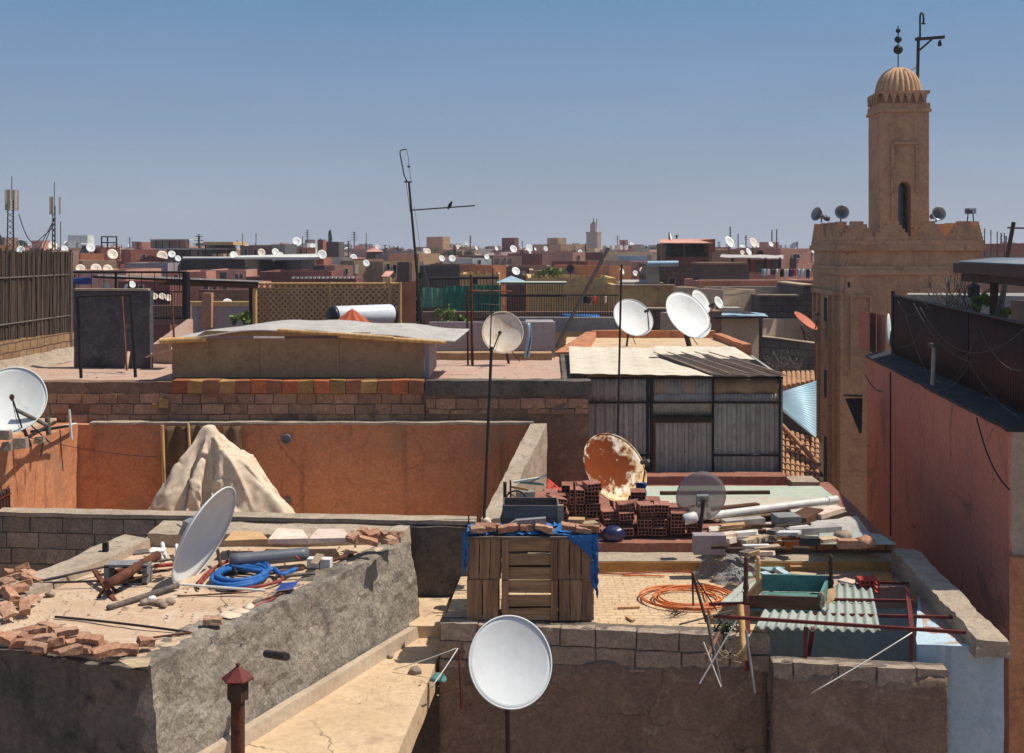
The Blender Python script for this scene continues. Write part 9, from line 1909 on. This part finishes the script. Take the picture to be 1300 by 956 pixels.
# trees on the skyline
def tree(label, px, yt, yb, D, wpx, kind='round', m='leaf_dark', name='tree', group=None):
    b0, tp = P(px, yb, D), P(px, yt, D); h = tp.z-b0.z; w_ = wpx/F*D
    t = thing(name, label, 'tree', (b0.x, b0.y, b0.z-2), group)
    mb = MB()
    if kind == 'cypress':
        for k in range(16):
            q = k/15; leaf_heap(mb, b0+Vector((rnd(-.1, .1)*w_, 0, h*(.08+.9*q))), max(.12, w_*.5*(1-q)**.7), 40, w_*.11, 1.2)
    elif kind == 'palm':
        for k in range(16):
            a = k/16*6.283+rnd(-.2, .2); el = rnd(-.2, .9); d = Vector((math.cos(a), math.sin(a), 0)); pts_ = [tp+d*w_*.6*s_+Vector((0, 0, (el*s_-1.1*s_*s_)*w_*.55)) for s_ in (0, .25, .5, .75, 1)]
            for p0, p1 in zip(pts_, pts_[1:]): mb.plank(p0, p1, w_*.1, .02)
    else:
        for k in range(9): leaf_heap(mb, b0+Vector((rnd(-.38, .38)*w_, rnd(-.3, .3)*w_, h*rnd(.35, .85))), w_*rnd(.16, .26), 55, w_*.05, .8)
    mb.build('crown', m, t)
    MB().bar((b0.x, b0.y, b0.z-2), b0.lerp(tp, .8 if kind != 'palm' else 1), max(.08, w_*.03), 6, r2=.05).build('trunk', 'bark', t)
    return t
random.seed(61)
tree('dark cypress standing behind the dark narrow house', 419, 293, 312, 135, 9, 'cypress'); tree('pointed dark cypress on the skyline left of the gabled white house', 577, 312, 328, 150, 7, 'cypress')
tree('broad dark tree right of the pointed cypress', 590, 316, 332, 150, 22); tree('broad dark tree left of the pointed cypress', 566, 318, 330, 158, 16); tree('yellowing tree behind the yellow orange house', 552, 314, 328, 130, 11, m='leaf'); tree('palm tree crown between the two cell masts', 28, 306, 318, 95, 13, 'palm', 'leaf_dark', 'palm_tree'); tree('dark tree cut by the left edge', 0, 299, 318, 130, 8, 'cypress')
tree('dark cypress beyond the scaffold, left of its pair', 1271, 296, 318, 140, 5, 'cypress'); tree('dark cypress beyond the scaffold, right of its pair', 1277, 300, 318, 140, 5, 'cypress'); tree('round tree on the skyline left of the cell mast rod', 445, 316, 326, 170, 9); tree('low tree on the skyline right of the distant minaret', 790, 312, 322, 210, 26, m='leaf_dark'); tree('second low tree right of the distant minaret', 826, 312, 322, 210, 20); tree('dark low tree on the skyline above the aerial mast foot', 508, 313, 322, 180, 16)
# ================================================================ the rest of the town out to the horizon
random.seed(2024)
cols_ = ['pink', 'rose', 'red', 'orange', 'tan', 'beige', 'brown', 'grey', 'dark', 'maroon', 'white']
wts = [13, 13, 8, 9, 14, 14, 8, 10, 5, 4, 6]
names = dict(pink='pink', rose='pale pink', red='brick red', orange='orange', tan='tan', beige='beige', brown='brown', grey='grey', dark='dark brown', maroon='dark red', white='whitewashed')
nh = 0
D = 84.0
roofs = []
while D < 620 and nh < 285:
    px = -60+rnd(0, 30)
    while px < 1360:
        w_ = rnd(8, 17)*(.7+.5*rnd(0, 1)); wpx = max(7, w_/D*F*.55)
        if rnd(0, 1) < .60:
            base = 318+ (1.6*F/D if D < 150 else 1.3*F/D); yt = base-rnd(-.5, 2.4)*F/D*.75
            if rnd(0, 1) < .12: yt -= 1.2*F/D
            if D < 128: yt = max(yt, 332+rnd(0, 5))
            cname = random.choices(cols_, wts)[0]
            x0, x1 = X(px, D), X(px+wpx*rnd(.7, 1.05), D); zt = Zr(yt, D); dp = rnd(6, 12); ro = rnd(-.1, .85)
            if not (1030 < px < 1250) and not (712 < px < 772 and D < 420 and yt < 319):
                mb = MB(); w2 = x1-x0; ca, sa = math.cos(ro), math.sin(ro)
                T = lambda a, b2, z: Vector((x0+a*ca-b2*sa, D+a*sa+b2*ca, z))
                def bx(a0, a1, b0, b1, z0, z1): mb.hexa([T(a0, b0, z0), T(a1, b0, z0), T(a1, b1, z0), T(a0, b1, z0), T(a0, b0, z1), T(a1, b0, z1), T(a1, b1, z1), T(a0, b1, z1)])
                bx(0, w2, 0, dp, G0, zt-.5); bx(0, w2, 0, .25, zt-.5, zt); bx(0, .25, .25, dp, zt-.5, zt); bx(w2-.25, w2, .25, dp, zt-.5, zt); bx(.25, w2-.25, dp-.25, dp, zt-.5, zt)
                if rnd(0, 1) < .45:
                    a = rnd(.1, .6)*w2; bx(a, a+w2*.3, dp*.4, dp*.8, zt-.5, zt+rnd(.8, 1.9))
                cl = MB()
                for q in range(random.randint(2, 5)):
                    a, b3, w3, d3, h3 = rnd(.05, .8)*w2, rnd(.1, .8)*dp, rnd(.3, 1.6), rnd(.2, 1.2), rnd(.3, 1.1)
                    vs = [T(a, b3, zt-.5), T(a+w3, b3, zt-.5), T(a+w3, b3+d3, zt-.5), T(a, b3+d3, zt-.5)]; cl.hexa(vs+[v+Vector((0, 0, h3)) for v in vs])
                t = thing('town_house', names[cname]+' flat-roofed house among the distant roofs', 'house', (x0, D, G0), names[cname]+' houses of the distant town')
                mb.build('wall', TOWN[cname], t); cl.build('roof_clutter', TOWN[random.choice(['white', 'grey', 'tan', 'beige', 'rose', 'dark', 'red'])], t)
                if D < 230:
                    for q in range(random.randint(1, 3)):
                        a = rnd(.1, .8)*w2; z1 = zt-rnd(.7, 1.6); wm = MB(); vs = [T(a, -.03, z1-.9), T(a+.7, -.03, z1-.9), T(a+.7, .05, z1-.9), T(a, .05, z1-.9)]; wm.hexa(vs+[v+Vector((0, 0, .9)) for v in vs]); wm.build('window', 'glass_void_dark', t)
                nh += 1; roofs.append((x0+w2*.5, D+dp*.3, zt))
        px += wpx
    D *= 1.115
# small white dishes and aerials on those roofs: copies of three kinds
random.seed(99)
proto = []
for k, n in enumerate(((.5, -.75, .4), (.2, -.85, .45), (.75, -.5, .4))):
    proto.append(fdish(CX, HY, 60, 1, 'dish_white', n, foot=.9))
pu = set()
pick = random.sample([r for r in roofs if r[1] < 420], min(140, len([r for r in roofs if r[1] < 420])))
for i, (x, y, z) in enumerate(pick):
    k = i % 3; o = proto[k] if k not in pu else copy_tree(proto[k]); pu.add(k)
    s_ = rnd(5, 10)*(1+y/600); o.scale = (s_*.9,)*3
    o.location = Vector((x+rnd(-2, 2), y+rnd(-.5, 2), z-.3))+Vector((0, 0, H))
ap = antenna(CX, HY-30, HY, 60, 'thin television aerial on the distant roofs', 4, 14, group='television aerials on the distant roofs', r=.035)
for i, (x, y, z) in enumerate(random.sample([r for r in roofs if r[1] < 300], 60)):
    o = ap if i == 0 else copy_tree(ap)
    o.location = Vector((x+rnd(-3, 3), y+1, z-.5))+Vector((0, 0, H)); sc = rnd(1.2, 2.6); o.scale = (sc, sc, sc); o.rotation_euler = (0, 0, rnd(-1, 1))
for i in range(26):
    D = rnd(150, 420); px = rnd(90, 1020)
    tree('dark tree crown rising among the distant roofs', px, 318-rnd(0, 5)*150/D-1, 318+1300/D, D, rnd(8, 16)*150/D+3, 'cypress' if i % 4 == 0 else 'round', group='trees among the distant roofs')
# ================================================================ camera, sun, sky
cam = bpy.data.cameras.new('camera'); co = bpy.data.objects.new('camera', cam); COL.objects.link(co)
co.location = (0, 0, H); co.rotation_euler = (R(90), 0, 0)
cam.sensor_width = 36; cam.lens = F/1300*36; cam.clip_end = 8000; cam.clip_start = .1
cam.shift_y = -(478-HY)/1300
SC.camera = co
AZ, EL = 84.0, 61.0           # sun: right of straight ahead, high
sd = Vector((math.sin(R(AZ))*math.cos(R(EL)), math.cos(R(AZ))*math.cos(R(EL)), math.sin(R(EL))))
sun = bpy.data.lights.new('sun', 'SUN'); so = bpy.data.objects.new('sun', sun); COL.objects.link(so)
so.rotation_euler = (-sd).to_track_quat('-Z', 'Y').to_euler(); so.location = (20, 0, 60)
sun.energy = 4.4; sun.angle = R(.5); sun.color = (1, .94, .84)
w = bpy.data.worlds.new('World'); SC.world = w; w.use_nodes = True
nt = w.node_tree
for n in list(nt.nodes): nt.nodes.remove(n)
out = nt.nodes.new('ShaderNodeOutputWorld'); bg = nt.nodes.new('ShaderNodeBackground'); sky = nt.nodes.new('ShaderNodeTexSky')
sky.sky_type = 'NISHITA'; sky.sun_disc = False; sky.sun_elevation = R(EL); sky.sun_rotation = R(AZ)
sky.altitude = 450; sky.air_density = 1.0; sky.dust_density = 1.0; sky.ozone_density = 2.0
bg.inputs[1].default_value = .095
# dusty air low in the sky: the Nishita sky shades into a lavender grey band above the horizon
tc = N(nt, 'ShaderNodeTexCoord'); sp = N(nt, 'ShaderNodeSeparateXYZ'); nt.links.new(tc.outputs['Generated'], sp.inputs[0])
band = ramp(nt, sp.outputs[2], [(0, (3.6, 3.95, 4.75, 1)), (.21, (1.22, 2.5, 4.35, 1)), (.10, (2.3, 3.1, 4.5, 1))])
fac = ramp(nt, sp.outputs[2], [(.0, g(.92)), (.55, g(.0)), (.22, g(.8))])
hz_ = N(nt, 'ShaderNodeMapping'); hz_.inputs['Scale'].default_value = (2.0, 2.0, 9.0); nt.links.new(tc.outputs['Generated'], hz_.inputs['Vector'])
dust = ramp(nt, tex(nt, hz_.outputs[0], 1.3, 4, .5, .4), [(.3, g(.95)), (.7, g(1.05))])
nt.links.new(mix(nt, 1.0, mix(nt, fac, sky.outputs[0], band), dust, 'MULTIPLY'), bg.inputs[0]); nt.links.new(bg.outputs[0], out.inputs[0])
SC.view_settings.view_transform = 'Standard'; SC.view_settings.look = 'None'; SC.view_settings.exposure = .15; SC.view_settings.gamma = 1
SC.cycles.max_bounces = 6; SC.cycles.diffuse_bounces = 3; SC.cycles.transparent_max_bounces = 12
# ================================================================ the dusty air over the town
m = bpy.data.materials.new('haze_air'); m.use_nodes = True; nt = m.node_tree
for n in list(nt.nodes): nt.nodes.remove(n)
out = nt.nodes.new('ShaderNodeOutputMaterial'); pv = nt.nodes.new('ShaderNodeVolumePrincipled')
pv.inputs['Color'].default_value = (.86, .90, 1, 1); pv.inputs['Density'].default_value = .00065; pv.inputs['Anisotropy'].default_value = .2
nt.links.new(pv.outputs[0], out.inputs['Volume']); MATS['haze_air'] = m
hz = MB().hexa([(-1300, -120, G0-1), (1300, -120, G0-1), (1300, 1700, G0-1), (-1300, 1700, G0-1), (-1300, -120, 14), (1300, -120, 14), (1300, 1700, 14), (-1300, 1700, 14)])
kind(hz.build('haze', 'haze_air', loc=(0, 700, G0-1)), 'stuff')
